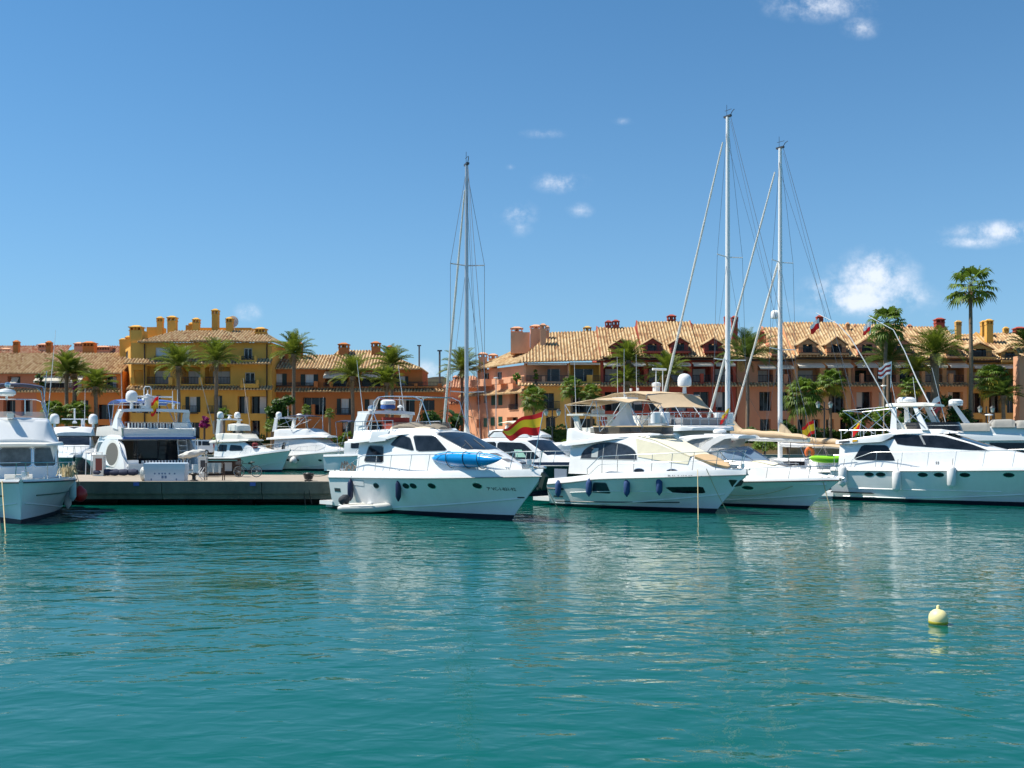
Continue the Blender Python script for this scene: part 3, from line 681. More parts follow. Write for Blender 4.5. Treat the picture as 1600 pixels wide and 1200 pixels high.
scan([(7.55, 2.85), (9.2, 2.62), (10.4, 2.5), (10.45, 2.86), (8.6, 3.56), (7.3, 3.84)], cC.side(1), .025, 14, 5, (0, 1, .3)).build('windscreen_canvas', CREAMC, CY)
scan(polyx([(10.55, -.95), (11.6, -.72), (12.25, -.3), (12.25, .3), (11.6, .72), (10.55, .95)], 1), cC.top, .09, 12, 8, (0, 0, 1)).build('sun_pad', TEAKPAD, CY)
Cabin([2.2, 2.8, 4.4, 6.0, 8.0], [3.42, 3.40, 3.55, 3.8, 3.9], [3.62, 3.66, 3.80, 3.95, 4.02], [1.6, 1.96, 1.9, 1.6, 1.2], [1.55, 1.92, 1.86, 1.54, 1.1], r=.08, camber=.02).build(CY, WHITE, 'flybridge_deck')
Cabin([2.7, 3.1, 4.2, 5.0, 6.5, 8.0, 8.35], [3.66, 3.7, 3.8, 3.86, 3.92, 3.98, 4.0], [4.36, 4.4, 4.1, 4.05, 4.08, 4.12, 4.08], [1.78, 1.84, 1.8, 1.68, 1.5, 1.2, .8], [1.72, 1.78, 1.74, 1.6, 1.4, 1.1, .7], r=.06, camber=-.1, smooth=1).build(CY, WHITE, 'flybridge_coaming')
m = MB(); rows = []
for i in range(25):
    a = -1+2*i/24; x = 8.45-3.9*abs(a)**2.4; y = 1.56*math.copysign(abs(a)**.7, a)
    rows.append([(x, y*.98, 4.05+.0*a), (x-.05, y*1.03, 4.45)])
m.grid(rows); m.build('flybridge_screen', mat('brown_smoked_screen', (.06, .035, .018), .12, .5, alpha=.86), CY)
m = MB(); m.tube([(r_[1][0], r_[1][1], r_[1][2]+.02) for r_ in rows], .045, 6); m.build('screen_trim', TEAKPAD, CY)
m = MB(); m.bb(3.0, 4.2, -1.5, 1.5, 3.85, 4.42); m.bb(5.2, 6.0, -1.2, -.2, 3.9, 4.5); m.build('flybridge_seat', CREAMW, CY)
m = MB(); m.prism([(3.9, 4.0), (6.6, 4.05), (5.95, 4.75), (5.75, 5.2), (5.78, 6.0), (5.35, 6.0), (5.2, 5.3), (4.75, 4.7)], -.22, .22); m.bb(4.95, 6.0, -.5, .5, 6.0, 6.1); m.build('radar_mast', WHITE, CY, ang=30)
canopy(CY, 2.3, 6.9, 1.5, 5.72, 5.78, crown=.22, m_=TAN)
sg = []
for s_ in (-1, 1): sg += [[(2.35, s_*1.5, 5.75), (2.45, s_*1.6, 4.9), (2.7, s_*1.75, 4.35)], [(2.35, s_*1.5, 5.72), (3.6, s_*1.7, 4.3)], [(4.4, s_*1.5, 5.9), (3.6, s_*1.7, 4.3)], [(6.8, s_*1.45, 5.78), (5.0, s_*1.65, 4.2)], [(4.6, s_*1.5, 5.9), (5.0, s_*1.65, 4.2)], [(6.8, s_*1.45, 5.78), (7.6, s_*1.25, 4.4)]]
sg += [[(2.35, -1.5, 5.73), (2.35, 1.5, 5.73)], [(6.85, -1.45, 5.76), (6.85, 1.45, 5.76)], [(4.5, -1.5, 5.88), (4.5, 0, 5.98), (4.5, 1.5, 5.88)]]
frame_tubes(CY, sg, .022)
m = MB(); m.prism([(3.2, 4.3), (3.55, 4.3), (3.35, 5.1), (3.05, 5.1)], -1.62, -1.45); m.prism([(3.2, 4.3), (3.55, 4.3), (3.35, 5.1), (3.05, 5.1)], 1.45, 1.62); m.bb(2.7, 3.9, -1.75, 1.75, 5.1, 5.2); m.build('radar_arch', CREAMW, CY)
MB().lathe([(.34, 0), (.4, .05), (.4, .22), (.3, .32), (.01, .34)], (3.3, .3, 5.2), 14).build('radar', WHITE, CY)
whip(CY, (3.0, -1.3, 5.2), (2.9, -1.35, 8.3)); whip(CY, (5.4, 0, 6.1), (5.4, 0, 8.8), .018)
rail(CY, hC, 4.5, 12.9, .92, 9, lean=-.10, mid=True, hb=.35)
m = MB(); m.tube([(12.6, 0, 2.36), (13.3, 0, 2.30)], .07, 6); m.box((12.35, 0, 2.42), (.45, .35, .18)); m.lathe([(.1, 0), (.1, .2)], (12.9, 0, 2.36), 8); m.build('anchor_windlass', STEEL, CY)
scan(polyx([(12.35, 1.35), (12.85, 1.45), (13.0, 1.72), (12.3, 1.75)], 1), hC.fn(-1), .015, 6, 4, (0, -1, 0)).build('anchor_plate', mat('dark_green_iron', (.02, .03, .022), .5), CY)
window(ho, polyx([(4.75, .88), (5.95, .86), (5.85, 1.42), (5.0, 1.42)], 1), hC.fn(-1), (0, -1, 0), GLASSB, RUB, .03)
window(ho, polyx([(9.2, 1.30), (11.05, 1.36), (11.05, 1.02), (9.5, .98)], 1), hC.fn(-1), (0, -1, 0), GLASS, None)
m = MB()
m.tube([hC.at(2+.4*i, .26+.012*i, -1, .012) for i in range(20)], .03, 5); m.tube([hC.at(1.55+.3*i, .98, -1, .02) for i in range(5)], .05, 5); m.build('side_moulding', DARKGREY, CY)
m = MB(); m.tube([hC.at(3.2+.45*i, .80+.30*(i/11)**2*0+.22*math.sin(i/11*1.6), -1, .01) for i in range(17)], .025, 5); m.build('hull_crease', WHITE, CY)
window(ho, polyx([(1.9, .5), (2.6, .5), (2.6, .58), (1.9, .58)], 1), hC.fn(-1), (0, -1, 0), DARKGREY, None, name='exhaust_grille', nb=2)
reg_text(CY, hC, '7ª AL-2-157-07', 9.6, 1.82, -1, .20, mat('grey_lettering', (.12, .13, .14), .5), fn=lambda a, b: hC.at(a, b, -1, .02) if b < 1.7 else (a, -(hC.yd(hC.ux(a))-hC.bul*.3*max(0, (b-hC.zd(hC.ux(a))))/hC.bul+.03), b))
for i, (x_, z_, lb) in enumerate(((2.5, 1.0, 'blue fender hanging nearest the stern of the yacht with tan biminis'), (4.75, 1.14, 'blue fender hanging half over the square hull window'), (7.2, 1.22, 'blue fender hanging amidships forward of the square hull window'), (9.05, 1.36, 'blue fender hanging just aft of the long dark bow window'))):
    fender(x_, z_, hC, CY, -1, lb, FENB, .17, .82, group='blue fenders on the yacht with tan biminis')
m = MB(); m.bb(2.0, 2.9, -2.02, -1.96, 1.5, 2.1); m.build('side_gate', mat('grey_mesh', (.22, .26, .33), .7), CY)

# ------------------------------------------------------------------ right-hand yacht with white fenders
RY = boat('motor_yacht', 'white sport yacht with dark wraparound windows and three white fenders, at the right edge', (20.45, 64.15), -38.4, group=MG)
hR = Hull(.9, 15.56, 17.6, 4.8, [(0, 1.82), (.3, 1.9), (1, 2.22)], bul=.20)
ho = hR.build(RY)
m = MB(); m.bb(-.3, 1.0, -2.0, 2.0, .2, .42); m.build('swim_platform', WHITE, RY)
m = MB(); m.prism([(.95, .45), (3.6, .45), (3.4, .52), (.95, .52)], -2.28, -2.1); m.build('stern_sponson', BLACKR, RY)
cR = Cabin([1.3, 2.4, 4.4, 5.2, 7.2, 9.6, 10.6, 14.2], 1.95, [3.4, 3.6, 3.7, 4.1, 4.1, 3.3, 3.06, 2.3], [1.95, 1.98, 1.96, 1.94, 1.8, 1.5, 1.4, .5], [1.7, 1.72, 1.68, 1.5, 1.42, 1.2, 1.1, .3], r=.08)
sc_ = cR.build(RY, WHITE)
for s_ in (-1, 1):
    f = cR.side(s_); n_ = (0, s_, .2)
    window(sc_, polyx([(2.2, 2.48), (4.72, 2.46), (4.62, 2.70), (4.2, 3.40), (2.72, 3.40)], 1), f, n_, GLASS, None)
    w_ = window(sc_, polyx([(4.82, 3.42), (9.9, 3.06), (8.9, 3.48), (7.2, 3.98), (4.45, 4.04)], 1), f, n_, GLASS, None, nb=6)
    scan([(6.3, 3.45), (6.42, 3.44), (6.12, 4.0), (6.0, 4.0)], f, .02, 2, 3, n_).build('window_mullion', RUB, w_)
window(sc_, polyx([(7.3, -1.25), (9.6, -1.08), (9.75, 0), (9.6, 1.08), (7.3, 1.25)], 1), cR.top, (0, 0, 1), GLASS, None, name='windscreen')
Cabin([1.0, 1.6, 4.0, 4.7, 7.6], [3.46, 3.46, 3.60, 4.04, 4.10], [3.66, 3.72, 4.06, 4.18, 4.2], [1.6, 2.0, 1.98, 1.6, 1.2], [1.55, 1.96, 1.94, 1.55, 1.1], r=.08, camber=.02).build(RY, WHITE, 'flybridge_deck')
Cabin([4.3, 5.2, 7.2, 8.0], [4.0, 4.08, 4.12, 4.12], [4.3, 4.36, 4.36, 4.2], [1.7, 1.65, 1.3, .8], [1.6, 1.55, 1.2, .6], r=.06, camber=-.05, smooth=1).build(RY, WHITE, 'flybridge_coaming')
m = MB(); rows = []
for i in range(21):
    a = -1+2*i/20; x = 8.05-2.7*abs(a)**2.2; y = 1.5*math.copysign(abs(a)**.75, a); rows.append([(x, y, 4.26), (x-.2, y*.95, 4.78)])
m.grid(rows); m.build('flybridge_screen', mat('dark_smoked_screen', (.02, .02, .022), .1, .5, alpha=.88), RY)
m = MB(); m.tube([(r_[1][0]+.06, r_[1][1], r_[1][2]-.2) for r_ in rows], .03, 6); m.build('screen_trim', WHITE, RY)
m = MB(); m.bb(4.6, 6.0, -1.2, 1.2, 4.3, 4.75); m.build('flybridge_seat', CREAMW, RY)
# hardtop on four canted legs
for s_ in (-1, 1):
    for (xa, xb, xt) in ((4.3, 4.7, 4.35), (6.15, 6.55, 5.55)):
        m = MB()
        f = lambda x, y, z, s=s_: (x, y-s*.25*(z-4.3)/1.4, z)
        m.prism([(xa, 4.3), (xb, 4.3), (xt+.22, 5.75), (xt, 5.75)], s_*1.42-.07, s_*1.42+.07, f); m.build('hardtop_leg', WHITE, RY)
Cabin([3.95, 4.3, 6.2, 6.75], 5.74, [5.9, 5.94, 5.94, 5.84], [1.2, 1.3, 1.3, 1.1], [1.15, 1.25, 1.25, 1.0], r=.05, camber=.04).build(RY, CREAMW, 'hardtop')
MB().lathe([(.5, 0), (.56, .06), (.56, .2), (.42, .33), (.01, .36)], (4.9, -.3, 5.98), 16).build('radar', WHITE, RY)
sg = []
for s_ in (-1, 1):
    sg += [[(1.3, s_*1.75, 4.3), (4.3, s_*1.7, 4.34)], [(1.5, s_*1.7, 5.5), (3.9, s_*1.3, 5.72)], [(1.5, s_*1.7, 5.5), (3.4, s_*1.7, 4.1)], [(3.4, s_*1.5, 5.62), (1.6, s_*1.8, 4.1)], [(3.4, s_*1.5, 5.62), (4.3, s_*1.6, 4.3)], [(5.0, s_*1.3, 5.7), (6.3, s_*1.5, 4.5)], [(6.2, s_*1.3, 5.7), (5.0, s_*1.5, 4.5)]]
    sg += [[(x_, s_*1.75, 3.7), (x_, s_*1.75, 4.32)] for x_ in (1.4, 2.1, 2.8, 3.5)]
sg += [[(1.5, -1.7, 5.5), (1.5, 1.7, 5.5)], [(1.3, -1.75, 4.3), (1.3, 1.75, 4.3)]]
frame_tubes(RY, sg, .024)
m = MB()   # long fishing outriggers leaning aft
m.tube([(5.2, -1.5, 4.3), (4.5, -1.7, 5.4), (3.7, -1.9, 7.1), (2.9, -2.0, 8.6), (2.1, -2.05, 10.0), (1.3, -2.05, 10.9), (-.1, -2.0, 11.7)], .045, 6, r2=.022); m.build('outrigger', WHITE, RY); m = MB(); m.tube([(6.6, 1.45, 4.3), (5.7, 1.6, 6.0), (4.9, 1.7, 7.6), (4.2, 1.7, 9.3), (3.5, 1.7, 10.7), (1.9, 1.7, 11.7)], .045, 6, r2=.022); m.build('outrigger', WHITE, RY)
whip(RY, (5.2, .7, 5.9), (5.0, .7, 7.6)); whip(RY, (4.5, -1.0, 5.9), (4.2, -1.1, 7.6), .018)
m = MB(); m.bb(1.5, 4.0, -1.6, 1.6, 1.9, 1.98); m.build('cockpit_sole', mat('teak_deck', (.28, .17, .09), .7, var=.1), RY)
portholes(ho, hR, [3.3, 4.0, 6.45, 7.35, 8.75, 11.0], 1.62, -1, .27, .115, .02)
for s_ in (-1, 1): pass
m = MB(); m.tube([hR.at(2+.5*i, .75+.002*i, -1, .008) for i in range(18)], .03, 5); m.build('hull_crease', WHITE, RY)
scan([(1.35, 3.50), (2.0, 3.56), (2.0, 3.68), (1.35, 3.62)], lambda x, z: (x, -2.0, z), .015, 3, 2, (0, -1, 0)).build('black_lettered_sticker', mat('dark_lettering', (.1, .1, .11), .5), RY)
scan([(2.2, 3.58), (2.5, 3.62), (2.5, 3.74), (2.2, 3.70)], lambda x, z: (x, -2.0, z), .015, 3, 2, (0, -1, 0)).build('yellow_sticker', mat('sticker_yellow', (.8, .42, .02), .5), RY)
reg_text(RY, hR, '7ª MA-2-42-03', 12.1, 1.6, -1, .22)
reg_text(RY, hR, '55', 7.0, 2.3, -1, .22, fn=lambda a, b: (cR.side(-1)(a, b)[0], cR.side(-1)(a, b)[1]-.012, b), name='hull_number')
rail(RY, hR, 2.2, 17.3, .92, 11, hb=.5)
m = MB(); m.tube([(1.1, -2.1, 2.0), (1.1, -2.1, 2.75), (2.2, -2.1, 2.85)], .02, 6); m.tube([(1.1, 2.1, 2.0), (1.1, 2.1, 2.75), (2.2, 2.1, 2.85)], .02, 6); m.build('stern_rail', STEEL, RY)
for (x_, z_, lb) in ((1.75, 1.5, 'plump white fender nearest the stern of the right-hand yacht'), (5.0, 1.3, 'lowest-hung white fender amidships on the right-hand yacht'), (8.1, 1.62, 'white fender over a porthole, farthest forward on the right-hand yacht')):
    fender(x_, z_, hR, RY, -1, lb, FENW, .25, 1.25, top=.5, group='white fenders on the right-hand yacht')

# ------------------------------------------------------------------ express cruiser between them
EX = boat('motor_boat', 'white open express cruiser with long foredeck and curved radar hoop, moored between two flybridge yachts', (8.14, 61.73), -43.9, group=MG)
hE = Hull(.4, 11.0, 12.85, 4.0, [(0, 1.22), (.4, 1.34), (1, 1.62)], bul=.14)
ho = hE.build(EX, gun=WHITE, rub=BLACKR)
cE = Cabin([4.6, 6.2, 7.6, 8.6, 10.5, 12.2], 1.35, [2.2, 2.5, 2.55, 2.42, 2.05, 1.72], [1.75, 1.75, 1.62, 1.45, 1.0, .3], [1.5, 1.5, 1.35, 1.2, .75, .2], r=.25, camber=.12)
sc_ = cE.build(EX, WHITE)
m = MB(); m.bb(.5, 4.7, -1.55, -1.35, 1.2, 2.05); m.bb(.5, 4.7, 1.35, 1.55, 1.2, 2.05); m.bb(.5, .8, -1.4, 1.4, 1.2, 2.0); m.bb(1.2, 2.6, -1.2, 1.2, 1.2, 1.75); m.build('cockpit', CREAMW, EX)
m = MB()
W1 = [(5.4, -1.5, 2.35), (6.9, -1.42, 2.55), (8.2, -.9, 2.58), (8.65, 0, 2.6), (8.2, .9, 2.58), (6.9, 1.42, 2.55), (5.4, 1.5, 2.35)]
W2 = [(5.0, -1.42, 2.75), (6.2, -1.3, 3.15), (7.0, -.85, 3.3), (7.25, 0, 3.34), (7.0, .85, 3.3), (6.2, 1.3, 3.15), (5.0, 1.42, 2.75)]
m.grid([W1, W2]); ws = m.build('windscreen', mat('pale_blue_glass', (.20, .29, .40), .04, .6, alpha=.72), EX, smooth=False)
m = MB(); m.tube(W1, .03, 5); m.tube(W2, .035, 5)
for a, b in zip(W1, W2): m.tube([a, b], .025, 5)
m.build('windscreen_frame', STEEL, ws)
m = MB()
for s_ in (-1, 1):
    P = [(4.9, 2.2), (5.15, 2.9), (5.7, 3.5), (6.5, 3.88), (7.2, 3.95)]
    rows = []
    for i, (x, z) in enumerate(P):
        th = .22-.02*i; y = s_*(1.55-.12*i/2)
        rows.append([(x-th, y-.06, z+th*.6), (x-th, y+.06, z+th*.6), (x+th, y+.06, z-th*.6), (x+th, y-.06, z-th*.6)])
    m.grid(rows, close_u=True)
    Q = [(3.4, 2.1), (3.3, 2.9), (3.5, 3.5), (4.3, 3.8), (5.6, 3.92)]; rows = []
    for i, (x, z) in enumerate(Q):
        y = s_*(1.55-.1*i/2); rows.append([(x-.3, y-.07, z+.02), (x-.3, y+.07, z+.02), (x+.3, y+.07, z-.02), (x+.3, y-.07, z-.02)])
    m.grid(rows, close_u=True)
m.build('radar_arch', WHITE, EX, ang=45)
Cabin([3.5, 4.2, 6.6, 7.3], 3.82, [3.9, 3.98, 4.02, 3.95], [1.25, 1.42, 1.36, 1.0], [1.2, 1.36, 1.3, .9], r=.04, camber=.05).build(EX, WHITE, 'hardtop')
m = MB(); rows = []
for s_ in (-1, 1): m.grid([[(4.0, s_*1.5, 2.3), (4.0, s_*1.38, 3.7)], [(6.2, s_*1.42, 2.7), (6.4, s_*1.3, 3.78)]])
m.build('side_curtain', CLEARP, EX)
MB().lathe([(.3, 0), (.38, .04), (.38, .16), (.28, .24), (.01, .26)], (5.6, -.2, 4.12), 14).build('radar', WHITE, EX)
m = MB(); m.bb(5.0, 6.2, -.9, .5, 4.03, 4.09); m.bb(5.5, 5.7, -.3, -.1, 4.05, 4.14); m.build('antenna_mount', WHITE, EX)
m = MB(); m.box((9.6, 0, 2.36), (.6, .6, .06), ry=R(11)); m.build('deck_hatch', PLEXI, EX)
scan(polyx([(8.0, -.95), (9.4, -.8), (9.4, -.2), (8.0, -.2)], 1), cE.top, .05, 6, 4, (0, 0, 1)).build('sun_pad', CREAMC, EX)
rail(EX, hE, 5.0, 12.6, .62, 8, lean=-.12, hb=.3)
m = MB(); m.tube([(12.2, 0, 1.82), (13.1, 0, 1.72)], .07, 6); m.tube([(13.1, -.2, 1.55), (13.1, .2, 1.55)], .05, 6); m.tube([(13.1, 0, 1.75), (13.12, 0, 1.5)], .05, 6); m.build('anchor', STEEL, EX)
portholes(ho, hE, [8.2], 1.1, -1, .3, .09)
fender(6.05, .78, hE, EX, -1, 'dark navy fender squeezed between the tan-bimini yacht and the open cruiser', FENN, .15, .7)
# mooring lines of these boats
def mooring(label, p, q, sag=.12, r=.025, m_=None, n=12):
    P = arc(p, q, sag, n); o = Vector(P[-1]); t = MB().tube(P, r, 6).build('mooring_line', m_ or ROPE, None, org=P[0]); t.location = P[0]; tag(t, label, 'rope'); return t
mooring('pale mooring line dropping straight from the bow rail of the tan-bimini yacht', world(CY, (11.1, -1.33, 2.25)), wat(1091, 812)+Vector((0, 0, -.2)), .04, .018)
mooring('slanting rope from the bow of the tan-bimini yacht into the water', world(CY, (11.5, -1.15, 2.3)), wat(1142, 803)+Vector((0, 0, -.2)), .12, .02)
mooring('rope slanting from the open cruiser bow into the water by the right-hand yacht', world(EX, (12.0, -.35, 1.8)), wat(1301, 798)+Vector((0, 0, -.2)), .1)
mooring('thin rope from the bow of the kayak yacht sloping down into the water', world(YK, (15.9, .1, 2.2)), wat(890, 815)+Vector((0, 0, -.2)), .15, .02)
mooring('slack line drooping along the topsides of the open cruiser', hE.at(5.6, .85, -1, .05) and world(EX, hE.at(6.2, .8, -1, .06)), world(EX, hE.at(10.6, 1.25, -1, .06)), .35, .018)
# ------------------------------------------------------------------ trawler yacht at the left edge, bow to the viewer
TR = boat('trawler_yacht', 'white trawler yacht seen bow-on at the left edge, with navy bimini and cream wheelhouse brow', (-27.47, 54.97), -62.2, group=MG)
hT = Hull(0, 11.5, 11.95, 5.3, [(0, 1.75), (.6, 1.78), (1, 1.90)], bul=.12, u0=.5, p=2.6, entry=2.0)
ho = hT.build(TR, rub=BLACKR)
m = MB()
for s_ in (-1, 1): m.tube([Vector(hT.pt(.2+.72*i/20, .66, s_))+Vector((0, s_*.02, 0)) for i in range(21)], .035, 5)
m.build('side_stripe', mat('green_stripe', (.03, .09, .07), .4), TR)
cT = Cabin([1.5, 2.0, 5.5, 5.72], 1.85, [3.5, 3.52, 3.52, 3.45], [2.0, 2.05, 1.9, 1.7], [1.95, 2.0, 1.86, 1.65], r=.05, camber=.03, smooth=0)
sc_ = cT.build(TR, WHITE)
# faceted wheelhouse front
m = MB(); B0 = [(5.75, -1.98), (6.35, -.86), (6.35, .68), (5.75, 1.80)]
m.grid([[(a, b, 1.85) for a, b in B0], [(a-.22, b, 3.5) for a, b in B0]]); wf = m.build('wheelhouse_front', WHITE, TR, ang=10)
def fpane(i, a0, a1, z0, z1):
    (xa, ya), (xb, yb) = B0[i], B0[i+1]
    g = lambda a, z: (xa+(xb-xa)*a-.22*(z-1.85)/1.65, ya+(yb-ya)*a, z)
    window(wf, polyx([(a0, z0), (a1, z0), (a1, z1), (a0, z1)], 1), g, (1, 0, 0), mat('clear_wheelhouse_glass', (.075, .09, .095), .04, .5, var=.7, vscale=1.8), STEEL, .05, na=4, nb=3)
fpane(1, .05, .95, 2.45, 3.36); fpane(0, .06, .94, 2.45, 3.36); fpane(2, .06, .94, 2.45, 3.36)
for s_ in (-1, 1):
    for (a, b) in ((2.3, 3.3), (3.6, 4.5), (4.7, 5.5)): window(sc_, polyx([(a, 2.45), (b, 2.45), (b, 3.25), (a, 3.25)], 1), cT.side(s_), (0, s_, 0), GLASS, STEEL, .04)
Cabin([1.0, 1.6, 5.6, 6.5, 6.75], 3.47, [3.62, 3.66, 3.66, 3.6, 3.55], [2.2, 2.25, 2.15, 1.75, 1.3], [2.18, 2.2, 2.1, 1.7, 1.2], r=.05, camber=.03).build(TR, CREAMW, 'brow')
Cabin([2.0, 2.6, 4.6, 5.2, 6.1], 3.6, [4.85, 4.9, 4.86, 4.75, 3.75], [1.95, 2.0, 2.0, 1.95, 1.7], [1.6, 1.6, 1.5, 1.4, 1.2], r=.14, camber=.05, smooth=1).build(TR, WHITE, 'flybridge_coaming')
m = MB(); m.grid([[(4.0, -1.5, 4.8), (4.9, -1.38, 4.86), (5.25, -.6, 4.86), (5.25, .6, 4.86), (4.9, 1.38, 4.86), (4.0, 1.5, 4.8)], [(3.8, -1.45, 5.2), (4.6, -1.3, 5.2), (4.95, -.55, 5.2), (4.95, .55, 5.2), (4.6, 1.3, 5.2), (3.8, 1.45, 5.2)]]); m.build('flybridge_screen', CLEARP, TR)
sg = [[(4.5, -1.3, 5.2), (4.3, -1.15, 5.75), (4.2, -.9, 5.85), (4.2, .9, 5.85), (4.3, 1.15, 5.75), (4.5, 1.3, 5.2)], [(3.0, 1.45, 4.8), (3.0, 1.2, 6.3), (3.0, 1.0, 6.5)], [(3.0, -1.45, 4.8), (3.0, -1.2, 6.3), (3.0, -1.0, 6.5)], [(3.4, 1.5, 4.8), (2.9, 1.35, 5.9), (3.3, 1.45, 7.4)], [(2.7, 1.5, 4.8), (3.0, 1.35, 5.9), (2.6, 1.3, 6.6)], [(4.2, .4, 5.85), (4.2, .4, 5.1)]]
frame_tubes(TR, sg, .03)
canopy(TR, 1.0, 3.4, 1.25, 6.55, 6.55, crown=.1, m_=NAVYC)
m = MB(); m.lathe([(.30, 0), (.42, .1), (.44, .2), (.36, .32), (.15, .38), (.02, .4)], (4.3, -.45, 6.0), 16); m.lathe([(.06, -.2), (.06, .05)], (4.3, -.45, 6.0), 8); m.build('radar', WHITE, TR)
MB().lathe([(.01, 0), (.12, .03), (.16, .15), (.12, .27), (.01, .3)], (4.3, -.4, 6.42), 10).build('searchlight', STEEL, TR)
whip(TR, (3.3, 1.5, 4.9), (3.1, 1.9, 9.6)); MB().bb(4.9, 5.6, -.45, -.15, 4.86, 5.1).build('instrument_pod', CREAMW, TR)
m = MB(); m.bb(7.0, 8.2, -.6, .6, 1.85, 2.1); m.build('deck_hatch', CREAMW, TR)
rail(TR, hT, 5.0, 11.7, .75, 8, lean=-.05, hb=.6)
m = MB(); m.box((10.6, 0, 2.05), (.6, .4, .25)); m.lathe([(.16, 0), (.16, .22), (.1, .26)], (10.5, .2, 2.1), 10); m.tube([(10.9, 0, 2.05), (12.1, 0, 1.98)], .07, 6); m.build('anchor_windlass', STEEL, TR)
for x_ in (8.5, 10.8):
    for s_ in (-1, 1): cleat(TR, x_, hT, s_)
m = MB(); rng = random.Random(2)
for i in range(46):
    c = Vector((8.7+rng.random()*.9, 1.85+rng.random()*.45, 2.0)); a = rng.random()*6.28
    m.tube([c, c+Vector((.15*math.cos(a), .15*math.sin(a), .3+.3*rng.random())), c+Vector((.35*math.cos(a), .3*math.sin(a), .25*rng.random()))], .022, 4)
m.build('heaped_rope', ROPE, TR)
fender(6.6, 1.25, hT, TR, 1, 'tall pale cylinder fender on the quay side of the trawler', mat('pale_fender', (.42, .55, .56), .4), .17, 1.0)
fender(5.6, .75, hT, TR, 1, 'low white fender touching the water beside the trawler', FENW, .17, .9)
pb = world(TR, (6.1, 2.86, .98)); t = thing('ball_fender', 'round red ball fender behind the trawler fender against the pier', 'fender', pb)
MB().lathe([(.01, -.40), (.17, -.36), (.31, -.22), (.36, 0), (.30, .22), (.13, .36), (.08, .43), (.01, .45)], (0, 0, 0), 16).build('fender_body', REDF, t); MB().tube([(0, 0, .5), (-.1, -.3, 1.15)], .016, 5).build('lanyard', ROPE, t)
mooring('yellow rope hanging down the bow of the trawler', world(TR, (11.2, -.75, 1.95)), wat(9, 832)+Vector((0, 0, -.2)), .05)
mooring('dark rope hanging at the far left of the trawler bow', world(TR, (11.0, -1.0, 1.95)), wat(3, 830)+Vector((0, 0, -.2)), .25, .03, ROPED)

# ------------------------------------------------------------------ flybridge yacht, stern to the pier
FB = boat('motor_yacht', 'large white flybridge yacht seen stern-on behind the pier with striped cushions and blue trim', (-24.1, 69.0), 126.5, group=MG)
hF = Hull(-.2, 16.5, 18.5, 5.7, [(0, 1.55), (.3, 2.0), (1, 2.6)], bul=.35)
hF.build(FB)
m = MB(); m.bb(-1.2, -.1, -2.3, 2.3, .35, .6); m.build('swim_platform', WHITE, FB)
# swept stern quarters
for s_ in (-1, 1):
    pass
wings = {}
for s_ in (-1, 1):
    m = MB(); m.prism([(-.3, 1.0), (-.38, 1.5), (-.1, 1.95), (.3, 2.5), (.8, 3.05), (1.4, 3.45), (2.3, 3.72), (5.0, 3.8), (6.2, 3.3), (7.0, 2.6), (7.2, 1.0)], s_*2.68-.12, s_*2.68+.12, lambda x, y, z, s=s_: (x, y-s*.22*(z-1)/2.8, z)); wings[s_] = m.build('stern_quarter', WHITE, FB, ang=30)
for s_ in (-1, 1):
    fq = lambda x, z, s=s_: (x, s*(2.68+.12-.22*(z-1)/2.8), z)
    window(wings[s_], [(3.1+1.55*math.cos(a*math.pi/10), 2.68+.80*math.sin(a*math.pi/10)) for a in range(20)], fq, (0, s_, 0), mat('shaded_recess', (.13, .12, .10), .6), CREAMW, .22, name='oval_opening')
m = MB(); m.bb(.3, 4.1, -2.5, 2.5, 1.35, 1.45); m.build('cockpit_sole', mat('teak_deck', (.28, .17, .09), .7, var=.1), FB)
m = MB(); m.bb(-.3, .15, -1.0, 2.5, 1.0, 2.05); m.bb(-.32, .2, -2.6, -1.9, .9, 1.95); m.bb(.1, .5, 1.7, 2.5, 1.4, 2.3); m.build('transom', WHITE, FB)
MB().bb(-.3, .3, 1.0, 2.4, 1.0, 1.5).build('transom_steps', CREAMW, FB)
cF = Cabin([4.0, 5.0, 9.0, 12.0, 16.0], 2.0, [3.8, 3.8, 3.8, 3.2, 2.7], [2.5, 2.5, 2.3, 1.9, .8], [2.3, 2.3, 2.1, 1.6, .5], r=.1, camber=.02, smooth=1)
sc_ = cF.build(FB, WHITE)
bk = MB(); bk.bb(3.93, 3.99, -2.2, 2.2, 1.46, 3.62); w_ = bk.build('saloon_door', GLASS, sc_)
m = MB()
for y in (-2.2, -.75, .7, 2.2): m.bb(3.89, 3.93, y-.035, y+.035, 1.46, 3.62)
m.build('door_frame', DARKGREY, w_)
MB().bb(3.86, 3.92, 1.0, 2.15, 1.5, 3.55).build('brown_curtain', mat('brown_curtain', (.09, .06, .035), .8), w_)
for s_ in (-1, 1): window(sc_, polyx([(5.0, 2.7), (10.5, 2.7), (8.8, 3.5), (5.2, 3.5)], 1), cF.side(s_), (0, s_, .1), GLASS, None)
Cabin([.9, 1.3, 4.0, 9.0, 9.8], 3.72, [3.95, 4.0, 4.0, 3.95, 3.85], [2.35, 2.6, 2.6, 2.1, 1.6], [2.3, 2.55, 2.55, 2.05, 1.5], r=.06, camber=.02).build(FB, WHITE, 'flybridge_deck')
MB().prism([(.86, 3.72), (.84, 3.86), (1.0, 3.9), (1.1, 3.72)], -2.5, 2.5).build('blue_trim', BLUEC, FB)
m = MB(); rows = []
for y in (-2.55, -1.3, 0, 1.3, 2.55): rows.append([(1.15+.12*abs(y)/2.5, y, 3.95), (1.0+.12*abs(y)/2.5, y, 4.45), (1.2, y, 4.5), (1.3, y, 3.95)])
m.grid(rows); 
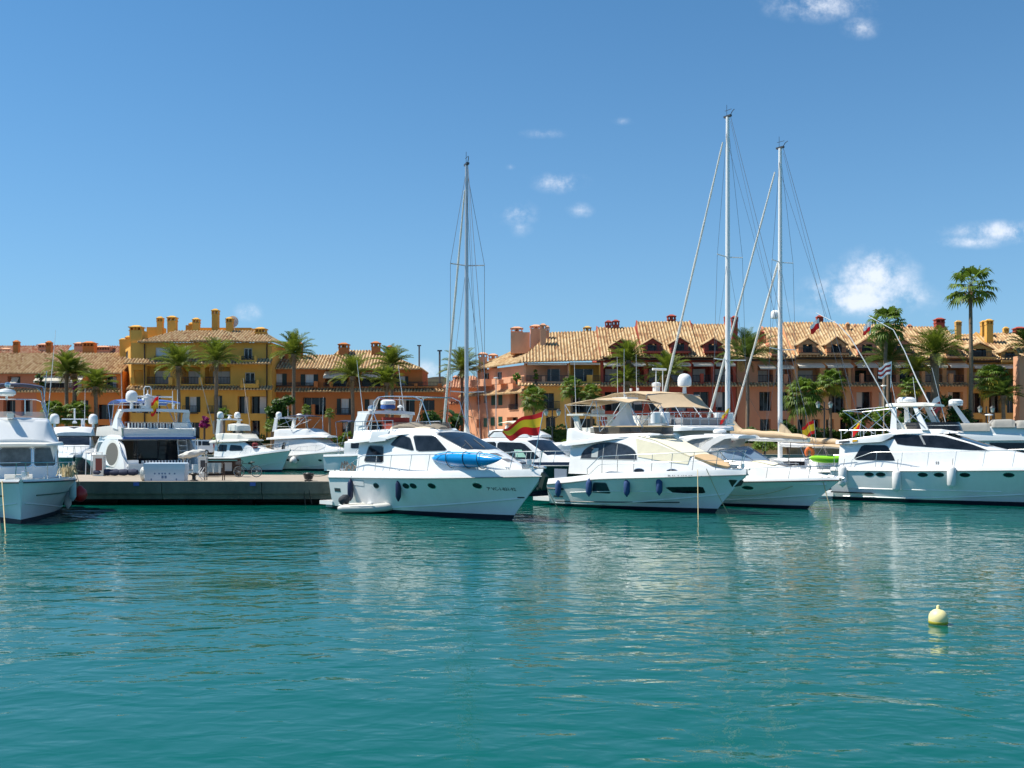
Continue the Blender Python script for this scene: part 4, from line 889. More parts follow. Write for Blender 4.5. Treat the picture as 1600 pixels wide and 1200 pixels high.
for s_ in (-1, 1): m.prism([(1.1, 3.95), (1.0, 4.5), (3.0, 4.7), (8.5, 4.6), (9.0, 3.95)], s_*2.5-.06, s_*2.5+.06, lambda x, y, z, s=s_: (x, y-s*.05*max(0, x-4), z))
m.build('flybridge_coaming', WHITE, FB)
def stripemat():
    m_ = bpy.data.materials.new('striped_fabric'); m_.use_nodes = True; t = m_.node_tree; b = t.nodes['Principled BSDF']; b.inputs['Roughness'].default_value = .8
    tc = t.nodes.new('ShaderNodeTexCoord'); s_ = t.nodes.new('ShaderNodeSeparateXYZ'); t.links.new(tc.outputs['Object'], s_.inputs[0])
    def M(op, a, k):
        n = t.nodes.new('ShaderNodeMath'); n.operation = op; t.links.new(a, n.inputs[0]); n.inputs[1].default_value = k; return n.outputs[0]
    f = M('GREATER_THAN', M('FRACT', M('MULTIPLY', s_.outputs[1], 4.6), 0), .5)
    mx_ = t.nodes.new('ShaderNodeMix'); mx_.data_type = 'RGBA'; t.links.new(f, mx_.inputs[0]); mx_.inputs[6].default_value = (.75, .75, .72, 1); mx_.inputs[7].default_value = (.012, .018, .05, 1)
    t.links.new(mx_.outputs[2], b.inputs['Base Color']); return m_
STRIPE = stripemat()
m = MB(); m.bb(1.35, 1.75, -1.0, 2.0, 4.2, 4.85); m.build('striped_cushion', STRIPE, FB)
m = MB(); m.bb(1.35, 1.8, -2.1, -1.1, 4.45, 4.9); m.build('white_cushion', WHITE, FB)
m = MB(); m.bb(.25, .6, -1.9, 1.4, 1.5, 2.25); m.build('striped_cushion', STRIPE, FB)
m = MB()
for i in range(12): m.tube([(1.15, -2.3+.42*i, 4.4), (1.1, -2.3+.42*i, 4.9)], .016, 5)
m.tube([(1.1, -2.35, 4.9), (1.1, 2.35, 4.9)], .02, 6); m.build('flybridge_rail', STEEL, FB)
arch(FB, [(1.9, 4.4), (3.4, 4.55), (3.2, 5.0), (2.9, 5.45), (2.3, 5.75), (1.9, 5.7), (2.3, 5.2)], 2.5, (1.85, 2.7, 5.62), th=.26, splay=.2, hi=.2)
dome(FB, (2.3, 1.55, 6.35), .40, .80, post=.55); MB().bb(2.1, 2.5, .2, .6, 5.85, 6.5).build('mast_base', WHITE, FB)
m = MB(); m.tube([(2.3, .45, 5.85), (2.3, .45, 7.2)], .05, 6); m.tube([(2.3, .2, 6.5), (2.3, .2, 7.3), (2.3, .3, 7.45), (2.3, .6, 7.45), (2.3, .7, 7.3), (2.3, .7, 6.5)], .035, 6); m.box((2.3, .45, 6.55), (.5, .7, .16)); m.lathe([(.2, 0), (.22, .2), (.1, .32)], (2.3, .45, 6.6), 10); m.box((2.3, .3, 6.0), (.5, 1.1, .18)); m.build('light_mast', WHITE, FB)
open_radar(FB, (2.6, -.1, 6.35), 2.6, 0)
for y in (-.9, 1.0): MB().lathe([(.04, 0), (.04, .25), (.11, .3), (.08, .42)], (2.3, y*1.2-.3, 5.85), 8).build('horn', WHITE, FB)
whip(FB, (2.3, -1.3, 5.85), (2.3, -1.3, 7.2), .05); whip(FB, (2.4, -1.7, 5.85), (2.4, -1.7, 7.3), .03); whip(FB, (2.2, 2.2, 5.6), (2.2, 2.3, 8.6))
canopy(FB, 3.0, 6.4, 2.1, 6.35, 6.3, crown=.2, m_=BLUEC)
sg = []
for s_ in (-1, 1): sg += [[(3.1, s_*2.1, 6.3), (4.6, s_*2.35, 4.6)], [(6.3, s_*2.1, 6.25), (4.6, s_*2.35, 4.6)], [(4.7, s_*2.1, 6.45), (4.6, s_*2.35, 4.6)]]
sg += [[(3.1, -2.1, 6.3), (3.1, 0, 6.42), (3.1, 2.1, 6.3)], [(6.3, -2.1, 6.25), (6.3, 2.1, 6.25)], [(4.6, -2.35, 4.6), (4.6, 2.35, 4.6)]]
frame_tubes(FB, sg, .025)
m = MB()   # ladder to the flybridge
for y in (-2.15, -1.5): m.tube([(1.3, y, 1.45), (1.9, y, 3.8)], .04, 6)
for i in range(6): m.box((1.4+.1*i, -1.82, 1.8+.36*i), (.22, .6, .05))
m.build('ladder', WHITE, FB)
m = MB()
for x_ in (.3, .8): m.tube([(x_, -2.45, 1.4), (x_+.05, -2.45, 3.75)], .045, 6)
m.build('stanchion', WHITE, FB)
m = MB(); m.tube([(.9, 2.5, 3.9), (.4, 2.7, 4.5), (.7, 2.72, 4.75)], .07, 6); m.tube([(.2, 2.62, 4.5), (.9, 2.62, 4.95)], .05, 6); m.build('davit', STEEL, FB)
m = MB(); m.tube([(-.2, 2.4, 1.9), (.1, 2.75, 2.6), (.9, 2.75, 3.3), (1.6, 2.7, 3.7)], .035, 6); m.tube([(-.1, -2.4, 1.9), (.3, -2.7, 2.6)], .03, 6); m.build('grab_rail', STEEL, FB)
MB().tube([(4.0, -2.35, 1.2), (16, -1.2, 2.95)], .02, 6).build('guard_rail', STEEL, FB)
fl_b = world(FB, (1.9, -.15, 4.6))
flag('small Spanish flag hanging from a pole at the flybridge of the stern-on yacht', fl_b, fl_b+Vector((.05, 0, 2.2)), (-.25, -.2, 0), (.5, 1.1), [(.25, RED), (.5, YEL), (.25, RED)], droop=.9, wave=.2)

# ------------------------------------------------------------------ simpler background motor boats
def bg_yacht(name, label, stern, ang, L, B, zs, zb, cab, fly=None, screens=(), topside=WHITE, domes=(), rad=None, archp=None, canv=None, whips=(), railx=None, ports=(), wins=(), wscr=None, cat='motor yacht', fender_=None, gun=WHITE, bul=.22, railh=.7):
    t = boat(name, label, stern, ang, cat=cat, group=MG); h = Hull(0, L-1.3, L, B, [(0, zs), (.4, zs+.1), (1, zb)], bul=bul); ho_ = h.build(t, topside=topside, gun=gun)
    c = Cabin(*cab[:5], r=.15); s_ = c.build(t, WHITE)
    for w_ in wins:
        for sd_ in (-1, 1): window(s_, polyx(w_, 1), c.side(sd_), (0, sd_, .2), GLASS, None, na=8, nb=3)
    if wscr: window(s_, wscr, c.top, (0, 0, 1), GLASS, None, name='windscreen', na=8, nb=4)
    if fly:
        for (nm, tabs, mt) in fly: Cabin(*tabs, r=.08, smooth=1).build(t, mt, nm)
    for (p, r_, hh, po) in domes: dome(t, p, r_, hh, post=po)
    if rad: open_radar(t, rad[0], rad[1], rad[2])
    if archp: arch(t, *archp[0], **archp[1])
    if canv: canopy(t, *canv[0], **canv[1])
    for (p, q, r_) in whips: whip(t, p, q, r_)
    if railx: rail(t, h, railx[0], railx[1], railh, 8, hb=.4)
    if ports: portholes(ho_, h, ports, zs*.75, -1, .2, .1); 
    return t, h, c
# dark-hulled sport yacht bow-on behind the trawler
hx, hy = .404, -.915; x0 = at(116, 84)
D2, h2, c2 = bg_yacht('motor_yacht', 'dark-hulled sport yacht bow-on with twin white domes, between the trawler and the stern-on yacht', (x0-14*hx, 84-14*hy), -66.2, 15, 4.3, 1.9, 2.15,
    ([3, 4, 8.6, 10.2, 14], 2.1, [3.9, 4.0, 3.9, 3.0, 2.45], [1.9, 1.9, 1.75, 1.6, .6], [1.6, 1.6, 1.4, 1.3, .4]), topside=NAVY,
    wscr=[(8.6, -1.28), (10.0, -1.25), (10.15, 0), (10.0, 1.25), (8.6, 1.28)], fly=[('flybridge_coaming', ([3.0, 4.0, 8.0, 8.6], 3.95, [4.6, 4.75, 4.7, 4.2], [1.8, 1.85, 1.75, 1.5], [1.7, 1.75, 1.6, 1.4]), WHITE)],
    domes=[((4.5, -1.65, 5.05), .42, .95, .35), ((4.5, 1.65, 5.05), .42, .95, .35)], rad=((4.4, .05, 5.1), 2.2, 0), archp=None, whips=[((4.2, .9, 4.7), (4.2, .95, 8.4), .03)], railx=(8, 14.6))
m = MB(); m.grid([[(8.05, -1.6, 4.2), (8.45, 0, 4.2), (8.05, 1.6, 4.2)], [(7.75, -1.55, 4.72), (8.15, 0, 4.74), (7.75, 1.55, 4.72)]]); m.build('flybridge_screen', GLASSB, D2)
m = MB(); m.tube([(4.4, .05, 5.2), (4.4, .05, 6.5)], .07, 6); m.lathe([(.14, 0), (.16, .7), (.1, .8)], (4.4, .75, 4.75), 8); m.build('light_mast', WHITE, D2)
# sport fisher with twin outriggers
S4, h4, c4 = bg_yacht('sport_fishing_boat', 'white sport-fishing boat with twin domes and two tall outriggers, behind the bicycle on the pier', (at(332, 114.0), 114), -32, 12.2, 4.2, 1.25, 2.35,
    ([2.2, 3.2, 6.4, 7.6, 10.5], 1.6, [3.0, 3.25, 3.25, 2.6, 2.2], [1.75, 1.75, 1.6, 1.4, .5], [1.55, 1.5, 1.35, 1.1, .3]), topside=CREAMW,
    wins=[[(2.6, 2.2), (4.1, 2.2), (4.1, 2.95), (2.9, 2.95)], [(4.5, 2.25), (6.6, 2.3), (6.2, 2.85), (4.6, 2.95)]], wscr=[(6.3, -1.1), (7.4, -1.0), (7.4, 1.0), (6.3, 1.1)],
    fly=[('flybridge_deck', ([1.6, 2.4, 6.0, 7.0], [3.15, 3.2, 3.3, 3.4], [3.35, 3.45, 3.5, 3.5], [1.9, 1.95, 1.7, 1.2], [1.85, 1.9, 1.65, 1.1]), CREAMW), ('flybridge_coaming', ([2.4, 3.0, 5.6, 6.6], 3.4, [4.1, 4.2, 4.15, 3.6], [1.7, 1.7, 1.5, 1.1], [1.6, 1.6, 1.35, .9]), CREAMW), ('helm_console', ([3.6, 4.0, 4.8, 5.1], 4.5, [5.2, 5.25, 5.2, 5.0], [1.05, 1.1, 1.1, 1.0], [1.0, 1.05, 1.05, .95]), CREAMW)],
    domes=[((2.7, -1.25, 5.9), .36, .75, .2), ((2.7, 1.25, 5.9), .36, .75, .2)], rad=((2.8, 0, 5.85), 1.9, .6), archp=(([(2.2, 4.0), (2.8, 4.0), (2.95, 5.7), (2.5, 5.7)], 1.45, (2.4, 3.2, 5.65)), dict(th=.14)), railx=(6.5, 11.9), ports=(6, 7.5))
m = MB(); m.tube([(3.2, -1.9, 2.2), (2.4, -2.2, 5.5), (1.0, -2.7, 10.6)], .05, 6, r2=.03); m.tube([(4.2, 1.9, 2.6), (3.6, 2.2, 5.8), (2.2, 2.6, 10.6)], .05, 6, r2=.03); m.build('outrigger', mat('bamboo_pole', (.52, .40, .30), .6), S4)
m = MB(); m.bb(4.0, 4.3, -.6, .6, 4.15, 4.6); m.grid([[(6.2, -1.3, 4.1), (6.6, 0, 4.1), (6.2, 1.3, 4.1)], [(6.0, -1.25, 4.5), (6.4, 0, 4.5), (6.0, 1.25, 4.5)]]); m.build('flybridge_screen', PLEXI, S4)
for (lb, x_, mm, z_) in (('small maroon bucket bag on the foredeck of the sport-fishing boat', 7.8, mat('maroon_fabric', (.18, .01, .015), .8), 2.62),):
    p_ = world(S4, (x_, -.9, z_)); o = MB().lathe([(.24, 0), (.32, .05), (.32, .45), (.2, .56)], (0, 0, 0), 12).build('bag', mm); o.location = p_; tag(o, lb, 'bag')
# white motor yacht to its right
S5, h5, c5 = bg_yacht('motor_yacht', 'white motor yacht with canvas-covered windows and round grey fender, right of the sport-fishing boat', (at(426, 116.5), 116.5), -30, 12.8, 4.4, 1.6, 2.4,
    ([1.8, 2.6, 7.4, 9.4, 11.4], 1.9, [3.5, 3.6, 3.55, 2.7, 2.3], [1.85, 1.85, 1.7, 1.3, .5], [1.6, 1.55, 1.35, 1.0, .3]), wins=[[(3.0, 2.4), (3.5, 2.4), (3.5, 3.2), (3.1, 3.2)]],
    fly=[('flybridge_deck', ([.8, 1.6, 7.2, 9.0], [3.5, 3.5, 3.75, 3.75], [3.7, 3.75, 4.0, 3.9], [1.9, 2.0, 1.6, .9], [1.85, 1.95, 1.5, .8]), WHITE), ('flybridge_coaming', ([1.8, 2.5, 6.4, 8.2], 3.7, [4.6, 4.7, 4.7, 4.0], [1.75, 1.75, 1.5, 1.0], [1.6, 1.6, 1.3, .8]), WHITE)],
    domes=[((1.9, -1.0, 6.0), .35, .7, .2), ((3.6, .6, 6.0), .4, .5, .3)], archp=(([(1.4, 4.4), (2.0, 4.5), (2.2, 5.9), (1.8, 5.9)], 1.5, (1.7, 2.3, 5.85)), dict(th=.16)), canv=((3.0, 6.4, 1.4, 6.1, 6.1), dict(crown=.12, m_=NAVYC)), whips=[((2.2, .2, 5.9), (2.2, .2, 7.4), .04), ((6.8, .9, 4.6), (6.9, .9, 8.4), .03)], railx=(5, 12.4), ports=(4.2, 5.6, 8.4, 10.0))
scan([(4.0, 2.35), (8.0, 2.25), (8.9, 2.65), (7.3, 3.3), (4.0, 3.42)], c5.side(-1), .03, 10, 4, (0, -1, .2)).build('white_window_cover', mat('white_canvas', (.74, .73, .72), .8, var=.05), S5)
sg = []
for s_ in (-1, 1): sg += [[(3.1, s_*1.4, 6.1), (4.4, s_*1.6, 4.5)], [(6.3, s_*1.4, 6.1), (4.4, s_*1.6, 4.5)], [(6.3, s_*1.4, 6.1), (6.6, s_*1.3, 4.6)], [(1.9, s_*1.4, 5.0), (4.6, s_*1.5, 5.8)]]
sg += [[(3.1, -1.4, 6.1), (3.1, 1.4, 6.1)], [(6.3, -1.4, 6.1), (6.3, 1.4, 6.1)], [(1.9, -1.4, 5.0), (1.9, 1.4, 5.0)], [(4.6, -1.5, 5.8), (4.6, 1.5, 5.8)]]
frame_tubes(S5, sg, .03)
def hang(root, h, x, z, side, label, m_, kind='ball'):
    b = h.at(x, z, side); p_ = world(root, (x, b[1]+side*.42, z)); t = thing('ball_fender' if kind == 'ball' else 'fender', label, 'fender', p_)
    MB().lathe([(.01, -.45), (.22, -.4), (.40, -.2), (.43, .02), (.32, .28), (.12, .42), (.01, .5)], (0, 0, 0), 14).build('fender_body', m_, t); e = Vector(world(root, h.edge(x, side)))-Vector(p_); MB().tube([(0, 0, .42), e], .015, 5).build('lanyard', ROPED, t)
hang(S5, h5, 5.4, 1.15, -1, 'round pale grey ball fender on the white yacht right of the sport-fishing boat', FENW)
hang(S5, h5, 2.6, 1.25, -1, 'dark red ball fender between the sport-fishing boat and the white yacht', REDF)
fender(3.6, 1.05, h5, S5, -1, 'small navy fender beside the dark red ball on a distant white yacht', FENN, .16, .8)
# small boat half hidden behind the kayak yacht's stern
S6, h6, c6 = bg_yacht('motor_boat', 'small white boat with blue bimini frame, half hidden behind the kayak yacht stern', (at(516, 108), 108), -22, 9.0, 3.0, 1.7, 2.2,
    ([2.5, 3.2, 5.6, 6.6, 8], 1.8, [3.3, 3.4, 3.4, 2.7, 2.3], [1.3, 1.3, 1.2, 1.0, .4], [1.15, 1.15, 1.0, .8, .3]), wins=[[(3.3, 2.6), (5.6, 2.6), (5.4, 3.2), (3.3, 3.2)]], canv=((1.2, 3.0, 1.0, 5.4, 5.4), dict(crown=.1, m_=NAVYC)), railx=(4, 8.6))
frame_tubes(S6, [[(1.3, s_*1.0, 5.4), (1.8, s_*1.2, 2.0)] for s_ in (-1, 1)]+[[(2.9, s_*1.0, 5.4), (1.8, s_*1.2, 2.0)] for s_ in (-1, 1)]+[[(x_, -1.0, 5.4), (x_, 1.0, 5.4)] for x_ in (1.3, 2.9)], .025)
# dark-windowed pilot boat right behind the kayak yacht
S9, h9, c9 = bg_yacht('motor_yacht', 'dark-hulled motor boat with white roof and big black windows, just behind the kayak yacht bow', (at(742, 70), 70), -38, 11.2, 4.0, 1.9, 2.1,
    ([1.2, 2.0, 5.4, 7.2, 9.6], 1.9, [3.6, 3.75, 3.75, 2.6, 2.2], [1.75, 1.8, 1.65, 1.35, .5], [1.6, 1.62, 1.42, 1.1, .3]), topside=NAVY, wins=[[(1.7, 2.4), (3.2, 2.4), (3.2, 3.55), (1.8, 3.55)], [(3.3, 2.4), (6.7, 2.45), (5.4, 3.5), (3.3, 3.55)]], wscr=[(5.6, -1.3), (7.05, -1.05), (7.2, 0), (7.05, 1.05), (5.6, 1.3)], whips=(), railx=(4, 10.8), gun=NAVY)
m = MB(); m.tube([(2.2, -1.2, 3.9), (2.6, -1.1, 4.25), (3.6, -1.0, 4.3), (4.2, -1.0, 3.9)], .06, 6); m.tube([(2.2, 1.2, 3.9), (2.6, 1.1, 4.25), (3.6, 1.0, 4.3), (4.2, 1.0, 3.9)], .06, 6); m.build('roof_bars', DARKGREY, S9)
scan([(4.9, 2.55), (5.7, 2.55), (5.3, 3.05), (4.7, 3.05)], c9.side(-1), .02, 4, 3, (0, -1, .2)).build('pale_sticker', mat('pale_green', (.35, .6, .5), .5), S9)
# white-bowed boat behind that
S10, h10, c10 = bg_yacht('motor_yacht', 'white yacht with low smoked fly screen, farther back behind the dark-windowed boat', (at(748, 94), 94), -33, 13.0, 4.2, 1.9, 2.3,
    ([2, 3, 6.8, 8.8, 11.5], 2.0, [3.7, 3.8, 3.8, 2.8, 2.4], [1.8, 1.8, 1.65, 1.4, .5], [1.6, 1.55, 1.4, 1.1, .3]), wins=[[(4.0, 2.7), (8.0, 2.7), (6.6, 3.4), (4.2, 3.5)]], fly=[('flybridge_coaming', ([2.2, 3.0, 6.2, 7.4], 3.8, [4.4, 4.5, 4.4, 4.0], [1.7, 1.7, 1.4, 1.0], [1.6, 1.6, 1.3, .9]), WHITE)], railx=(5, 12.6), rad=((3.2, 0, 4.6), 1.6, .4), canv=((3.0, 5.6, 1.2, 5.1, 5.0), dict(crown=.15, m_=CREAMC)))
# pale-hulled boat with ball fender between the yachts
S11, h11, c11 = bg_yacht('motor_boat', 'pale green-white hull with bow turned left, half hidden behind the tan-bimini yacht', (at(960, 88), 88), 197, 10.5, 3.6, 1.9, 2.5,
    ([2, 3, 5.5, 6.5, 8.5], 2.1, [3.3, 3.4, 3.3, 2.9, 2.5], [1.5, 1.5, 1.4, 1.2, .4], [1.3, 1.3, 1.2, 1.0, .3]), bul=.3)
hang(S11, h11, 9.3, .75, 1, 'grey ball fender and rope tangle at the pale hull between the two near yachts', mat('grey_fender', (.30, .33, .34), .5))
# large motor yacht with upper deck and tan awning
BY = boat('motor_yacht', 'large white yacht with railed upper deck and big tan awning, behind two nearer yachts', (8.1, 82.2), -65, group=MG)
hB = Hull(0, 15.5, 17.2, 5.4, [(0, 1.7), (.4, 1.9), (1, 2.5)], bul=.3); hB.build(BY)
cB = Cabin([2.0, 3.0, 12.6, 13.5, 15.5], 2.0, [4.3, 4.35, 4.3, 3.3, 2.8], [2.4, 2.45, 2.2, 1.9, .7], [2.3, 2.35, 2.1, 1.7, .5], r=.06, camber=.02, smooth=1); sb_ = cB.build(BY, WHITE)
for s_ in (-1, 1):
    scan([(7.6, 2.5), (12.5, 2.5), (12.3, 4.2), (7.4, 4.2)], cB.side(s_), .03, 8, 4, (0, s_, 0)).build('grey_mesh_screen', mat('grey_mesh_screen', (.27, .26, .23), .8, var=.08, vscale=6), sb_)
    window(sb_, [(3.6, 2.7), (7.2, 2.7), (7.0, 4.0), (3.8, 4.0)], cB.side(s_), (0, s_, 0), GLASS, RUB, .05)
m = MB(); m.grid([[(13.75, -2.0, 2.2), (14.1, 0, 2.2), (13.75, 2.0, 2.2)], [(13.25, -2.05, 4.3), (13.6, 0, 4.3), (13.25, 2.05, 4.3)]]); m.build('grey_mesh_screen', MATS['grey_mesh_screen'], BY)
Cabin([1.0, 2.0, 12.4, 13.5, 13.9], [4.28, 4.28, 4.28, 4.3, 4.34], [4.66, 4.7, 4.7, 4.66, 4.5], [2.5, 2.7, 2.6, 2.3, 1.7], [2.45, 2.65, 2.55, 2.25, 1.6], r=.12, camber=.02, smooth=1).build(BY, WHITE, 'upper_deck')
m = MB()
for s_ in (-1, 1):
    for i in range(15): m.tube([(2.2+.8*i, s_*(2.5-.02*i), 4.65), (2.2+.8*i, s_*(2.5-.02*i), 5.6)], .025, 5)
    for z in (5.6, 5.15): m.tube([(2.2, s_*2.5, z), (13.4, s_*2.2, z)], .024, 5)
for z in (5.6, 5.15): m.tube([(13.4, -2.2, z), (13.6, 0, z), (13.4, 2.2, z)], .024, 5)
for y_ in (-1.5, -.75, 0, .75, 1.5): m.tube([(13.55, y_, 4.65), (13.5, y_, 5.6)], .024, 5)
m.build('upper_rail', STEEL, BY)
m = MB(); m.bb(8.6, 13.0, -1.8, 1.8, 4.7, 5.25); m.build('upper_seating', mat('grey_cushion', (.24, .24, .25), .8), BY)
m = MB(); m.bb(5.0, 7.0, -1.6, 1.6, 4.7, 5.5); m.build('upper_bar', CREAMW, BY)
for (x_, lb) in ((-2.75, 'left of the two white life-raft canisters on the upper deck rail'), (2.75, 'white life-raft canister on the rail just left of the tallest mast')):
    p_ = world(BY, (11.6, x_, 4.78)); t = thing('life_raft_canister', lb, 'canister', p_, BY.rotation_euler.z+R(90))
    for k in (-1, 1): MB().lathe([(.30, -.36), (.38, -.32), (.38, .32), (.30, .36)], (.4*k, 0, .45), 12, sc=(.95, .9, 1.15)).build('canister_drum', WHITE, t)
    MB().bb(-.85, .85, -.2, .2, -.05, .06).build('cradle', STEEL, t)
canopy(BY, 1.0, 9.2, 2.3, 6.8, 7.0, crown=.35, m_=TAN, wave=.03)
rows = [[(9.2+.62*a*2.4, 2.3*(2*j/8-1), 7.0-.06-1.0*a+.14*(1-(2*j/8-1)**2)-.1*math.sin(a*3)) for j in range(9)] for a in [i/8 for i in range(9)]]
MB().sheet(rows, .03).build('awning_flap', TAN, BY)
sg = []
for s_ in (-1, 1): sg += [[(2.2, s_*2.2, 6.8), (3.4, s_*2.4, 4.7)], [(6, s_*2.2, 7.1), (3.4, s_*2.4, 4.7)], [(6, s_*2.2, 7.1), (8.2, s_*2.4, 4.7)], [(9.2, s_*2.3, 7.0), (8.2, s_*2.4, 4.7)], [(10.6, s_*2.2, 6.0), (12.0, s_*2.3, 4.8)], [(10.6, s_*.8, 6.1), (12.0, s_*.9, 4.8)]]
sg += [[(2.2, -2.2, 6.8), (2.2, 2.2, 6.8)], [(6, -2.2, 7.1), (6, 2.2, 7.1)], [(9.2, -2.3, 7.0), (9.2, 2.3, 7.0)], [(10.6, -2.2, 6.0), (10.6, 2.2, 6.0)]]
frame_tubes(BY, sg, .03)
dome(BY, (9.3, .9, 7.6), .52, 1.0, post=.5); m = MB(); m.lathe([(.3, 0), (.28, .45), (.36, .5), (.36, .72), (.2, .8)], (6.6, .2, 7.25), 12); m.build('searchlight', WHITE, BY)
m = MB()
for y in (-.3, .3): m.tube([(7.3, y, 7.2), (7.3, y, 9.0)], .045, 6)
m.tube([(7.3, -.6, 9.0), (7.3, .6, 9.0)], .1, 6); m.build('light_mast', WHITE, BY)
for x_ in (4.2, 5.2): MB().lathe([(.03, 0), (.03, .4), (.1, .42), (.1, .62)], (x_, -.6, 7.05), 8).build('gps_antenna', WHITE, BY)
for x_ in (3.2, 6.0): whip(BY, (x_, -1.2, 7.0), (x_, -1.25, 10.2), .025)
sg = 0
fb_ = world(BY, (13.4, 1.5, 4.6)); flag('small red and yellow flag drooping beside the upper deck rail', fb_, fb_+Vector((.35, 0, 1.35)), (-.4, -.1, 0), (.55, .8), [(.5, YEL), (.5, RED)], droop=.9, wave=.15)
# boat with grey canvas at right edge
RB = boat('motor_yacht', 'white yacht with grey covers rolled along its flybridge, behind the right-hand yacht', (at(1490, 74), 74), -22, group=MG)
hQ = Hull(0, 16, 18, 5.0, [(0, 1.9), (1, 2.5)], bul=.2); hQ.build(RB)
cQ = Cabin([1.0, 2.0, 9, 11, 15], 2.0, [3.6, 3.65, 3.6, 3.0, 2.5], [2.2, 2.2, 2.1, 1.8, .6], [2.1, 2.1, 2.0, 1.5, .4], r=.06, smooth=1); sq = cQ.build(RB, WHITE)
for s_ in (-1, 1):
    for (a, b) in ((1.2, 1.95), (2.3, 5.2), (5.4, 8.8)): window(sq, [(a, 2.35), (b, 2.35), (b, 3.45), (a, 3.45)], cQ.side(s_), (0, s_, 0), GLASS, RUB, .04)
Cabin([-.6, .2, 10, 11], [3.62, 3.6, 3.7, 3.75], [3.95, 4.1, 4.1, 3.9], [2.3, 2.45, 2.2, 1.3], [2.25, 2.4, 2.15, 1.2], r=.1, camber=.02, smooth=1).build(RB, WHITE, 'flybridge_deck')
Cabin([.2, .8, 9, 10], 4.0, [4.5, 4.6, 4.7, 4.4], [2.35, 2.35, 2.1, 1.3], [2.3, 2.3, 2.0, 1.2], r=.08, camber=-.02, smooth=1).build(RB, WHITE, 'flybridge_coaming')
for (a, b, zz) in ((.2, 2.3, 4.4), (2.4, 3.9, 4.66), (4.0, 8.0, 4.6)):
    Cabin([a, a+.2, b-.2, b], zz-.1, [zz+.15, zz+.42, zz+.45, zz+.4], 2.42, [2.2, 2.25, 2.2, 2.1], r=.14, camber=.06, smooth=1).build(RB, GREYC, 'rolled_canvas_cover')
m = MB(); m.prism([(.9, 4.5), (1.4, 4.5), (.2, 6.2), (-.1, 6.2)], -.15, .15); m.bb(-.35, .6, -.4, .4, 6.2, 6.3); m.build('radar_mast', WHITE, RB)
MB().lathe([(.42, 0), (.5, .05), (.5, .25), (.36, .36), (.01, .38)], (.15, 0, 6.3), 14).build('radar', WHITE, RB)
whip(RB, (-.4, -.8, 4.2), (-1.5, -.9, 9.0), .03); MB().lathe([(.03, 0), (.03, .45), (.28, .5), (.26, .56), (.01, .6)], (2.3, -1.2, 4.95), 10).build('gps_antenna', WHITE, RB)
f0 = world(RB, (-.75, -.85, 5.6)); flag('red and white flag on the antenna of the yacht with grey covers', f0, f0+Vector((-.3, 0, 1.3)), (-.8, -.2, 0), (.95, 1.0), [(.4, FWHITE), (.6, REDF)], droop=.75, wave=.14, staff=True)

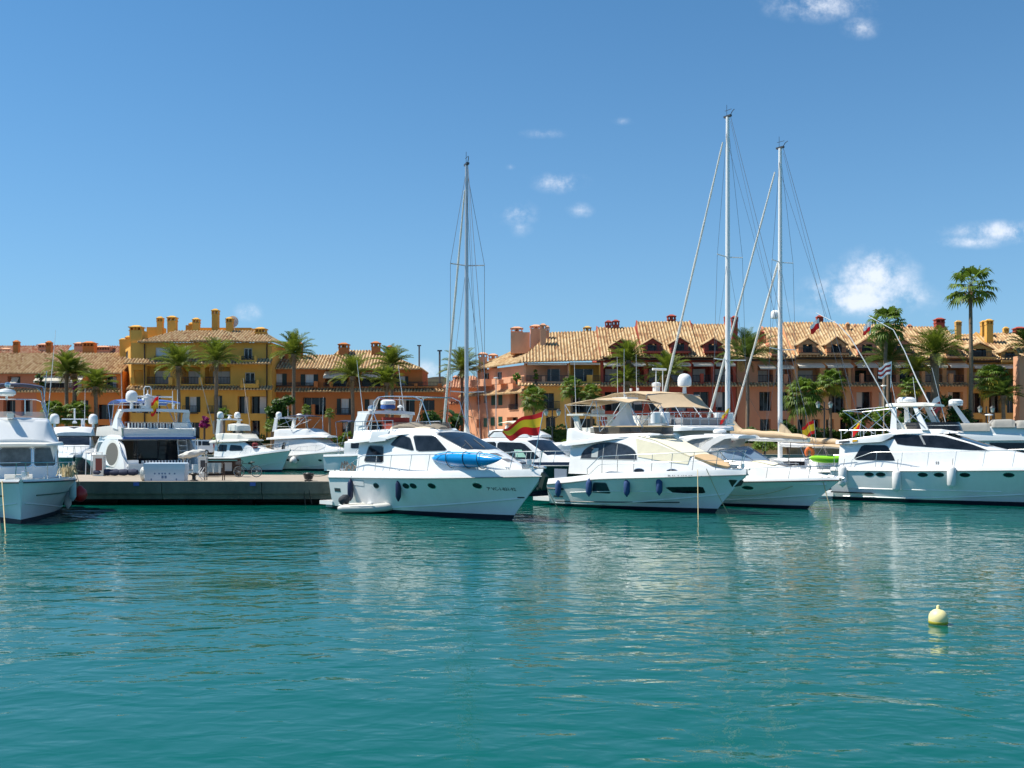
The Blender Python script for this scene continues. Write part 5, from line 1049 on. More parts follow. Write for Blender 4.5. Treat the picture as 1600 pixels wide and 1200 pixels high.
# ------------------------------------------------------------------ sailing yachts
def sailboat(label, mpx, D, hv, ztop, zboom, mm, L=17, B=4.6, boom=7.5, jib=None, spread=((.38, 1.5), (.68, 1.1)), cover=TAN, mr=.17, inner=False, bowlen=8.0, lean=0.0, domez=None):
    hv = Vector((*hv, 0)).normalized(); mp = Vector((at(mpx, D), D, 0)); ang = math.degrees(math.atan2(hv.y, hv.x)); st = mp-hv*(L-bowlen-1.2)
    t = boat('sailing_yacht', label, st, ang, cat='sailing boat', group='sailing yachts'); xm = L-bowlen-1.2
    h = Hull(0, L-1.6, L, B, [(0, 1.25), (.5, 1.3), (1, 1.65)], bul=.12, u0=.35, p=2.0); h.build(t)
    c = Cabin([xm-4.5, xm-3.5, xm+1, xm+3.5], 1.3, [2.0, 2.15, 2.0, 1.5], [1.5, 1.5, 1.3, .6], [1.3, 1.3, 1.1, .4], r=.15); s_ = c.build(t, WHITE)
    for sd_ in (-1, 1): window(s_, polyx([(xm-3.4, 1.6), (xm+.8, 1.55), (xm+.4, 1.85), (xm-3.3, 1.95)], 1), c.side(sd_), (0, sd_, .2), GLASS, None)
    m = MB(); m.tube([(xm, 0, 1.2), (xm+lean*.5, 0, ztop*.5), (xm+lean, 0, ztop)], [mr, mr*.98, mr*.72], 10); mast = m.build('mast', mm, t)
    m = MB(); m.box((xm+lean, 0, ztop+.06), (.7, .22, .14)); m.tube([(xm+lean-.2, 0, ztop), (xm+lean-.5, 0, ztop+.35), (xm+lean-.8, .1, ztop+.4)], .03, 5); m.tube([(xm+lean+.1, 0, ztop), (xm+lean+.1, 0, ztop+1.0)], .018, 5); m.tube([(xm+lean-.4, 0, ztop+.55), (xm+lean+.3, 0, ztop+.55)], .02, 5); m.build('masthead_gear', DARKGREY, mast)
    tips = []
    for (k, w_) in spread:
        z = ztop*k; x = xm+lean*k
        MB().tube([(x-.25, -w_, z+.06), (x, 0, z), (x-.25, w_, z+.06)], .045, 6).build('spreader', mm, mast)
        tips.append((x-.25, w_, z+.06))
    m = MB()
    for sd_ in (-1, 1):
        P = [(xm-.2, sd_*B*.46, 1.4)]+[(a, sd_*b, c_) for a, b, c_ in tips]+[(xm+lean, 0, ztop-.3)]
        m.tube(P, .018, 4); m.tube([(xm+.5, sd_*B*.42, 1.4), (tips[0][0]+.25, 0, tips[0][2])], .016, 4); m.tube([(tips[0][0], sd_*tips[0][1], tips[0][2]), (tips[-1][0]+.25, 0, tips[-1][2])], .014, 4)
    m.tube([(.2, 0, 1.5), (xm+lean-.3, 0, ztop)], .02, 4); m.tube([(.6, .6, 1.5), (xm+lean-.3, 0, ztop-.4)], .014, 4)
    m.build('rigging', WIRE, t)
    xb = L-.5
    m = MB(); P = []; Q = []
    for i in range(33):
        k = i/32; P.append((xb+(xm+lean+.3-xb)*k*.975, 0, 1.7+(ztop-1.2-1.7)*k*.975)); Q.append((.125-.065*k)*(1+.12*math.sin(i*1.9)))
    m.tube(P, Q, 8); m.build('furled_jib', SAILC, t)
    if inner:
        m = MB(); P = [(xb-2.8+(xm+lean*.65+.2-(xb-2.8))*i/24, 0, 1.7+(ztop*.66-1.7)*i/24) for i in range(25)]; m.tube(P, [.09*(1+.12*math.sin(i*1.7)) for i in range(25)], 7); m.build('furled_staysail', SAILC, t)
    m = MB(); m.tube([(xm-.2, 0, zboom-.22), (xm-boom, 0, zboom-.42)], [.24, .17], 8); m.build('boom', mm if mm is MASTW else WHITE, t)
    m = MB(); rows = []
    for i in range(17):
        k = i/16; x = xm-.05-(boom-.1)*k; r_ = (.33*(1-k)**.5+.19)*(1 if k < .97 else .6); z = zboom-.25*k
        rows.append([(x, .30*math.cos(a)*(1+.1*math.sin(i*2.3+a*2)), z-.12+r_*(1+math.sin(a))*.62*(1+.08*math.sin(i*1.3+a))+(1.1*(1-k*6) if k < 1/6 and math.sin(a) > .5 else 0)) for a in [2*math.pi*j/12 for j in range(12)]])
    m.grid(rows, close_u=True); m.add(rows[-1], [tuple(range(12))]); m.build('boom_cover', cover, t)
    m = MB(); m.tube([(xm-boom, 0, zboom-.2), (xm+lean*.9, 0, ztop*.93)], .012, 4); m.tube([(xm-boom*.55, 0, zboom-.1), (tips[0][0], .3, tips[0][2])], .012, 4); m.tube([(xm-boom*.8, 0, zboom-.2), (xm-boom*.75, 0, 1.4)], .03, 5); m.build('running_rigging', ROPED, t)
    m = MB()
    for sd_ in (-1, 1):
        T = [h.edge(.3+(L-.9)*i/18, sd_, .62) for i in range(19)]; m.tube(T, .012, 4)
        for i in range(0, 19, 2): m.tube([h.edge(.3+(L-.9)*i/18, sd_), T[i]], .016, 5)
    m.build('guard_rail', STEEL, t)
    if domez: dome(t, (xm+.45, .1, domez), .36, .7)
    return t, xm, h
SA, xa, _ = sailboat('sailing yacht with a bare grey aluminium mast, behind the kayak yacht', 729, 73, (-.33, .94), zat(258, 73), 3.2, ALU, L=14, B=4.2, boom=3.4, mr=.16, bowlen=6.6, spread=((.30, 1.3), (.69, 1.3)), cover=SAILC)
SB, xb_, _ = sailboat('sailing yacht with the tallest white mast and tan boom cover, right of the big awning', 1137, 79, (-.56, .83), zat(183, 79), 4.05, MASTW, L=19, B=5, boom=8.0, mr=.20, bowlen=8.6, spread=((.34, 1.75), (.62, 1.4)))
SC, xc, _ = sailboat('sailing yacht with white mast carrying a dome halfway up, right of the tallest mast', 1219, 82, (-.62, .78), zat(232, 82), 3.5, MASTW, L=18, B=5, boom=8.0, mr=.20, bowlen=8.2, inner=True, spread=((.40, 1.7), (.66, 1.4)), domez=zat(497, 82))
canopy(SC, 1.2, 5.6, 1.6, 3.0, 3.05, crown=.15, m_=TAN)
sg = []
for s_ in (-1, 1): sg += [[(1.3, s_*1.6, 3.0), (2.6, s_*1.8, 1.4)], [(3.4, s_*1.6, 3.2), (2.6, s_*1.8, 1.4)], [(5.5, s_*1.6, 3.05), (4.6, s_*1.8, 1.4)], [(3.4, s_*1.6, 3.2), (4.6, s_*1.8, 1.4)]]
sg += [[(1.3, -1.6, 3.0), (1.3, 1.6, 3.0)], [(3.4, -1.6, 3.2), (3.4, 1.6, 3.2)], [(5.5, -1.6, 3.05), (5.5, 1.6, 3.05)]]
frame_tubes(SC, sg, .025)
lk = world(SC, (2.0, -1.5, 1.9)); t = thing('kayak', 'lime green kayak stowed at the rail of a sailing yacht beside the right-hand yacht', 'kayak', (at(1297, 71.5), 71.5, zat(718, 71.5)), R(4))
rows = []
for i in range(19):
    a = -1+2*i/18; w_ = .36*max(0, 1-abs(a)**2.6)**.8+.012; h_ = .25*max(0, 1-abs(a)**4)**.6+.02
    rows.append([(1.55*a, w_*math.cos(q), h_*math.sin(q)+.12*a*a) for q in [2*math.pi*j/14 for j in range(14)]])
MB().grid(rows, close_u=True).build('kayak_hull', LIME, t); MB().lathe([(.3, .2), (.26, .27), (.2, .2)], (0, 0, 0), 12, sc=(1.6, .8, 1)).build('cockpit_rim', mat('dark_lime', (.10, .26, .02), .5), t)
lb_ = Vector((at(1265, 72.5), 72.5, zat(714, 72.5))); t = thing('horseshoe_buoy', 'orange horseshoe lifebuoy on a stern rail beside the lime green kayak', 'lifebuoy', lb_)
MB().tube([(.25*math.cos(a), 0, .34+.29*math.sin(a)) for a in [math.pi*(-.28+1.56*i/14) for i in range(15)]], .13, 8).build('buoy_body', ORANGE, t); MB().tube([(0, .1, -.6), (0, .1, .3)], .02, 5).build('bracket', STEEL, t)
f0 = Vector((at(1275, 74), 74, zat(692, 74))); flag('small Spanish flag above a tan sail cover near the lime kayak', f0, f0+Vector((-.15, 0, 1.7)), (-.7, -.1, 0), (.9, 1.0), [(.25, RED), (.5, YEL), (.25, RED)], droop=.55, wave=.12)
f0 = Vector((at(1341, 63.2), 63.2, zat(680, 63.2))); flag('orange and red flag at the stern rail of the right-hand yacht', f0, f0+Vector((.2, 0, .95)), (-.5, -.1, 0), (.5, .7), [(.35, YEL), (.65, RED)], droop=.9, wave=.15)
f0 = world(RY, (4.2, -1.05, 6.9)); flag('small striped red and white flag high on a whip antenna of the right-hand yacht', f0, f0+Vector((.05, 0, 1.6)), (-.6, -.1, 0), (.8, .75), [(.2, FWHITE), (.2, REDF), (.2, FWHITE), (.2, REDF), (.2, FWHITE)], droop=.45, wave=.12)
f0 = Vector((at(1281, 80), 80, zat(519, 80))); flag('tiny red and white flag high among the rigging right of the domed mast', f0, f0+Vector((-.1, 0, 1.1)), (-.5, -.1, 0), (.7, .8), [(.4, FWHITE), (.6, RED)], droop=.8, wave=.15)
f0 = Vector((at(1359, 66), 66, zat(523, 66))); flag('tiny white and red flag hanging near the top of an outrigger', f0, f0+Vector((.1, 0, .95)), (-.5, -.1, 0), (.5, .7), [(.55, FWHITE), (.45, RED)], droop=.7, wave=.15)
# two bare masts far off at the left of centre
for (px, D_, top, lb) in ((655, 178, 540, 'distant dark bare mast rising behind the terracotta house'), (687, 150, 548, 'thin grey distant mast left of the furled jib')):
    t = thing('distant_mast', lb, 'mast', (at(px, D_), D_, 1.6)); m = MB(); z = zat(top, D_)-1.6; m.tube([(0, 0, 0), (0, 0, z)], .16, 6); m.build('mast', mat('dark_mast', (.10, .11, .12), .5), t); MB().box((0, 0, z), (.7, .3, .2)).build('masthead_gear', DARKGREY, t); MB().tube([(0, 0, z*.62), (0, 0, z*.63), (-1.2, 0, z*.62), (1.2, 0, z*.62)], .05, 4).build('spreader', DARKGREY, t)
# ------------------------------------------------------------------ buoy
bp_ = wat(1466, 975); t = thing('mooring_buoy', 'round pale yellow mooring buoy floating alone in the foreground water', 'buoy', bp_)
r_ = 14.4*bp_.y/F
MB().lathe([(r_*.30, -r_*.3), (r_*.9, -.02), (r_*.985, r_*.36), (r_*1.0, r_*.62), (r_*.95, r_*.95), (r_*.78, r_*1.28), (r_*.5, r_*1.52), (r_*.22, r_*1.62), (r_*.17, r_*1.66)], (0, 0, 0), 28).build('buoy_body', mat('buoy_pale_yellow', (.80, .70, .34), .45, var=.06, vscale=4), t)
MB().lathe([(r_*.20, r_*1.6), (r_*.19, r_*1.95), (r_*.13, r_*2.05), (.005, r_*2.07)], (0, 0, 0), 12).build('eye', mat('buoy_pale_yellow', (1, 1, 1)), t)
MB().lathe([(r_*.955, .01), (r_*1.004, r_*.12), (r_*1.012, r_*.28), (r_*1.002, r_*.34)], (0, 0, 0), 28).build('waterline_slime', mat('yellow_weed_stain', (.42, .36, .03), .5, var=.25, vscale=9), t)
# ------------------------------------------------------------------ things on the pier
def pp(px, D): return Vector((at(px, D), D, PZ))
BXW = mat('pale_blue_white_plastic', (.62, .70, .78), .35, var=.04)
t = thing('dock_box', 'long white dock locker standing at the pier edge in front of the stern-on yacht', 'dock locker', pp(260, 57.9))
m = MB(); m.box((0, 0, .30), (2.28, .7, .6), taper=1.02); m.build('locker_body', BXW, t)
m = MB(); m.box((0, 0, .80), (2.40, .78, .40)); m.box((0, .02, 1.02), (2.38, .74, .05), taper=.94); lid = m.build('lid', BXW, t)
m = MB()
for x in (-.55, -.3, -.12, .05, .3, .6): m.box((x, -.355, .42), (.09, .01, .09))
for x in (-.1, .08): m.box((x, -.357, .22), (.12, .01, .16))
for x in (-.75, .7): m.box((x, -.357, .08), (.07, .01, .12))
m.build('faded_lettering', mat('faded_blue_lettering', (.12, .20, .34), .5), t)
t = thing('hose_coil', 'cream hose coil leaning on the left end of the dock locker', 'hose', pp(226, 57.8)); m = MB()
for k in range(4): m.tube([(.05*k-.1, .36*math.cos(a), .40+.38*math.sin(a)) for a in [2*math.pi*i/16 for i in range(17)]], .035, 6, cap=False)
m.build('hose', CREAMW, t)
def bollard(px, D, lb):
    t = thing('bollard', lb, 'bollard', pp(px, D), 0, 'iron bollards on the pier'); m = MB(); m.lathe([(.24, 0), (.24, .04), (.11, .08), (.10, .30), (.18, .36), (.2, .42), (.14, .48), (.01, .49)], (0, 0, 0), 14); m.tube([(-.28, 0, .40), (.28, 0, .40)], .06, 7); m.build('bollard_post', mat('black_iron', (.015, .015, .016), .5), t); return t
bollard(303, 57.5, 'black iron bollard right beside the dock locker'); bl = bollard(482, 57.6, 'rope-wrapped bollard at the pier edge near the kayak yacht stern')
m = MB()
for k in range(5): m.tube([(.22*math.cos(a)*(1+.1*k), .22*math.sin(a), .12+.07*k) for a in [2*math.pi*i/12 for i in range(13)]], .03, 5)
m.tube([(.1, -.2, .1), (.15, -.62, .05), (.2, -.7, -.7), (.35, -.72, -1.3)], .03, 5); m.tube([(.0, -.2, .1), (-.05, -.62, .05), (-.1, -.7, -.8), (-.0, -.72, -1.5)], .03, 5); o = m.build('mooring_line', ROPED); o.location = pp(482, 57.6); tag(o, 'dark ropes wound on the bollard and hanging down the pier face', 'rope')
mooring('taut mooring line from the roped bollard to the stern of the kayak yacht', pp(484, 57.6)+Vector((0, 0, .35)), world(YK, (2.6, -1.9, 2.1)), .18, .02, ROPED)
t = thing('mooring_cleat', 'white folded deck chair frame standing beside the iron bollard', 'chair', pp(312, 58.6)); t.name = 'deck_chair'
m = MB()
for y in (-.25, .25): m.tube([(-.25, y, 0), (.2, y, .75)], .02, 5); m.tube([(.25, y, 0), (-.15, y, .5)], .02, 5)
m.build('chair_frame', WHITE, t); m = MB(); m.grid([[(-.2, -.25, .42), (-.2, .25, .42)], [(.15, -.25, .40), (.15, .25, .40)]]); m.build('seat', WHITE, t)
def pedestal(px, D, lb, red=False, w=.55, h=1.25):
    t = thing('service_pedestal', lb, 'pedestal', pp(px, D)); m = MB(); m.box((0, 0, h/2), (w, .4, h)); m.box((0, 0, h+.04), (w*1.12, .46, .08)); m.build('pedestal_body', CREAMW, t)
    m = MB(); m.box((w*.08, -.205, h*.58), (w*.6, .012, h*.6)); m.build('access_panel', REDF if False else mat('red_brown_panel', (.22, .05, .035), .5) if red else DARKGREY, t); return t
pedestal(155, 64.5, 'white service pedestal with a red-brown panel at the left of the stern-on yacht', True, .7, 1.3)
pedestal(317.5, 63, 'narrow white service pedestal standing left of the dark wooden rack', False, .5, 1.2)
t = thing('rack', 'dark wooden rack with plates and cloth, standing on the pier behind the metal chair frame', 'rack', pp(348, 63.5))
m = MB(); m.bb(-1.1, 1.1, .2, .28, .05, 1.0); m.bb(-1.1, -1.0, -.25, .25, 0, 1.1); m.bb(1.0, 1.1, -.25, .25, 0, 1.1); m.bb(-1.1, 1.1, -.25, .25, .1, .16); m.bb(-1.1, 1.1, -.27, .27, 1.08, 1.16); m.build('frame', WOODD, t)
m = MB(); m.bb(.05, .55, .14, .19, .35, .9); m.build('white_panel', mat('grey_white_panel', (.55, .55, .52), .6), t)
t = thing('metal_stand', 'brown metal A-stand with a draped grey cloth at the pier edge left of the bicycle', 'stand', pp(335.5, 58.2))
m = MB()
for x in (-.52, .52):
    for y in (-.2, .2): m.tube([(x, y, 0), (x, y*.6, 1.0)], .028, 6)
m.tube([(-.52, 0, 1.0), (.52, 0, 1.0)], .03, 6); m.tube([(-.52, -.17, .45), (.52, -.17, .45)], .02, 5); m.build('stand_frame', mat('brown_iron', (.05, .022, .012), .6), t)
rows = [[(-.42+.84*j/8, -.10-.05*math.sin(j*1.9)*(i/6)-.06*(i/6), 1.03-.62*i/6) for j in range(9)] for i in range(7)]
rows = [[(-.42+.84*j/8, .12+.03*math.sin(j*1.9), 1.03-.3*(3-i)/3) for j in range(9)] for i in range(3)]+rows
m = MB(); m.grid(rows); o = m.build('draped_cloth', mat('grey_cloth', (.46, .46, .43), .9, var=.1, vscale=6)); o.location = pp(335.5, 58.2); tag(o, 'pale grey cloth draped over the brown metal stand', 'cloth')
t = thing('boat_cover', 'pale grey canvas bundle lying on a stand behind the dock locker', 'canvas', pp(302, 64.8)); rows = []
for i in range(15):
    k = i/14; r_ = .34*math.sin(math.pi*(.06+.88*k))**.6; rows.append([(-.95+1.75*k, .8*r_*math.cos(a)*(1+.12*math.sin(3*a+i)), 1.25+.35*k+.72*r_*math.sin(a)*(1+.1*math.sin(i*1.7+a))) for a in [2*math.pi*j/12 for j in range(12)]])
MB().grid(rows, close_u=True).build('canvas_bundle', mat('pale_grey_canvas', (.55, .54, .50), .85, var=.1, vscale=4, bump=.5, bscale=7), t); m = MB()
for x in (-.6, .8): m.tube([(x, -.2, 0), (x, .2, 1.25+.2*x)], .03, 5); m.tube([(x, .2, 0), (x, -.2, 1.25+.2*x)], .03, 5)
m.build('trestle', STEEL, t)
t = thing('canvas_bags', 'dark blue bundles of covers lying on the pier at the foot of the stern-on yacht', 'bundle', pp(178, 64.5)); m = MB(); rng = random.Random(11)
for i in range(5):
    x = -1.0+.55*i; m.lathe([(.05, -.35), (.24, -.25), (.27, .05), (.2, .28), (.05, .36)], (x, .1*math.sin(i*2), .24), 10, axis='x', sc=(1, 1, .85))
m.build('cover_bundle', mat('dark_blue_fabric', (.02, .03, .07), .8, var=.2), t)
# bicycle
BK = thing('bicycle', 'black bicycle with rear basket parked on the pier beside the mooring basin', 'bicycle', pp(387, 62.5), R(2)); TY = mat('tyre_black', (.012, .012, .012), .7)
for (x, nm) in ((-.55, 'wheel'), (.55, 'wheel')):
    w_ = MB(); w_.tube([(x+.34*math.cos(a), 0, .36+.34*math.sin(a)) for a in [2*math.pi*i/24 for i in range(25)]], .022, 6, cap=False); wo_ = w_.build(nm, TY, BK)
    m = MB(); m.tube([(x+.315*math.cos(a), 0, .36+.315*math.sin(a)) for a in [2*math.pi*i/24 for i in range(25)]], .012, 5, cap=False)
    for i in range(9): a = math.pi*i/9; m.tube([(x-.31*math.cos(a), 0, .36-.31*math.sin(a)), (x+.31*math.cos(a), 0, .36+.31*math.sin(a))], .004, 3)
    m.lathe([(.03, -.05), (.03, .05)], (x, 0, .36), 8, axis='y'); m.build('rim', STEEL, wo_)
m = MB(); A, B_, C_, D_, E_ = (.55, 0, .36), (.10, 0, .30), (.26, 0, .82), (-.33, 0, .88), (-.55, 0, .36)
for a, b in ((A, B_), (A, C_), (B_, C_), (B_, (-.36, 0, .75)), (C_, D_), (D_, E_), (D_, (-.28, 0, 1.02))): m.tube([a, b], .02, 6)
m.build('frame', mat('bicycle_black', (.02, .02, .022), .35), BK)
m = MB(); m.tube([(-.28, 0, 1.02), (-.42, 0, 1.06)], .018, 6); m.tube([(-.42, -.28, 1.04), (-.42, .28, 1.04)], .016, 6); m.build('handlebar', DARKGREY, BK)
m = MB(); m.lathe([(.02, -.14), (.05, -.08), (.09, .08), (.06, .13)], (.30, 0, .95), 8, axis='x', sc=(1, 1, .5)); m.tube([(.26, 0, .82), (.30, 0, .94)], .016, 6); m.build('saddle', BLACKR, BK)
m = MB(); m.lathe([(.09, -.01), (.09, .01)], (.10, .05, .30), 14, axis='y'); m.tube([(.10, .06, .30), (.18, .06, .14)], .012, 5); m.tube([(.10, -.06, .30), (.02, -.06, .46)], .012, 5); m.build('crank', DARKGREY, BK)
m = MB(); m.tube([(.55, .05, .36), (.62, .05, .74), (.25, .05, .74)], .012, 5); m.bb(-.72, -.42, -.15, .15, .80, .98); m.build('basket', mat('basket_wire', (.12, .11, .10), .6), BK)
# rails and white panels on the pier's far edge at left
t = thing('gangway', 'white gangway rail frame between the dark-hulled yacht and the stern-on yacht', 'gangway', pp(150, 66.0)); m = MB()
for x in (-.7, -.35, 0, .35): m.tube([(x, 0, 0), (x+.05, 0, 1.5)], .03, 5)
m.tube([(-.75, 0, 1.5), (.45, 0, 1.5)], .03, 5); m.build('rail_frame', WHITE, t)
for i, px in enumerate((213, 395)):
    o = MB().bb(-.16, .16, -.02, .02, -.1, .1).build('berth_plate', mat('plate_blue', (.10, .14, .42), .5)); o.location = (at(px, PY0-.04), PY0-.045, 1.2); tag(o, ('small blue berth plate on the pier face below the dock locker', 'small blue berth plate on the pier face below the bicycle')[i], 'plate')

# ------------------------------------------------------------------ parked van on the promenade
VN = thing('van', 'white passenger van parked on the promenade behind the stern-on yacht', 'van', (at(309, 121.5), 121.5, 1.6), R(0))
pf = [(-2.15, .35), (-2.2, .85), (-1.95, 1.05), (-1.3, 1.15), (-.75, 1.72), (-.4, 1.82), (1.6, 1.84), (1.95, 1.72), (2.15, 1.1), (2.18, .45), (2.05, .32)]
m = MB(); m.prism(pf, -.88, .88, lambda x, y, z: (x, y*(1-.12*max(0, z-1.05)), z)); vb = m.build('body', mat('van_white_paint', (.72, .74, .77), .3, coat=.5), VN, ang=30)
vf = lambda x, z: (x, -.88*(1-.12*max(0, z-1.05)), z)
for poly in ([(-1.15, 1.16), (-.45, 1.16), (-.45, 1.66), (-.72, 1.64)], [(-.35, 1.16), (.7, 1.16), (.7, 1.68), (-.35, 1.68)], [(.8, 1.16), (1.75, 1.16), (1.68, 1.64), (.8, 1.67)]): scan(polyx(poly, 1), vf, .015, 6, 3, (0, -1, 0)).build('side_window', GLASS, vb)
for x in (-1.35, 1.3):
    wo_ = MB().lathe([(.2, -.10), (.32, -.09), (.32, .09), (.2, .10)], (x, -.82, .32), 18, axis='y').build('wheel', TY, VN); MB().lathe([(.2, -.02), (.19, .02)], (x, -.93, .32), 12, axis='y').build('rim', STEEL, wo_)
    MB().lathe([(.2, -.10), (.32, -.09), (.32, .09), (.2, .10)], (x, .82, .32), 18, axis='y').build('wheel', TY, VN)
MB().bb(2.14, 2.2, -.8, -.6, .9, 1.3).build('tail_light', REDF, VN)

# ------------------------------------------------------------------ street lamps
LI = mat('lamp_iron', (.03, .035, .04), .5); LG = mat('lamp_glass', (.6, .6, .56), .2)
def lantern_post(px, D, top, lb):
    z = zat(top, D)-1.6; t = thing('street_lamp', lb, 'street lamp', (at(px, D), D, 1.6), 0, 'twin-lantern street lamps'); m = MB(); m.tube([(0, 0, 0), (0, 0, .9), (0, 0, z)], [.16, .10, .07], 8); m.tube([(-.75, 0, z-.75), (-.4, 0, z-.95), (0, 0, z-.8), (.4, 0, z-.95), (.75, 0, z-.75)], .05, 5); m.build('post', LI, t)
    for s_ in (-1, 1):
        l = MB().lathe([(.16, 0), (.30, .5)], (s_*.75, 0, z-.72), 6).build('lantern', LG, t); MB().lathe([(.36, 0), (.2, .18), (.05, .3)], (s_*.75, 0, z-.215), 6).build('lantern_cap', LI, l)
lantern_post(863, 119.6, 640, 'dark twin-lantern street lamp in front of the ochre house door, right of the Spanish flag')
lantern_post(1288, 119.8, 628, 'dark twin-lantern street lamp beside the fan palm behind the white masts')
lantern_post(1541, 120, 635, 'twin-lantern street lamp at the right edge near the yellow-ochre houses')
t = thing('lamp_post', 'slim pale lamp post standing in front of the sunlit salmon wall', 'street lamp', (at(775, 124), 124, 1.6)); z = zat(592, 124)-1.6; MB().tube([(0, 0, 0), (0, 0, z)], .07, 6).build('post', mat('lamp_grey', (.45, .42, .38), .5), t); MB().lathe([(.05, 0), (.32, .06), (.3, .16), (.1, .22)], (0, 0, z), 10).build('lamp_head', LG, t)
t = thing('lamp_post', 'pale disc-topped lamp post between palms left of the right-hand yacht outriggers', 'street lamp', (at(1381, 123), 123, 1.6)); z = zat(604, 123)-1.6; MB().tube([(0, 0, 0), (0, 0, z)], .08, 6).build('post', mat('lamp_tan', (.45, .35, .25), .5), t); MB().lathe([(.12, -.35), (.14, 0), (.42, .05), (.36, .15), (.05, .2)], (0, 0, z), 10).build('lamp_head', LG, t)
t = thing('parasol', 'closed pale parasol standing by the orange house left of the stern-on yacht', 'parasol', (at(154, 128), 128, 1.6)); MB().tube([(0, 0, 0), (0, 0, 2.8)], .04, 5).build('pole', WHITE, t); MB().lathe([(.10, .9), (.26, 1.1), (.2, 2.0), (.06, 3.0)], (0, 0, 0), 8).build('folded_canopy', CREAMC, t)

# ------------------------------------------------------------------ houses
def stucco(name, c): return mat(name, c, .9, .2, var=.13, vscale=.45, bump=.15, bscale=9, stretch=(1, 1, .55))
OR_ = stucco('orange_stucco', (.62, .21, .06)); PK_ = stucco('dusty_pink_stucco', (.53, .20, .115)); YE_ = stucco('ochre_yellow_stucco', (.70, .38, .085)); TC_ = stucco('terracotta_stucco', (.51, .175, .06))
SA_ = stucco('salmon_stucco', (.72, .37, .22)); OC_ = stucco('pale_ochre_stucco', (.68, .41, .12)); DR_ = stucco('dark_red_stucco', (.38, .078, .055)); RP_ = stucco('rose_pink_stucco', (.60, .265, .16)); PO_ = stucco('peach_stucco', (.66, .34, .17)); BO_ = stucco('brown_ochre_stucco', (.57, .34, .11))
SHUTG = mat('green_shutter_paint', (.015, .10, .065), .5); SHUTD = mat('dark_green_shutter', (.012, .022, .018), .5); ROLL = mat('white_roller_shutter', (.62, .60, .60), .6); WFR = mat('window_frame_white', (.55, .53, .5), .5); IRON = mat('balcony_iron', (.018, .02, .026), .5)
AWN = mat('white_awning', (.82, .77, .66), .8, trans=.55); FASC = mat('dark_timber_eaves', (.055, .03, .02), .7); ORL = mat('orange_louvre', (.45, .14, .05), .6)
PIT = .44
def tilemat(name, cols):
    m = bpy.data.materials.new(name); m.use_nodes = True; t = m.node_tree; b = t.nodes['Principled BSDF']; b.inputs['Roughness'].default_value = .85; b.inputs['Specular IOR Level'].default_value = .2
    uv = t.nodes.new('ShaderNodeUVMap'); sp = t.nodes.new('ShaderNodeSeparateXYZ'); t.links.new(uv.outputs[0], sp.inputs[0])
    def M(op, a, k):
        n = t.nodes.new('ShaderNodeMath'); n.operation = op; t.links.new(a, n.inputs[0]); n.inputs[1].default_value = k; return n.outputs[0]
    fu = M('FLOOR', M('DIVIDE', sp.outputs[0], .22), 0); fv = M('FLOOR', M('DIVIDE', sp.outputs[1], .46), 0)
    cb = t.nodes.new('ShaderNodeCombineXYZ'); t.links.new(fu, cb.inputs[0]); t.links.new(fv, cb.inputs[1])
    wn = t.nodes.new('ShaderNodeTexWhiteNoise'); wn.noise_dimensions = '2D'; t.links.new(cb.outputs[0], wn.inputs['Vector'])
    big = t.nodes.new('ShaderNodeTexNoise'); big.inputs['Scale'].default_value = .35; big.inputs['Detail'].default_value = 3; t.links.new(uv.outputs[0], big.inputs['Vector'])
    ad = t.nodes.new('ShaderNodeMath'); ad.operation = 'MULTIPLY_ADD'; t.links.new(big.outputs[0], ad.inputs[0]); ad.inputs[1].default_value = .9; t.links.new(M('ADD', M('MULTIPLY', wn.outputs[0], .8), -.34), ad.inputs[2])
    cr = t.nodes.new('ShaderNodeValToRGB'); el = cr.color_ramp.elements; el[0].position = 0; el[0].color = (*cols[0], 1); el[1].position = 1; el[1].color = (*cols[-1], 1)
    for i, c in enumerate(cols[1:-1]): e = el.new((i+1)/(len(cols)-1)); e.color = (*c, 1)
    t.links.new(ad.outputs[0], cr.inputs[0])
    # base colour mixed darker in the channels between cover tiles, for stronger stripes
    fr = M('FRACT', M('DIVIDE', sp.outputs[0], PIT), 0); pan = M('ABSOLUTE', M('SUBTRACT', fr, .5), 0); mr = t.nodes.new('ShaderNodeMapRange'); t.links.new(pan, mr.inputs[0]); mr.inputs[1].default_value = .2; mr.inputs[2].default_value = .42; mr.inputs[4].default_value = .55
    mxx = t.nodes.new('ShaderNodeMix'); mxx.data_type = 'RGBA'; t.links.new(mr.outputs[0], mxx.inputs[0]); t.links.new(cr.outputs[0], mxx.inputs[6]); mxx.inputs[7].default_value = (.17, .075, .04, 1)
    t.links.new(mxx.outputs[2], b.inputs['Base Color']); return m
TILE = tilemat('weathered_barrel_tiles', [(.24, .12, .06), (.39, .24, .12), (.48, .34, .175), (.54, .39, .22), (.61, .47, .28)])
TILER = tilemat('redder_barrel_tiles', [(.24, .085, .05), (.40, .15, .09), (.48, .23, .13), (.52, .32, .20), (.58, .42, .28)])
PIT = .44
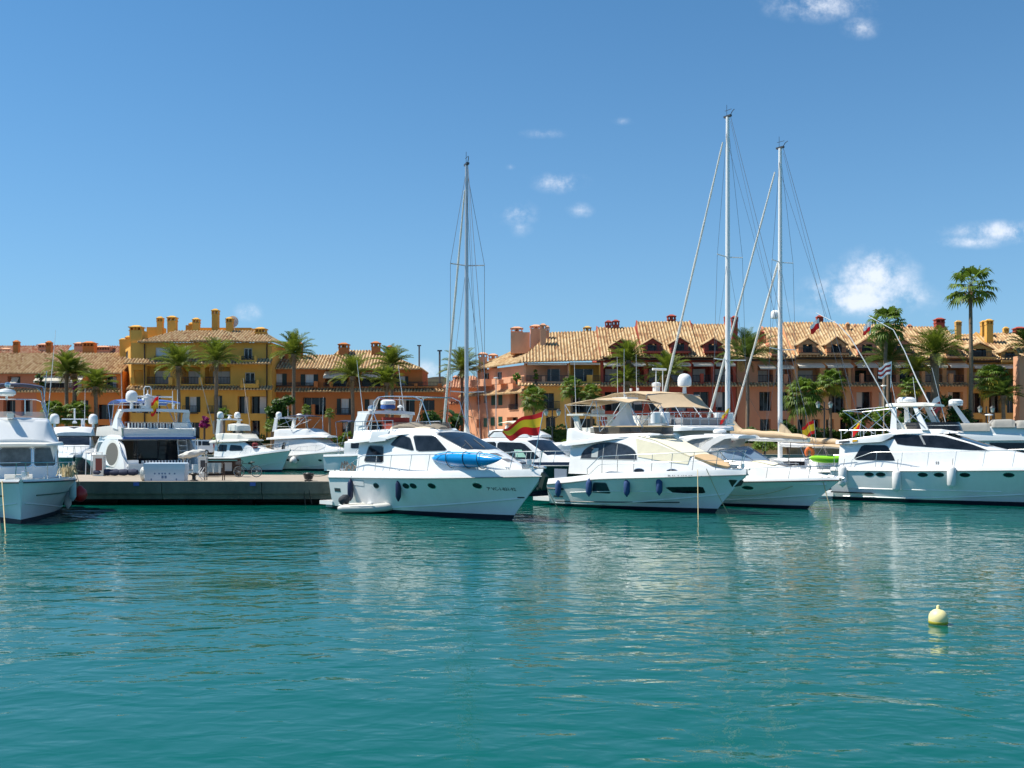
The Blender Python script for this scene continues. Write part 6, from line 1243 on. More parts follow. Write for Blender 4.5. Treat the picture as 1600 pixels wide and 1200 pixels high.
def roofplane(mb, E0, E1, run, rise, a=0.0, b=1.0, rows=7, lip=.16):
    """corrugated tile plane on eave E0-E1 rising over the horizontal vector run; ridge spans fractions a..b"""
    E0, E1, run = Vector(E0), Vector(E1), Vector(run); e = E1-E0; L = e.length; e = e/L; sl = run+Vector((0, 0, rise)); V = sl.length; sl = sl/V
    nn = e.cross(sl).normalized()
    if nn.z < 0: nn = -nn
    # allow a slanted ridge direction: component of run along e
    nc = max(2, int(round(L/PIT)))*4
    if mb.uv is None: mb.uv = []
    P = []; UV = []
    for i in range(nc+1):
        u = i/nc; vt = 1.0
        if a > 1e-6: vt = min(vt, u/a)
        if b < 1-1e-6: vt = min(vt, (1-u)/(1-b))
        ph = (i % 4); h = (0, .12, .19, .12)[ph]
        for j in range(rows+1):
            v = vt*j/rows; st = (.02 if j % 1 == 0 else 0)
            P.append(E0+e*(u*L)+sl*(v*V)+nn*h); UV.append((i*PIT/4, v*V+E0.y))
        q = E0+e*(u*L)-Vector((0, 0, lip*.6)); P.append(q+nn*h*.3); UV.append((i*PIT/4, -.3+E0.y))
    n = rows+2; Fc = []
    for i in range(nc):
        for j in range(rows): Fc.append((i*n+j, (i+1)*n+j, (i+1)*n+j+1, i*n+j+1))
        Fc.append((i*n, i*n+n-1, (i+1)*n+n-1, (i+1)*n))
    mb.add(P, Fc); mb.uv.extend(UV)
class Wall:
    """a facade through P0-P1 (world xy), photo pixels map onto it"""
    def __init__(s, P0, P1):
        s.P0 = Vector(P0); s.P1 = Vector(P1); d = s.P1-s.P0; s.L = d.length; s.d = d/s.L; s.n = Vector((s.d.y, -s.d.x))
    def sz(s, px, py):
        rx = (px-800)/F; t = (s.P0.x*s.n.x+s.P0.y*s.n.y)/(rx*s.n.x+s.n.y); X = Vector((t*rx, t)); return (X-s.P0).dot(s.d), H+(YH-py)*t/F
    def p(s, a, z, off=0): q = s.P0+s.d*a+s.n*off; return Vector((q.x, q.y, z))
    def box(s, mb, a0, a1, o0, o1, z0, z1):
        P = [s.p(a, z, o) for z in (z0, z1) for (a, o) in ((a0, o0), (a1, o0), (a1, o1), (a0, o1))]
        mb.add(P, [(0, 1, 2, 3), (7, 6, 5, 4), (0, 4, 5, 1), (1, 5, 6, 2), (2, 6, 7, 3), (3, 7, 4, 0)])
GZ = 1.9
def railing(w, a0, a1, off, z0, root, org, h=1.0, name='railing'):
    m = MB(); w.box(m, a0, a1, off-.03, off+.03, z0+h-.07, z0+h); w.box(m, a0, a1, off-.03, off+.03, z0+.05, z0+.12)
    n = max(2, int((a1-a0)/.19))
    for i in range(n+1): a = a0+(a1-a0)*i/n; w.box(m, a-.028, a+.028, off-.02, off+.02, z0, z0+h-.05)
    return m.build(name, IRON, root, smooth=False, org=org)
def facade(root, w, s0, s1, z0, z1, holes, wallm, depth=10.0, backz=None, sides=True):
    """wall with real recessed openings; holes in photo px: (x0,x1,y0,y1,type)"""
    org = root.location; H_ = []
    for h in holes:
        a0, zt = w.sz(h[0], h[2]); a1, zb = w.sz(h[1], h[3]); H_.append((max(s0+.05, a0), min(s1-.05, a1), max(z0+.05, zb), min(z1-.05, zt), h[4]))
    cut = [h for h in H_ if h[4][0] in 'wrdlago']
    A = sorted(set([s0, s1]+[x for h in cut for x in h[:2]])); Z = sorted(set([z0, z1]+[x for h in cut for x in h[2:4]])); m = MB()
    for i in range(len(A)-1):
        for j in range(len(Z)-1):
            ca, cz = (A[i]+A[i+1])/2, (Z[j]+Z[j+1])/2
            if any(h[0] < ca < h[1] and h[2] < cz < h[3] for h in cut): continue
            m.add([w.p(A[i], Z[j]), w.p(A[i+1], Z[j]), w.p(A[i+1], Z[j+1]), w.p(A[i], Z[j+1])], [(0, 1, 2, 3)])
    for (a0, a1, b0, b1, ty) in cut:
        dd = 2.0 if ty[0] in 'la' else (1.2 if ty[0] == 'd' else .22)
        q = [(a0, b0), (a1, b0), (a1, b1), (a0, b1)]
        for k in range(4):
            (x0, y0), (x1, y1) = q[k], q[(k+1) % 4]; m.add([w.p(x0, y0), w.p(x1, y1), w.p(x1, y1, -dd), w.p(x0, y0, -dd)], [(0, 1, 2, 3)])
        m.add([w.p(x, y, -dd) for x, y in q], [(0, 1, 2, 3)])
    if sides:
        for a in (s0, s1): m.add([w.p(a, z0), w.p(a, z1), w.p(a, z1, -depth), w.p(a, z0, -depth)], [(0, 1, 2, 3)])
        m.add([w.p(s0, z0, -depth), w.p(s1, z0, -depth), w.p(s1, z1, -depth), w.p(s0, z1, -depth)], [(0, 1, 2, 3)])
        m.add([w.p(s0, z1), w.p(s1, z1), w.p(s1, z1, -depth), w.p(s0, z1, -depth)], [(0, 1, 2, 3)])
    m.build('wall', wallm, root, smooth=False, org=org)
    for (a0, a1, b0, b1, ty) in H_:
        k = ty[0]; W_ = a1-a0; M_ = (a0+a1)/2
        if k in 'wr':      # window with open side shutters / white roller shutter
            f = MB(); w.box(f, a0, a1, -.2, -.12, b0, b0+.1); w.box(f, a0, a1, -.2, -.12, b1-.1, b1); w.box(f, a0, a0+.1, -.2, -.12, b0+.1, b1-.1); w.box(f, a1-.1, a1, -.2, -.12, b0+.1, b1-.1); w.box(f, M_-.05, M_+.05, -.2, -.13, b0+.1, b1-.1)
            fo = f.build('window', WFR, root, smooth=False, org=org)
            g = MB(); w.box(g, a0+.02, a1-.02, -.205, -.165, b0+.02, b1-.02); g.build('roller_shutter' if k == 'r' else 'pane', ROLL if k == 'r' else GLASS, fo, smooth=False, org=org)
            if 's' in ty[1:]:
                for (x0, x1) in ((a0-W_*.55, a0-.02), (a1+.02, a1+W_*.55)):
                    g = MB(); w.box(g, x0, x1, .01, .07, b0, b1)
                    for q in range(1, 6): w.box(g, x0+.05, x1-.05, .07, .09, b0+(b1-b0)*q/6-.03, b0+(b1-b0)*q/6+.03)
                    g.build('shutter', SHUTD, fo, smooth=False, org=org)
        elif k == 'd':
            g = MB(); w.box(g, a0+.02, a1-.02, -1.18, -1.0, b0+.02, b1-.02); fo = g.build('window', GLASS, root, smooth=False, org=org)
            g = MB()
            for q in range(int(W_/1.2)+2): x = a0+.02+(W_-.04)*q/(int(W_/1.2)+1); w.box(g, x-.04, x+.04, -1.0, -.94, b0+.02, b1-.02)
            g.build('window_frame', SHUTD if 'k' in ty else RUB, fo, smooth=False, org=org)
            if rnd.random() < .45 and W_ > .9:
                g = MB(); q0 = rnd.uniform(.3, .7); x0 = a0+.04 if rnd.random() < .5 else a0+W_*.5; w.box(g, x0, x0+W_*.46, -.97, -.93, b0+(b1-b0)*(0 if rnd.random() < .5 else q0*.6), b1-.03); g.build('curtain', ROLL, fo, smooth=False, org=org)
        elif k in 'la':    # loggia room with glazed or shuttered door in its back wall
            g = MB(); x0, x1 = a0+W_*.18, a1-W_*.18; w.box(g, x0, x1, -1.98, -1.9, b0+.05, b0+(b1-b0)*.78); fo = g.build('terrace_door', ROLL if 'r' in ty else (GLASSB if 'b' in ty else GLASS), root, smooth=False, org=org)
            g = MB(); n = max(2, int((x1-x0)/1.1))
            for q in range(n+1): x = x0+(x1-x0)*q/n; w.box(g, x-.05, x+.05, -1.9, -1.84, b0+.05, b0+(b1-b0)*.78)
            g.build('door_frame', WFR if 'b' in ty or 'r' in ty else SHUTD, fo, smooth=False, org=org)
            if 'p' in ty[1:]: railing(w, a0+.02, a1-.02, -.08, b0, root, org)
        elif k == 'g':     # closed green shutters over a window recess
            for (x0, x1) in ((a0, M_-.01), (M_+.01, a1)):
                g = MB(); w.box(g, x0, x1, -.2, .05, b0+.01, b1-.01)
                for q in range(1, 9): w.box(g, x0+.04, x1-.04, .05, .075, b0+(b1-b0)*q/9-.05, b0+(b1-b0)*q/9+.03)
                g.build('shutter', SHUTG, root, smooth=False, org=org)
        elif k == 'o':     # ceramic louvre grille
            g = MB()
            for q in range(7): w.box(g, a0, a1, -.16, .03, b0+(b1-b0)*(q+.1)/7, b0+(b1-b0)*(q+.62)/7)
            g.build('louvre', ORL, root, smooth=False, org=org)
        elif k == 'A':     # white awning pulled out over an opening
            g = MB(); P0_, P1_ = w.p(a0, b1, .02), w.p(a1, b1, .02); n0, n1 = w.p(a0, b0, 1.5), w.p(a1, b0, 1.5)
            g.sheet([[P0_, P1_], [P0_.lerp(n0, .5), P1_.lerp(n1, .5)], [n0, n1]], .05); g.sheet([[n0, n1], [w.p(a0, b0-.25, 1.52), w.p(a1, b0-.25, 1.52)]], .02); g.build('awning', AWN, root, smooth=False, org=org)
        elif k == 'B':     # projecting balcony parapet with end piers
            g = MB(); w.box(g, a0, a1, .004, 1.0, b0-.2, b0); w.box(g, a0, a0+.35, .7, 1.04, b0+.004, b1); w.box(g, a1-.35, a1, .7, 1.04, b0+.004, b1); w.box(g, a0+.352, a1-.352, .8, 1.0, b0+.004, b0+.35); go = g.build('balcony', wallm, root, smooth=False, org=org)
            railing(w, a0+.36, a1-.36, .9, b0+.35, go, org, b1-b0-.45)
        elif k == 'R': railing(w, a0, a1, .12, b0, root, org, min(1.05, b1-b0))
        elif k == 'I':     # iron balcony
            g = MB(); w.box(g, a0, a1, .004, .7, b0-.12, b0); go = g.build('balcony', IRON, root, smooth=False, org=org); railing(w, a0, a1, .68, b0+.004, go, org, b1-b0)
        elif k == 'P':     # parapet pier
            g = MB(); w.box(g, a0, a1, .2, .75, b0, b1); g.build('parapet_pier', wallm, root, smooth=False, org=org)
def apron(mb, w, s0, s1, z, out=1.0, rise=.45):
    """a strip of tiles projecting from the wall at a floor line (z = its lower edge)"""
    roofplane(mb, w.p(s0, z, out), w.p(s1, z, out), -Vector((w.n.x, w.n.y, 0))*(out-.01), rise, rows=3)
def chimney(roof, c, wx, z0, z1, m_, org, dx=None):
    m = MB(); d_ = dx or wx*.8; x, y = c; hc = min(.7, (z1-z0)*.35)
    m.bb(x-wx/2, x+wx/2, y-d_/2, y+d_/2, z0, z1-hc)
    m.bb(x-wx*.56, x+wx*.56, y-d_*.56, y+d_*.56, z1-hc, z1-hc+.1)
    n = max(2, int(wx/.45)+1)
    for i in range(n): q = x-wx*.46+wx*.92*i/(n-1); m.bb(q-.08, q+.08, y-d_*.46, y+d_*.46, z1-hc+.1, z1-.22)
    m.bb(x-wx*.2, x+wx*.2, y-d_*.2, y+d_*.2, z1-hc+.1, z1-.22)
    m.bb(x-wx*.6, x+wx*.6, y-d_*.6, y+d_*.6, z1-.22, z1-.1); m.box((x, y, z1+.02), (wx*1.1, d_*1.1, .24), taper=.35)
    return m.build('chimney', m_, roof, smooth=False, org=org)
def chim_px(roof, x0, x1, y0, y1, D, m_, org): chimney(roof, (at((x0+x1)/2, D), D), (x1-x0)*D/F, zat(y1, D)-1.0, zat(y0, D), m_, org)
def house(name, label, x, y, grp=None): return thing(name, label, 'building', (x, y, GZ), 0, grp)
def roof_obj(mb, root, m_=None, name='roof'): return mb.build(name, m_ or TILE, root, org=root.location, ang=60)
def dormer(roof, w, px, D, apex, wy0, wy1, hw, m_, org, zslope, wide=1.0):
    """gabled dormer on a roof slope; px = centre, rows from the photo; D = plane of its front"""
    x = at(px, D); hw = hw*D/F; z0, za = zat(wy1+6, D), zat(apex, D); ze = zat(wy0-2, D); zt, zb = zat(wy0, D), zat(wy1, D)
    m = MB(); w2 = hw*.52
    for (a, b, c, d) in ((-hw, -w2, z0, ze), (w2, hw, z0, ze), (-w2, w2, z0, zb)): m.bb(x+a, x+b, D, D+.25, c, d)
    m.add([(x-hw, D, ze), (x+hw, D, ze), (x+.01, D, za-.06), (x-.01, D, za-.06), (x-hw, D+.25, ze), (x+hw, D+.25, ze), (x+.01, D+.25, za-.06), (x-.01, D+.25, za-.06)], [(0, 1, 2, 3), (7, 6, 5, 4), (0, 3, 7, 4), (1, 5, 6, 2), (0, 4, 5, 1)])
    for s_ in (-1, 1): m.bb(x+s_*hw, x+s_*(hw-.2), D+.25, D+4.2, z0, ze-.02)
    do = m.build('dormer', m_, roof, smooth=False, org=org)
    g = MB(); g.bb(x-w2, x+w2, D+.16, D+.24, zb, zt); g.build('dormer_window', GLASS, do, smooth=False, org=org)
    g = MB(); g.bb(x-w2, x-w2*.55, D-.06, D+.0, zb, zt); g.bb(x+w2*.55, x+w2, D-.06, D+.0, zb, zt); g.build('dormer_shutter', SHUTD, do, smooth=False, org=org)
    g = MB()
    for s_ in (-1, 1): roofplane(g, (x+s_*(hw+.25), D-.3, ze-.12), (x+s_*(hw+.25), D+4.4, ze-.12), (-s_*(hw+.25), 0, 0), za-ze+.14, rows=3, lip=.1)
    g.build('dormer_roof', TILE, do, org=org)
    g = MB(); g.bb(x-hw*1.15, x+hw*1.15, D-.7, D, zb-.35, zb-.1); b_ = g.build('dormer_balcony', m_, do, smooth=False, org=org)
    ww = Wall((x-hw*1.15, D-.62), (x+hw*1.15, D-.62)); railing(ww, 0, ww.L, 0, zb-.1, do, org, .75, 'dormer_railing')
def front(x0, x1, D): return Wall((at(x0, D), D), (at(x1, D), D))
DB = 140.0
def zr(py, d=0): return zat(py, DB+d)
# A: long orange house at the far left
A = house('terrace_house', 'long orange house with white awning at the far left, pinker at its left end', at(90, DB), DB)
w = front(-90, 192, DB); wa = front(-90, 57, DB); wb = front(57, 192, DB)
facade(A, wb, 0, wb.L, GZ, zr(580), [(62, 128, 591, 606, 'd'), (138, 150, 590, 605, 'd'), (163, 182, 588, 607, 'd'), (60, 133, 586, 596, 'A'), (120, 138, 625, 650, 'd'), (150, 176, 632, 655, 'd'), (66, 84, 626, 648, 'd'), (150, 170, 664, 676, 'd'), (62, 120, 599, 606, 'R'), (162, 184, 600, 607, 'R'), (118, 140, 643, 650, 'I')], OR_)
facade(A, wa, 0, wa.L, GZ, zr(580), [(12, 32, 588, 605, 'd'), (-40, -20, 588, 605, 'd'), (5, 24, 625, 650, 'd'), (33, 51, 625, 650, 'd'), (-50, -20, 625, 650, 'd'), (20, 30, 590, 604, 'A')], PK_)
m = MB(); roofplane(m, w.p(-.4, zr(584), .7), w.p(w.L, zr(584), .7), (0, 7.2, 0), zr(552, 6)-zr(584)); apron(m, w, -.4, w.L, zr(613), .9, .5); ro = roof_obj(m, A)
for (x0, x1, y0, y1) in ((22, 30, 533, 552), (73, 81, 534, 552), (132, 149, 535, 550)): chim_px(ro, x0, x1, y0, y1, DB+7.4, OR_, A.location)
# A2: roofs behind
A2 = house('terrace_house', 'row of red-tiled roofs and dormers rising behind the long orange house', at(95, 165), 165)
w2 = front(-60, 196, 165); facade(A2, w2, 0, w2.L, GZ, zat(556, 165), [], RP_, depth=9)
m = MB()
for (x0, x1, e, r_) in ((-60, 62, 556, 541), (28, 100, 558, 540), (92, 196, 558, 541)): roofplane(m, (at(x0, 164), 164+.05*x0/50, zat(e, 164)), (at(x1, 164), 164+.05*x0/50, zat(e, 164)), (0, 5, 0), zat(r_, 169)-zat(e, 164), .12, .88)
ro = roof_obj(m, A2, TILER)
for (x0, x1, y0, y1) in ((62, 78, 538, 552), (118, 131, 536, 550), (134, 146, 538, 552), (4, 18, 545, 553), (150, 176, 542, 552)): chim_px(ro, x0, x1, y0, y1, 167, SA_, A2.location)
# B: tall yellow block
B = house('apartment_house', 'tall ochre-yellow apartment house with many chimneys and three tile aprons', at(315, DB), DB)
wB = front(205, 425, DB-1.5)
hol = [(243, 266, 543, 560, 'rp'), (281, 295, 544, 560, 'r'), (381, 394, 544, 562, 'wk'), (242, 268, 556, 562, 'R'), (376, 404, 556, 567, 'B'),
  (209, 224, 578, 599, 'l'), (229, 266, 572, 600, 'lrp'), (283, 313, 573, 600, 'lrp'), (320, 360, 573, 600, 'lrp'), (383, 398, 582, 600, 'wk'), (378, 407, 594, 604, 'B'), (207, 213, 590, 600, 'P'), (266, 272, 590, 602, 'P'), (313, 319, 590, 602, 'P'),
  (212, 222, 620, 645, 'ws'), (232, 244, 618, 646, 'ws'), (296, 307, 620, 644, 'rs'), (334, 347, 618, 645, 'd'), (326, 356, 634, 645, 'I'), (371, 388, 619, 646, 'd'), (391, 416, 619, 646, 'd'), (288, 310, 634, 645, 'I'), (332, 350, 657, 678, 'r'), (360, 380, 660, 685, 'd'), (290, 312, 660, 685, 'd'), (392, 406, 657, 685, 'd')]
facade(B, wB, 0, wB.L, GZ, zr(537), hol, YE_, depth=13)
wl = Wall((at(190, DB+9), DB+9), (at(206, DB-1.4), DB-1.4)); facade(B, wl, 0, wl.L, GZ, zr(541), [(193, 196, 580, 600, 'wk'), (199, 202, 615, 640, 'wk'), (196, 200, 550, 562, 'wk')], YE_, depth=3)
m = MB()
def hip(m, x0, x1, D0, dep, ze, zrg, a, b, sides=True):
    X0, X1 = at(x0, D0), at(x1, D0); L = X1-X0; roofplane(m, (X0, D0, ze), (X1, D0, ze), (0, dep, 0), zrg-ze, a, b)
    if sides:
        roofplane(m, (X0, D0+2*dep, ze), (X0, D0, ze), (a*L, 0, 0), zrg-ze, .5, .5); roofplane(m, (X1, D0, ze), (X1, D0+2*dep, ze), (-(1-b)*L, 0, 0), zrg-ze, .5, .5)
hip(m, 215, 428, DB-2.5, 6, zr(535, -2), zr(518, 4), .18, .82); hip(m, 296, 372, DB-3.2, 4, zr(533, -3), zr(518, 2), .42, .52)
apron(m, wB, -.6, wB.L+.1, zr(569, -2), 1.3, .75); apron(m, wB, -.4, wB.L+.2, zr(609, -2), 1.0, .5)
ro = roof_obj(m, B)
for (x0, x1, y0, y1, D_) in ((229, 252, 511, 530, DB+6), (290, 300, 508, 524, DB+6), (312, 392, 512, 528, DB+7), (300, 352, 516, 530, DB+5.5), (204, 222, 516, 560, DB-1.2), (188, 203, 530, 575, DB+5)): MB().bb(at(x0, D_), at(x1, D_), D_, D_+2.2, zat(y1, D_), zat(y0, D_)).build('roof_terrace_wall', YE_, B, smooth=False, org=B.location)
for (x0, x1, y0, y1, D_) in ((246, 255, 496, 520, DB+4), (263, 276, 495, 520, DB+4), (302, 312, 498, 520, DB+4), (332, 342, 484, 514, DB+5), (354, 364, 497, 520, DB+3), (400, 416, 513, 530, DB+2), (205, 223, 510, 524, DB-.2), (188, 197, 530, 545, DB+6), (197, 205, 526, 545, DB+7), (296, 304, 505, 512, DB+8)): chim_px(ro, x0, x1, y0, y1, D_, YE_, B.location)
d_ = MB(); d_.lathe([(.01, 0), (.5, .08), (.85, .3), (.84, .33), (.5, .12), (.01, .04)], (0, 0, 0), 16, axis='y', sc=(1, 1, 1)); 
for i in range(len(d_.v)): d_.v[i] = (d_.v[i][0]+at(364.5, DB+4), d_.v[i][1]*-1+DB+4, d_.v[i][2]+zat(503, DB+4))
d_.tube([(at(364.5, DB+4), DB+4, zat(503, DB+4)), (at(366, DB+4), DB+4.3, zat(516, DB+4))], .06, 5); d_.build('satellite_dish', WHITE, ro, org=B.location)
m = MB()
for x in (226, 417): a_ = at(x, DB-1.6); m.tube([(a_, DB-1.62, zr(538, -1)), (a_, DB-1.62, GZ)], .09, 6)
m.build('drainpipe', FASC, B, org=B.location)
# C: low terracotta house
C = house('terrace_house', 'low terracotta house with two white awnings, between the yellow block and the bare grey mast', at(560, DB), DB)
wC = front(425, 692, DB+1); wC1 = front(425, 660, DB+1)
facade(C, wC, 0, wC.L, GZ, zr(606), [(473, 509, 621, 648, 'd'), (533, 545, 623, 647, 'rs'), (526, 550, 638, 647, 'I'), (577, 590, 624, 640, 'rs'), (620, 648, 624, 646, 'd'), (659, 679, 625, 641, 'd'), (488, 493, 632, 650, 'P'), (534, 550, 659, 675, 'd'), (440, 455, 659, 678, 'd'), (575, 600, 660, 678, 'd')], TC_, depth=11)
facade(C, wC1, 0, wC1.L, zr(606)+.02, zr(575), [(428, 441, 584, 602, 'rs'), (477, 490, 585, 602, 'rs'), (508, 545, 586, 604, 'l'), (556, 598, 586, 604, 'l'), (508, 543, 580, 589, 'A'), (566, 597, 581, 589, 'A'), (624, 633, 588, 603, 'rs'), (425, 490, 598, 604, 'R'), (506, 600, 598, 604, 'R'), (492, 498, 596, 606, 'P'), (516, 521, 597, 606, 'P'), (600, 606, 597, 606, 'P')], TC_, depth=9)
w_ = front(614, 692, DB+.6); g = MB(); w_.box(g, 0, w_.L, -.1, .15, zr(606), zr(603)); 
for x in (616, 650, 687): a0, _ = w_.sz(x, 600); w_.box(g, a0-.25, a0+.25, -.2, .25, zr(603), zr(599))
g.build('terrace_parapet', TC_, C, smooth=False, org=C.location); railing(w_, 0, w_.L, .0, zr(603)+.01, C, C.location, .6)
m = MB(); roofplane(m, wC.p(-.3, zr(576), .7), wC.p(wC.sz(512, 570)[0], zr(576), .7), (0, 5, 0), zr(555, 5)-zr(576)); hip(m, 497, 659, DB-.4, 5.5, zr(577), zr(548, 5), .14, .52); apron(m, wC, -.2, wC.L+.3, zr(612), 1.0, .5); ro = roof_obj(m, C)
for (x0, x1, y0, y1) in ((530, 545, 537, 552), (581, 594, 535, 562), (605, 614, 541, 556), (446, 455, 536, 558), (464, 473, 536, 558)): chim_px(ro, x0, x1, y0, y1, DB+4, TC_, C.location)
# far low roofs between C and D
E0 = house('terrace_house', 'small distant pinkish house with low tiled roof just left of the salmon corner house', at(715, 165), 165)
w_ = front(694, 752, 163); facade(E0, w_, 0, w_.L, GZ, zat(605, 163), [(722, 730, 612, 622, 'wk')], SA_, depth=9); m = MB(); hip(m, 690, 760, 162, 5, zat(606, 162), zat(588, 167), .4, .7); apron(m, w_, 0, w_.L, zat(632, 163)); ro = roof_obj(m, E0, TILER); chim_px(ro, 708, 716, 588, 600, 166, SA_, E0.location)
E1 = house('distant_building', 'far-off greenish flat building seen between the terracotta house and the furled jib', at(672, 260), 260); MB().bb(at(660, 260), at(700, 260), 260, 275, GZ, zat(592, 260)).build('wall', mat('far_olive_wall', (.22, .20, .13), .9, var=.15), E1, smooth=False, org=E1.location); MB().prism([(at(660, 260), zat(592, 260)), (at(700, 260), zat(592, 260)), (at(692, 260), zat(588, 260)), (at(676, 260), zat(589, 260))], 260.5, 274).build('roof', mat('far_roof', (.25, .2, .14), .9), E1, smooth=False, org=E1.location)
# D: salmon corner house: sunlit left face turns away at the corner
D_ = house('corner_house', 'salmon corner house with sunlit left wall, green shutters and tall red chimneys', at(780, DB), DB)
cx = at(819, DB-1); wD = Wall((at(727, DB+14), DB+14), (cx, DB-1)); wDr = front(819, 889, DB-1)
facade(D_, wD, 0, wD.L, GZ, zat(607, DB+3), [(745, 751, 619, 632, 'o'), (755, 761, 618, 630, 'wk'), (768, 774, 616, 633, 'g'), (779, 785, 615, 633, 'g'), (796, 809, 614, 640, 'd'), (796, 810, 632, 640, 'R'), (745, 751, 655, 668, 'o'), (756, 761, 653, 667, 'g'), (767, 773, 652, 665, 'g'), (779, 785, 651, 665, 'g'), (792, 809, 652, 680, 'd')], SA_, depth=7)
wDu = Wall((at(746, DB+11), DB+11), (cx, DB-1)); facade(D_, wDu, 0, wDu.L, zat(607, DB+3)-.8, zr(571), [(756, 764, 583, 596, 'wk'), (776, 784, 581, 593, 'wk'), (757, 759, 582, 596, 'P')], SA_, depth=7)
facade(D_, wDr, 0, wDr.L, GZ, zr(602), [(849, 866, 614, 638, 'd'), (846, 874, 627, 640, 'I'), (853, 868, 652, 676, 'd')], OC_, depth=9)
facade(D_, wDr, 0, wDr.L, zr(602)+.02, zr(568), [(822, 887, 569, 597, 'lb')], SA_, depth=9)
railing(wDr, .3, wDr.L-.1, .3, zr(597), D_, D_.location, .85); g = MB()
for x in (817, 849, 886): a0, _ = wDr.sz(x, 590); wDr.box(g, a0-.22, a0+.22, .1, .55, zr(600), zr(589))
wDr.box(g, 0, wDr.L, .02, .6, zr(601), zr(597)); g.build('terrace_parapet', SA_, D_, smooth=False, org=D_.location)
g = MB(); wDu.box(g, 1.0, 5.0, .3, 1.6, zat(603, DB+6), zat(592, DB+6)); wDu.box(g, 7.0, 9.0, .3, 1.4, zat(600, DB+3), zat(593, DB+3)); wDu.box(g, 10.5, 12.5, .3, 1.4, zat(600, DB+3), zat(593, DB+3)); g.build('terrace_parapet', SA_, D_, smooth=False, org=D_.location)
m = MB(); ru = Vector((-wD.n.x, -wD.n.y, 0))
roofplane(m, wDu.p(-1.2, zat(575, DB+8)-.1, .8), wDu.p(wDu.L+1.0, zr(568), .8), ru*7.0+Vector((wD.d.x, wD.d.y, 0))*0, zat(540, DB+4)-zr(570), .10, .60)
roofplane(m, (cx-.9, DB-1.9, zr(568)), (at(945, DB-1.9), DB-1.9, zr(564)), (0, 7.5, 0), zr(520, 6)-zr(566), .40, 1.0, rows=9)
apron(m, wD, -.5, wD.L+.5, zat(613, DB+2)-.25, .95, .6); apron(m, wDr, -.9, wDr.L, zr(604), 1.3, .5); ro = roof_obj(m, D_)
for (x0, x1, y0, y1, d) in ((798, 828, 519, 552, 4.5), (829, 847, 513, 546, 4.0)):
    Dd = DB+d; MB().bb(at(x0, Dd), at(x1, Dd), Dd, Dd+3, zat(y1, Dd), zat(y0, Dd)).build('roof_tower', SA_, ro, smooth=False, org=D_.location)
MB().bb(at(845, DB+6), at(884, DB+6), DB+6, DB+8, zat(530, DB+6), zat(520, DB+6)).build('roof_tower', SA_, ro, smooth=False, org=D_.location)
for (x0, x1, y0, y1, d) in ((799, 816, 512, 522, 5.5), (829, 846, 509, 516, 5.5), (844, 853, 507, 545, 2.4), (852, 858, 510, 530, 4.0), (748, 761, 552, 570, 11), (764, 777, 554, 566, 13), (912, 923, 511, 522, 7)): chim_px(ro, x0, x1, y0, y1, DB+d, SA_ if x0 < 900 else OC_, D_.location)
for (x0, x1, lb) in ((824, 885, 'slim awning'), ): g = MB(); a0, _ = wDr.sz(x0, 570); wDr.box(g, a0, wDr.sz(x1, 570)[0], .05, .9, zr(571.5), zr(569.5)); g.build('awning', AWN, D_, smooth=False, org=D_.location)
# D2: yellow bay
Y = house('terrace_house', 'narrow ochre-yellow house bay with glazed terrace, right of the salmon corner house', at(913, DB), DB); wY = front(889.3, 938, DB-1)
facade(Y, wY, 0, wY.L, GZ, zr(602), [(893, 930, 614, 645, 'd'), (893, 930, 654, 680, 'd')], OC_, depth=9); facade(Y, wY, 0, wY.L, zr(602)+.02, zr(567), [(891, 936, 569, 597, 'lb')], YE_, depth=9); railing(wY, .1, wY.L-.1, .3, zr(597), Y, Y.location, .85)
g = MB(); a0, _ = wY.sz(921, 590); wY.box(g, a0-.4, a0+.4, .1, .7, zr(600), zr(587)); wY.box(g, 0, wY.L, .02, .6, zr(601), zr(597)); g.build('terrace_parapet', YE_, Y, smooth=False, org=Y.location)
m = MB(); apron(m, wY, 0, wY.L, zr(604), 1.3, .5); roof_obj(m, Y); g = MB(); wY.box(g, .1, wY.L-.1, .05, .9, zr(571), zr(569)); g.build('awning', AWN, Y, smooth=False, org=Y.location)
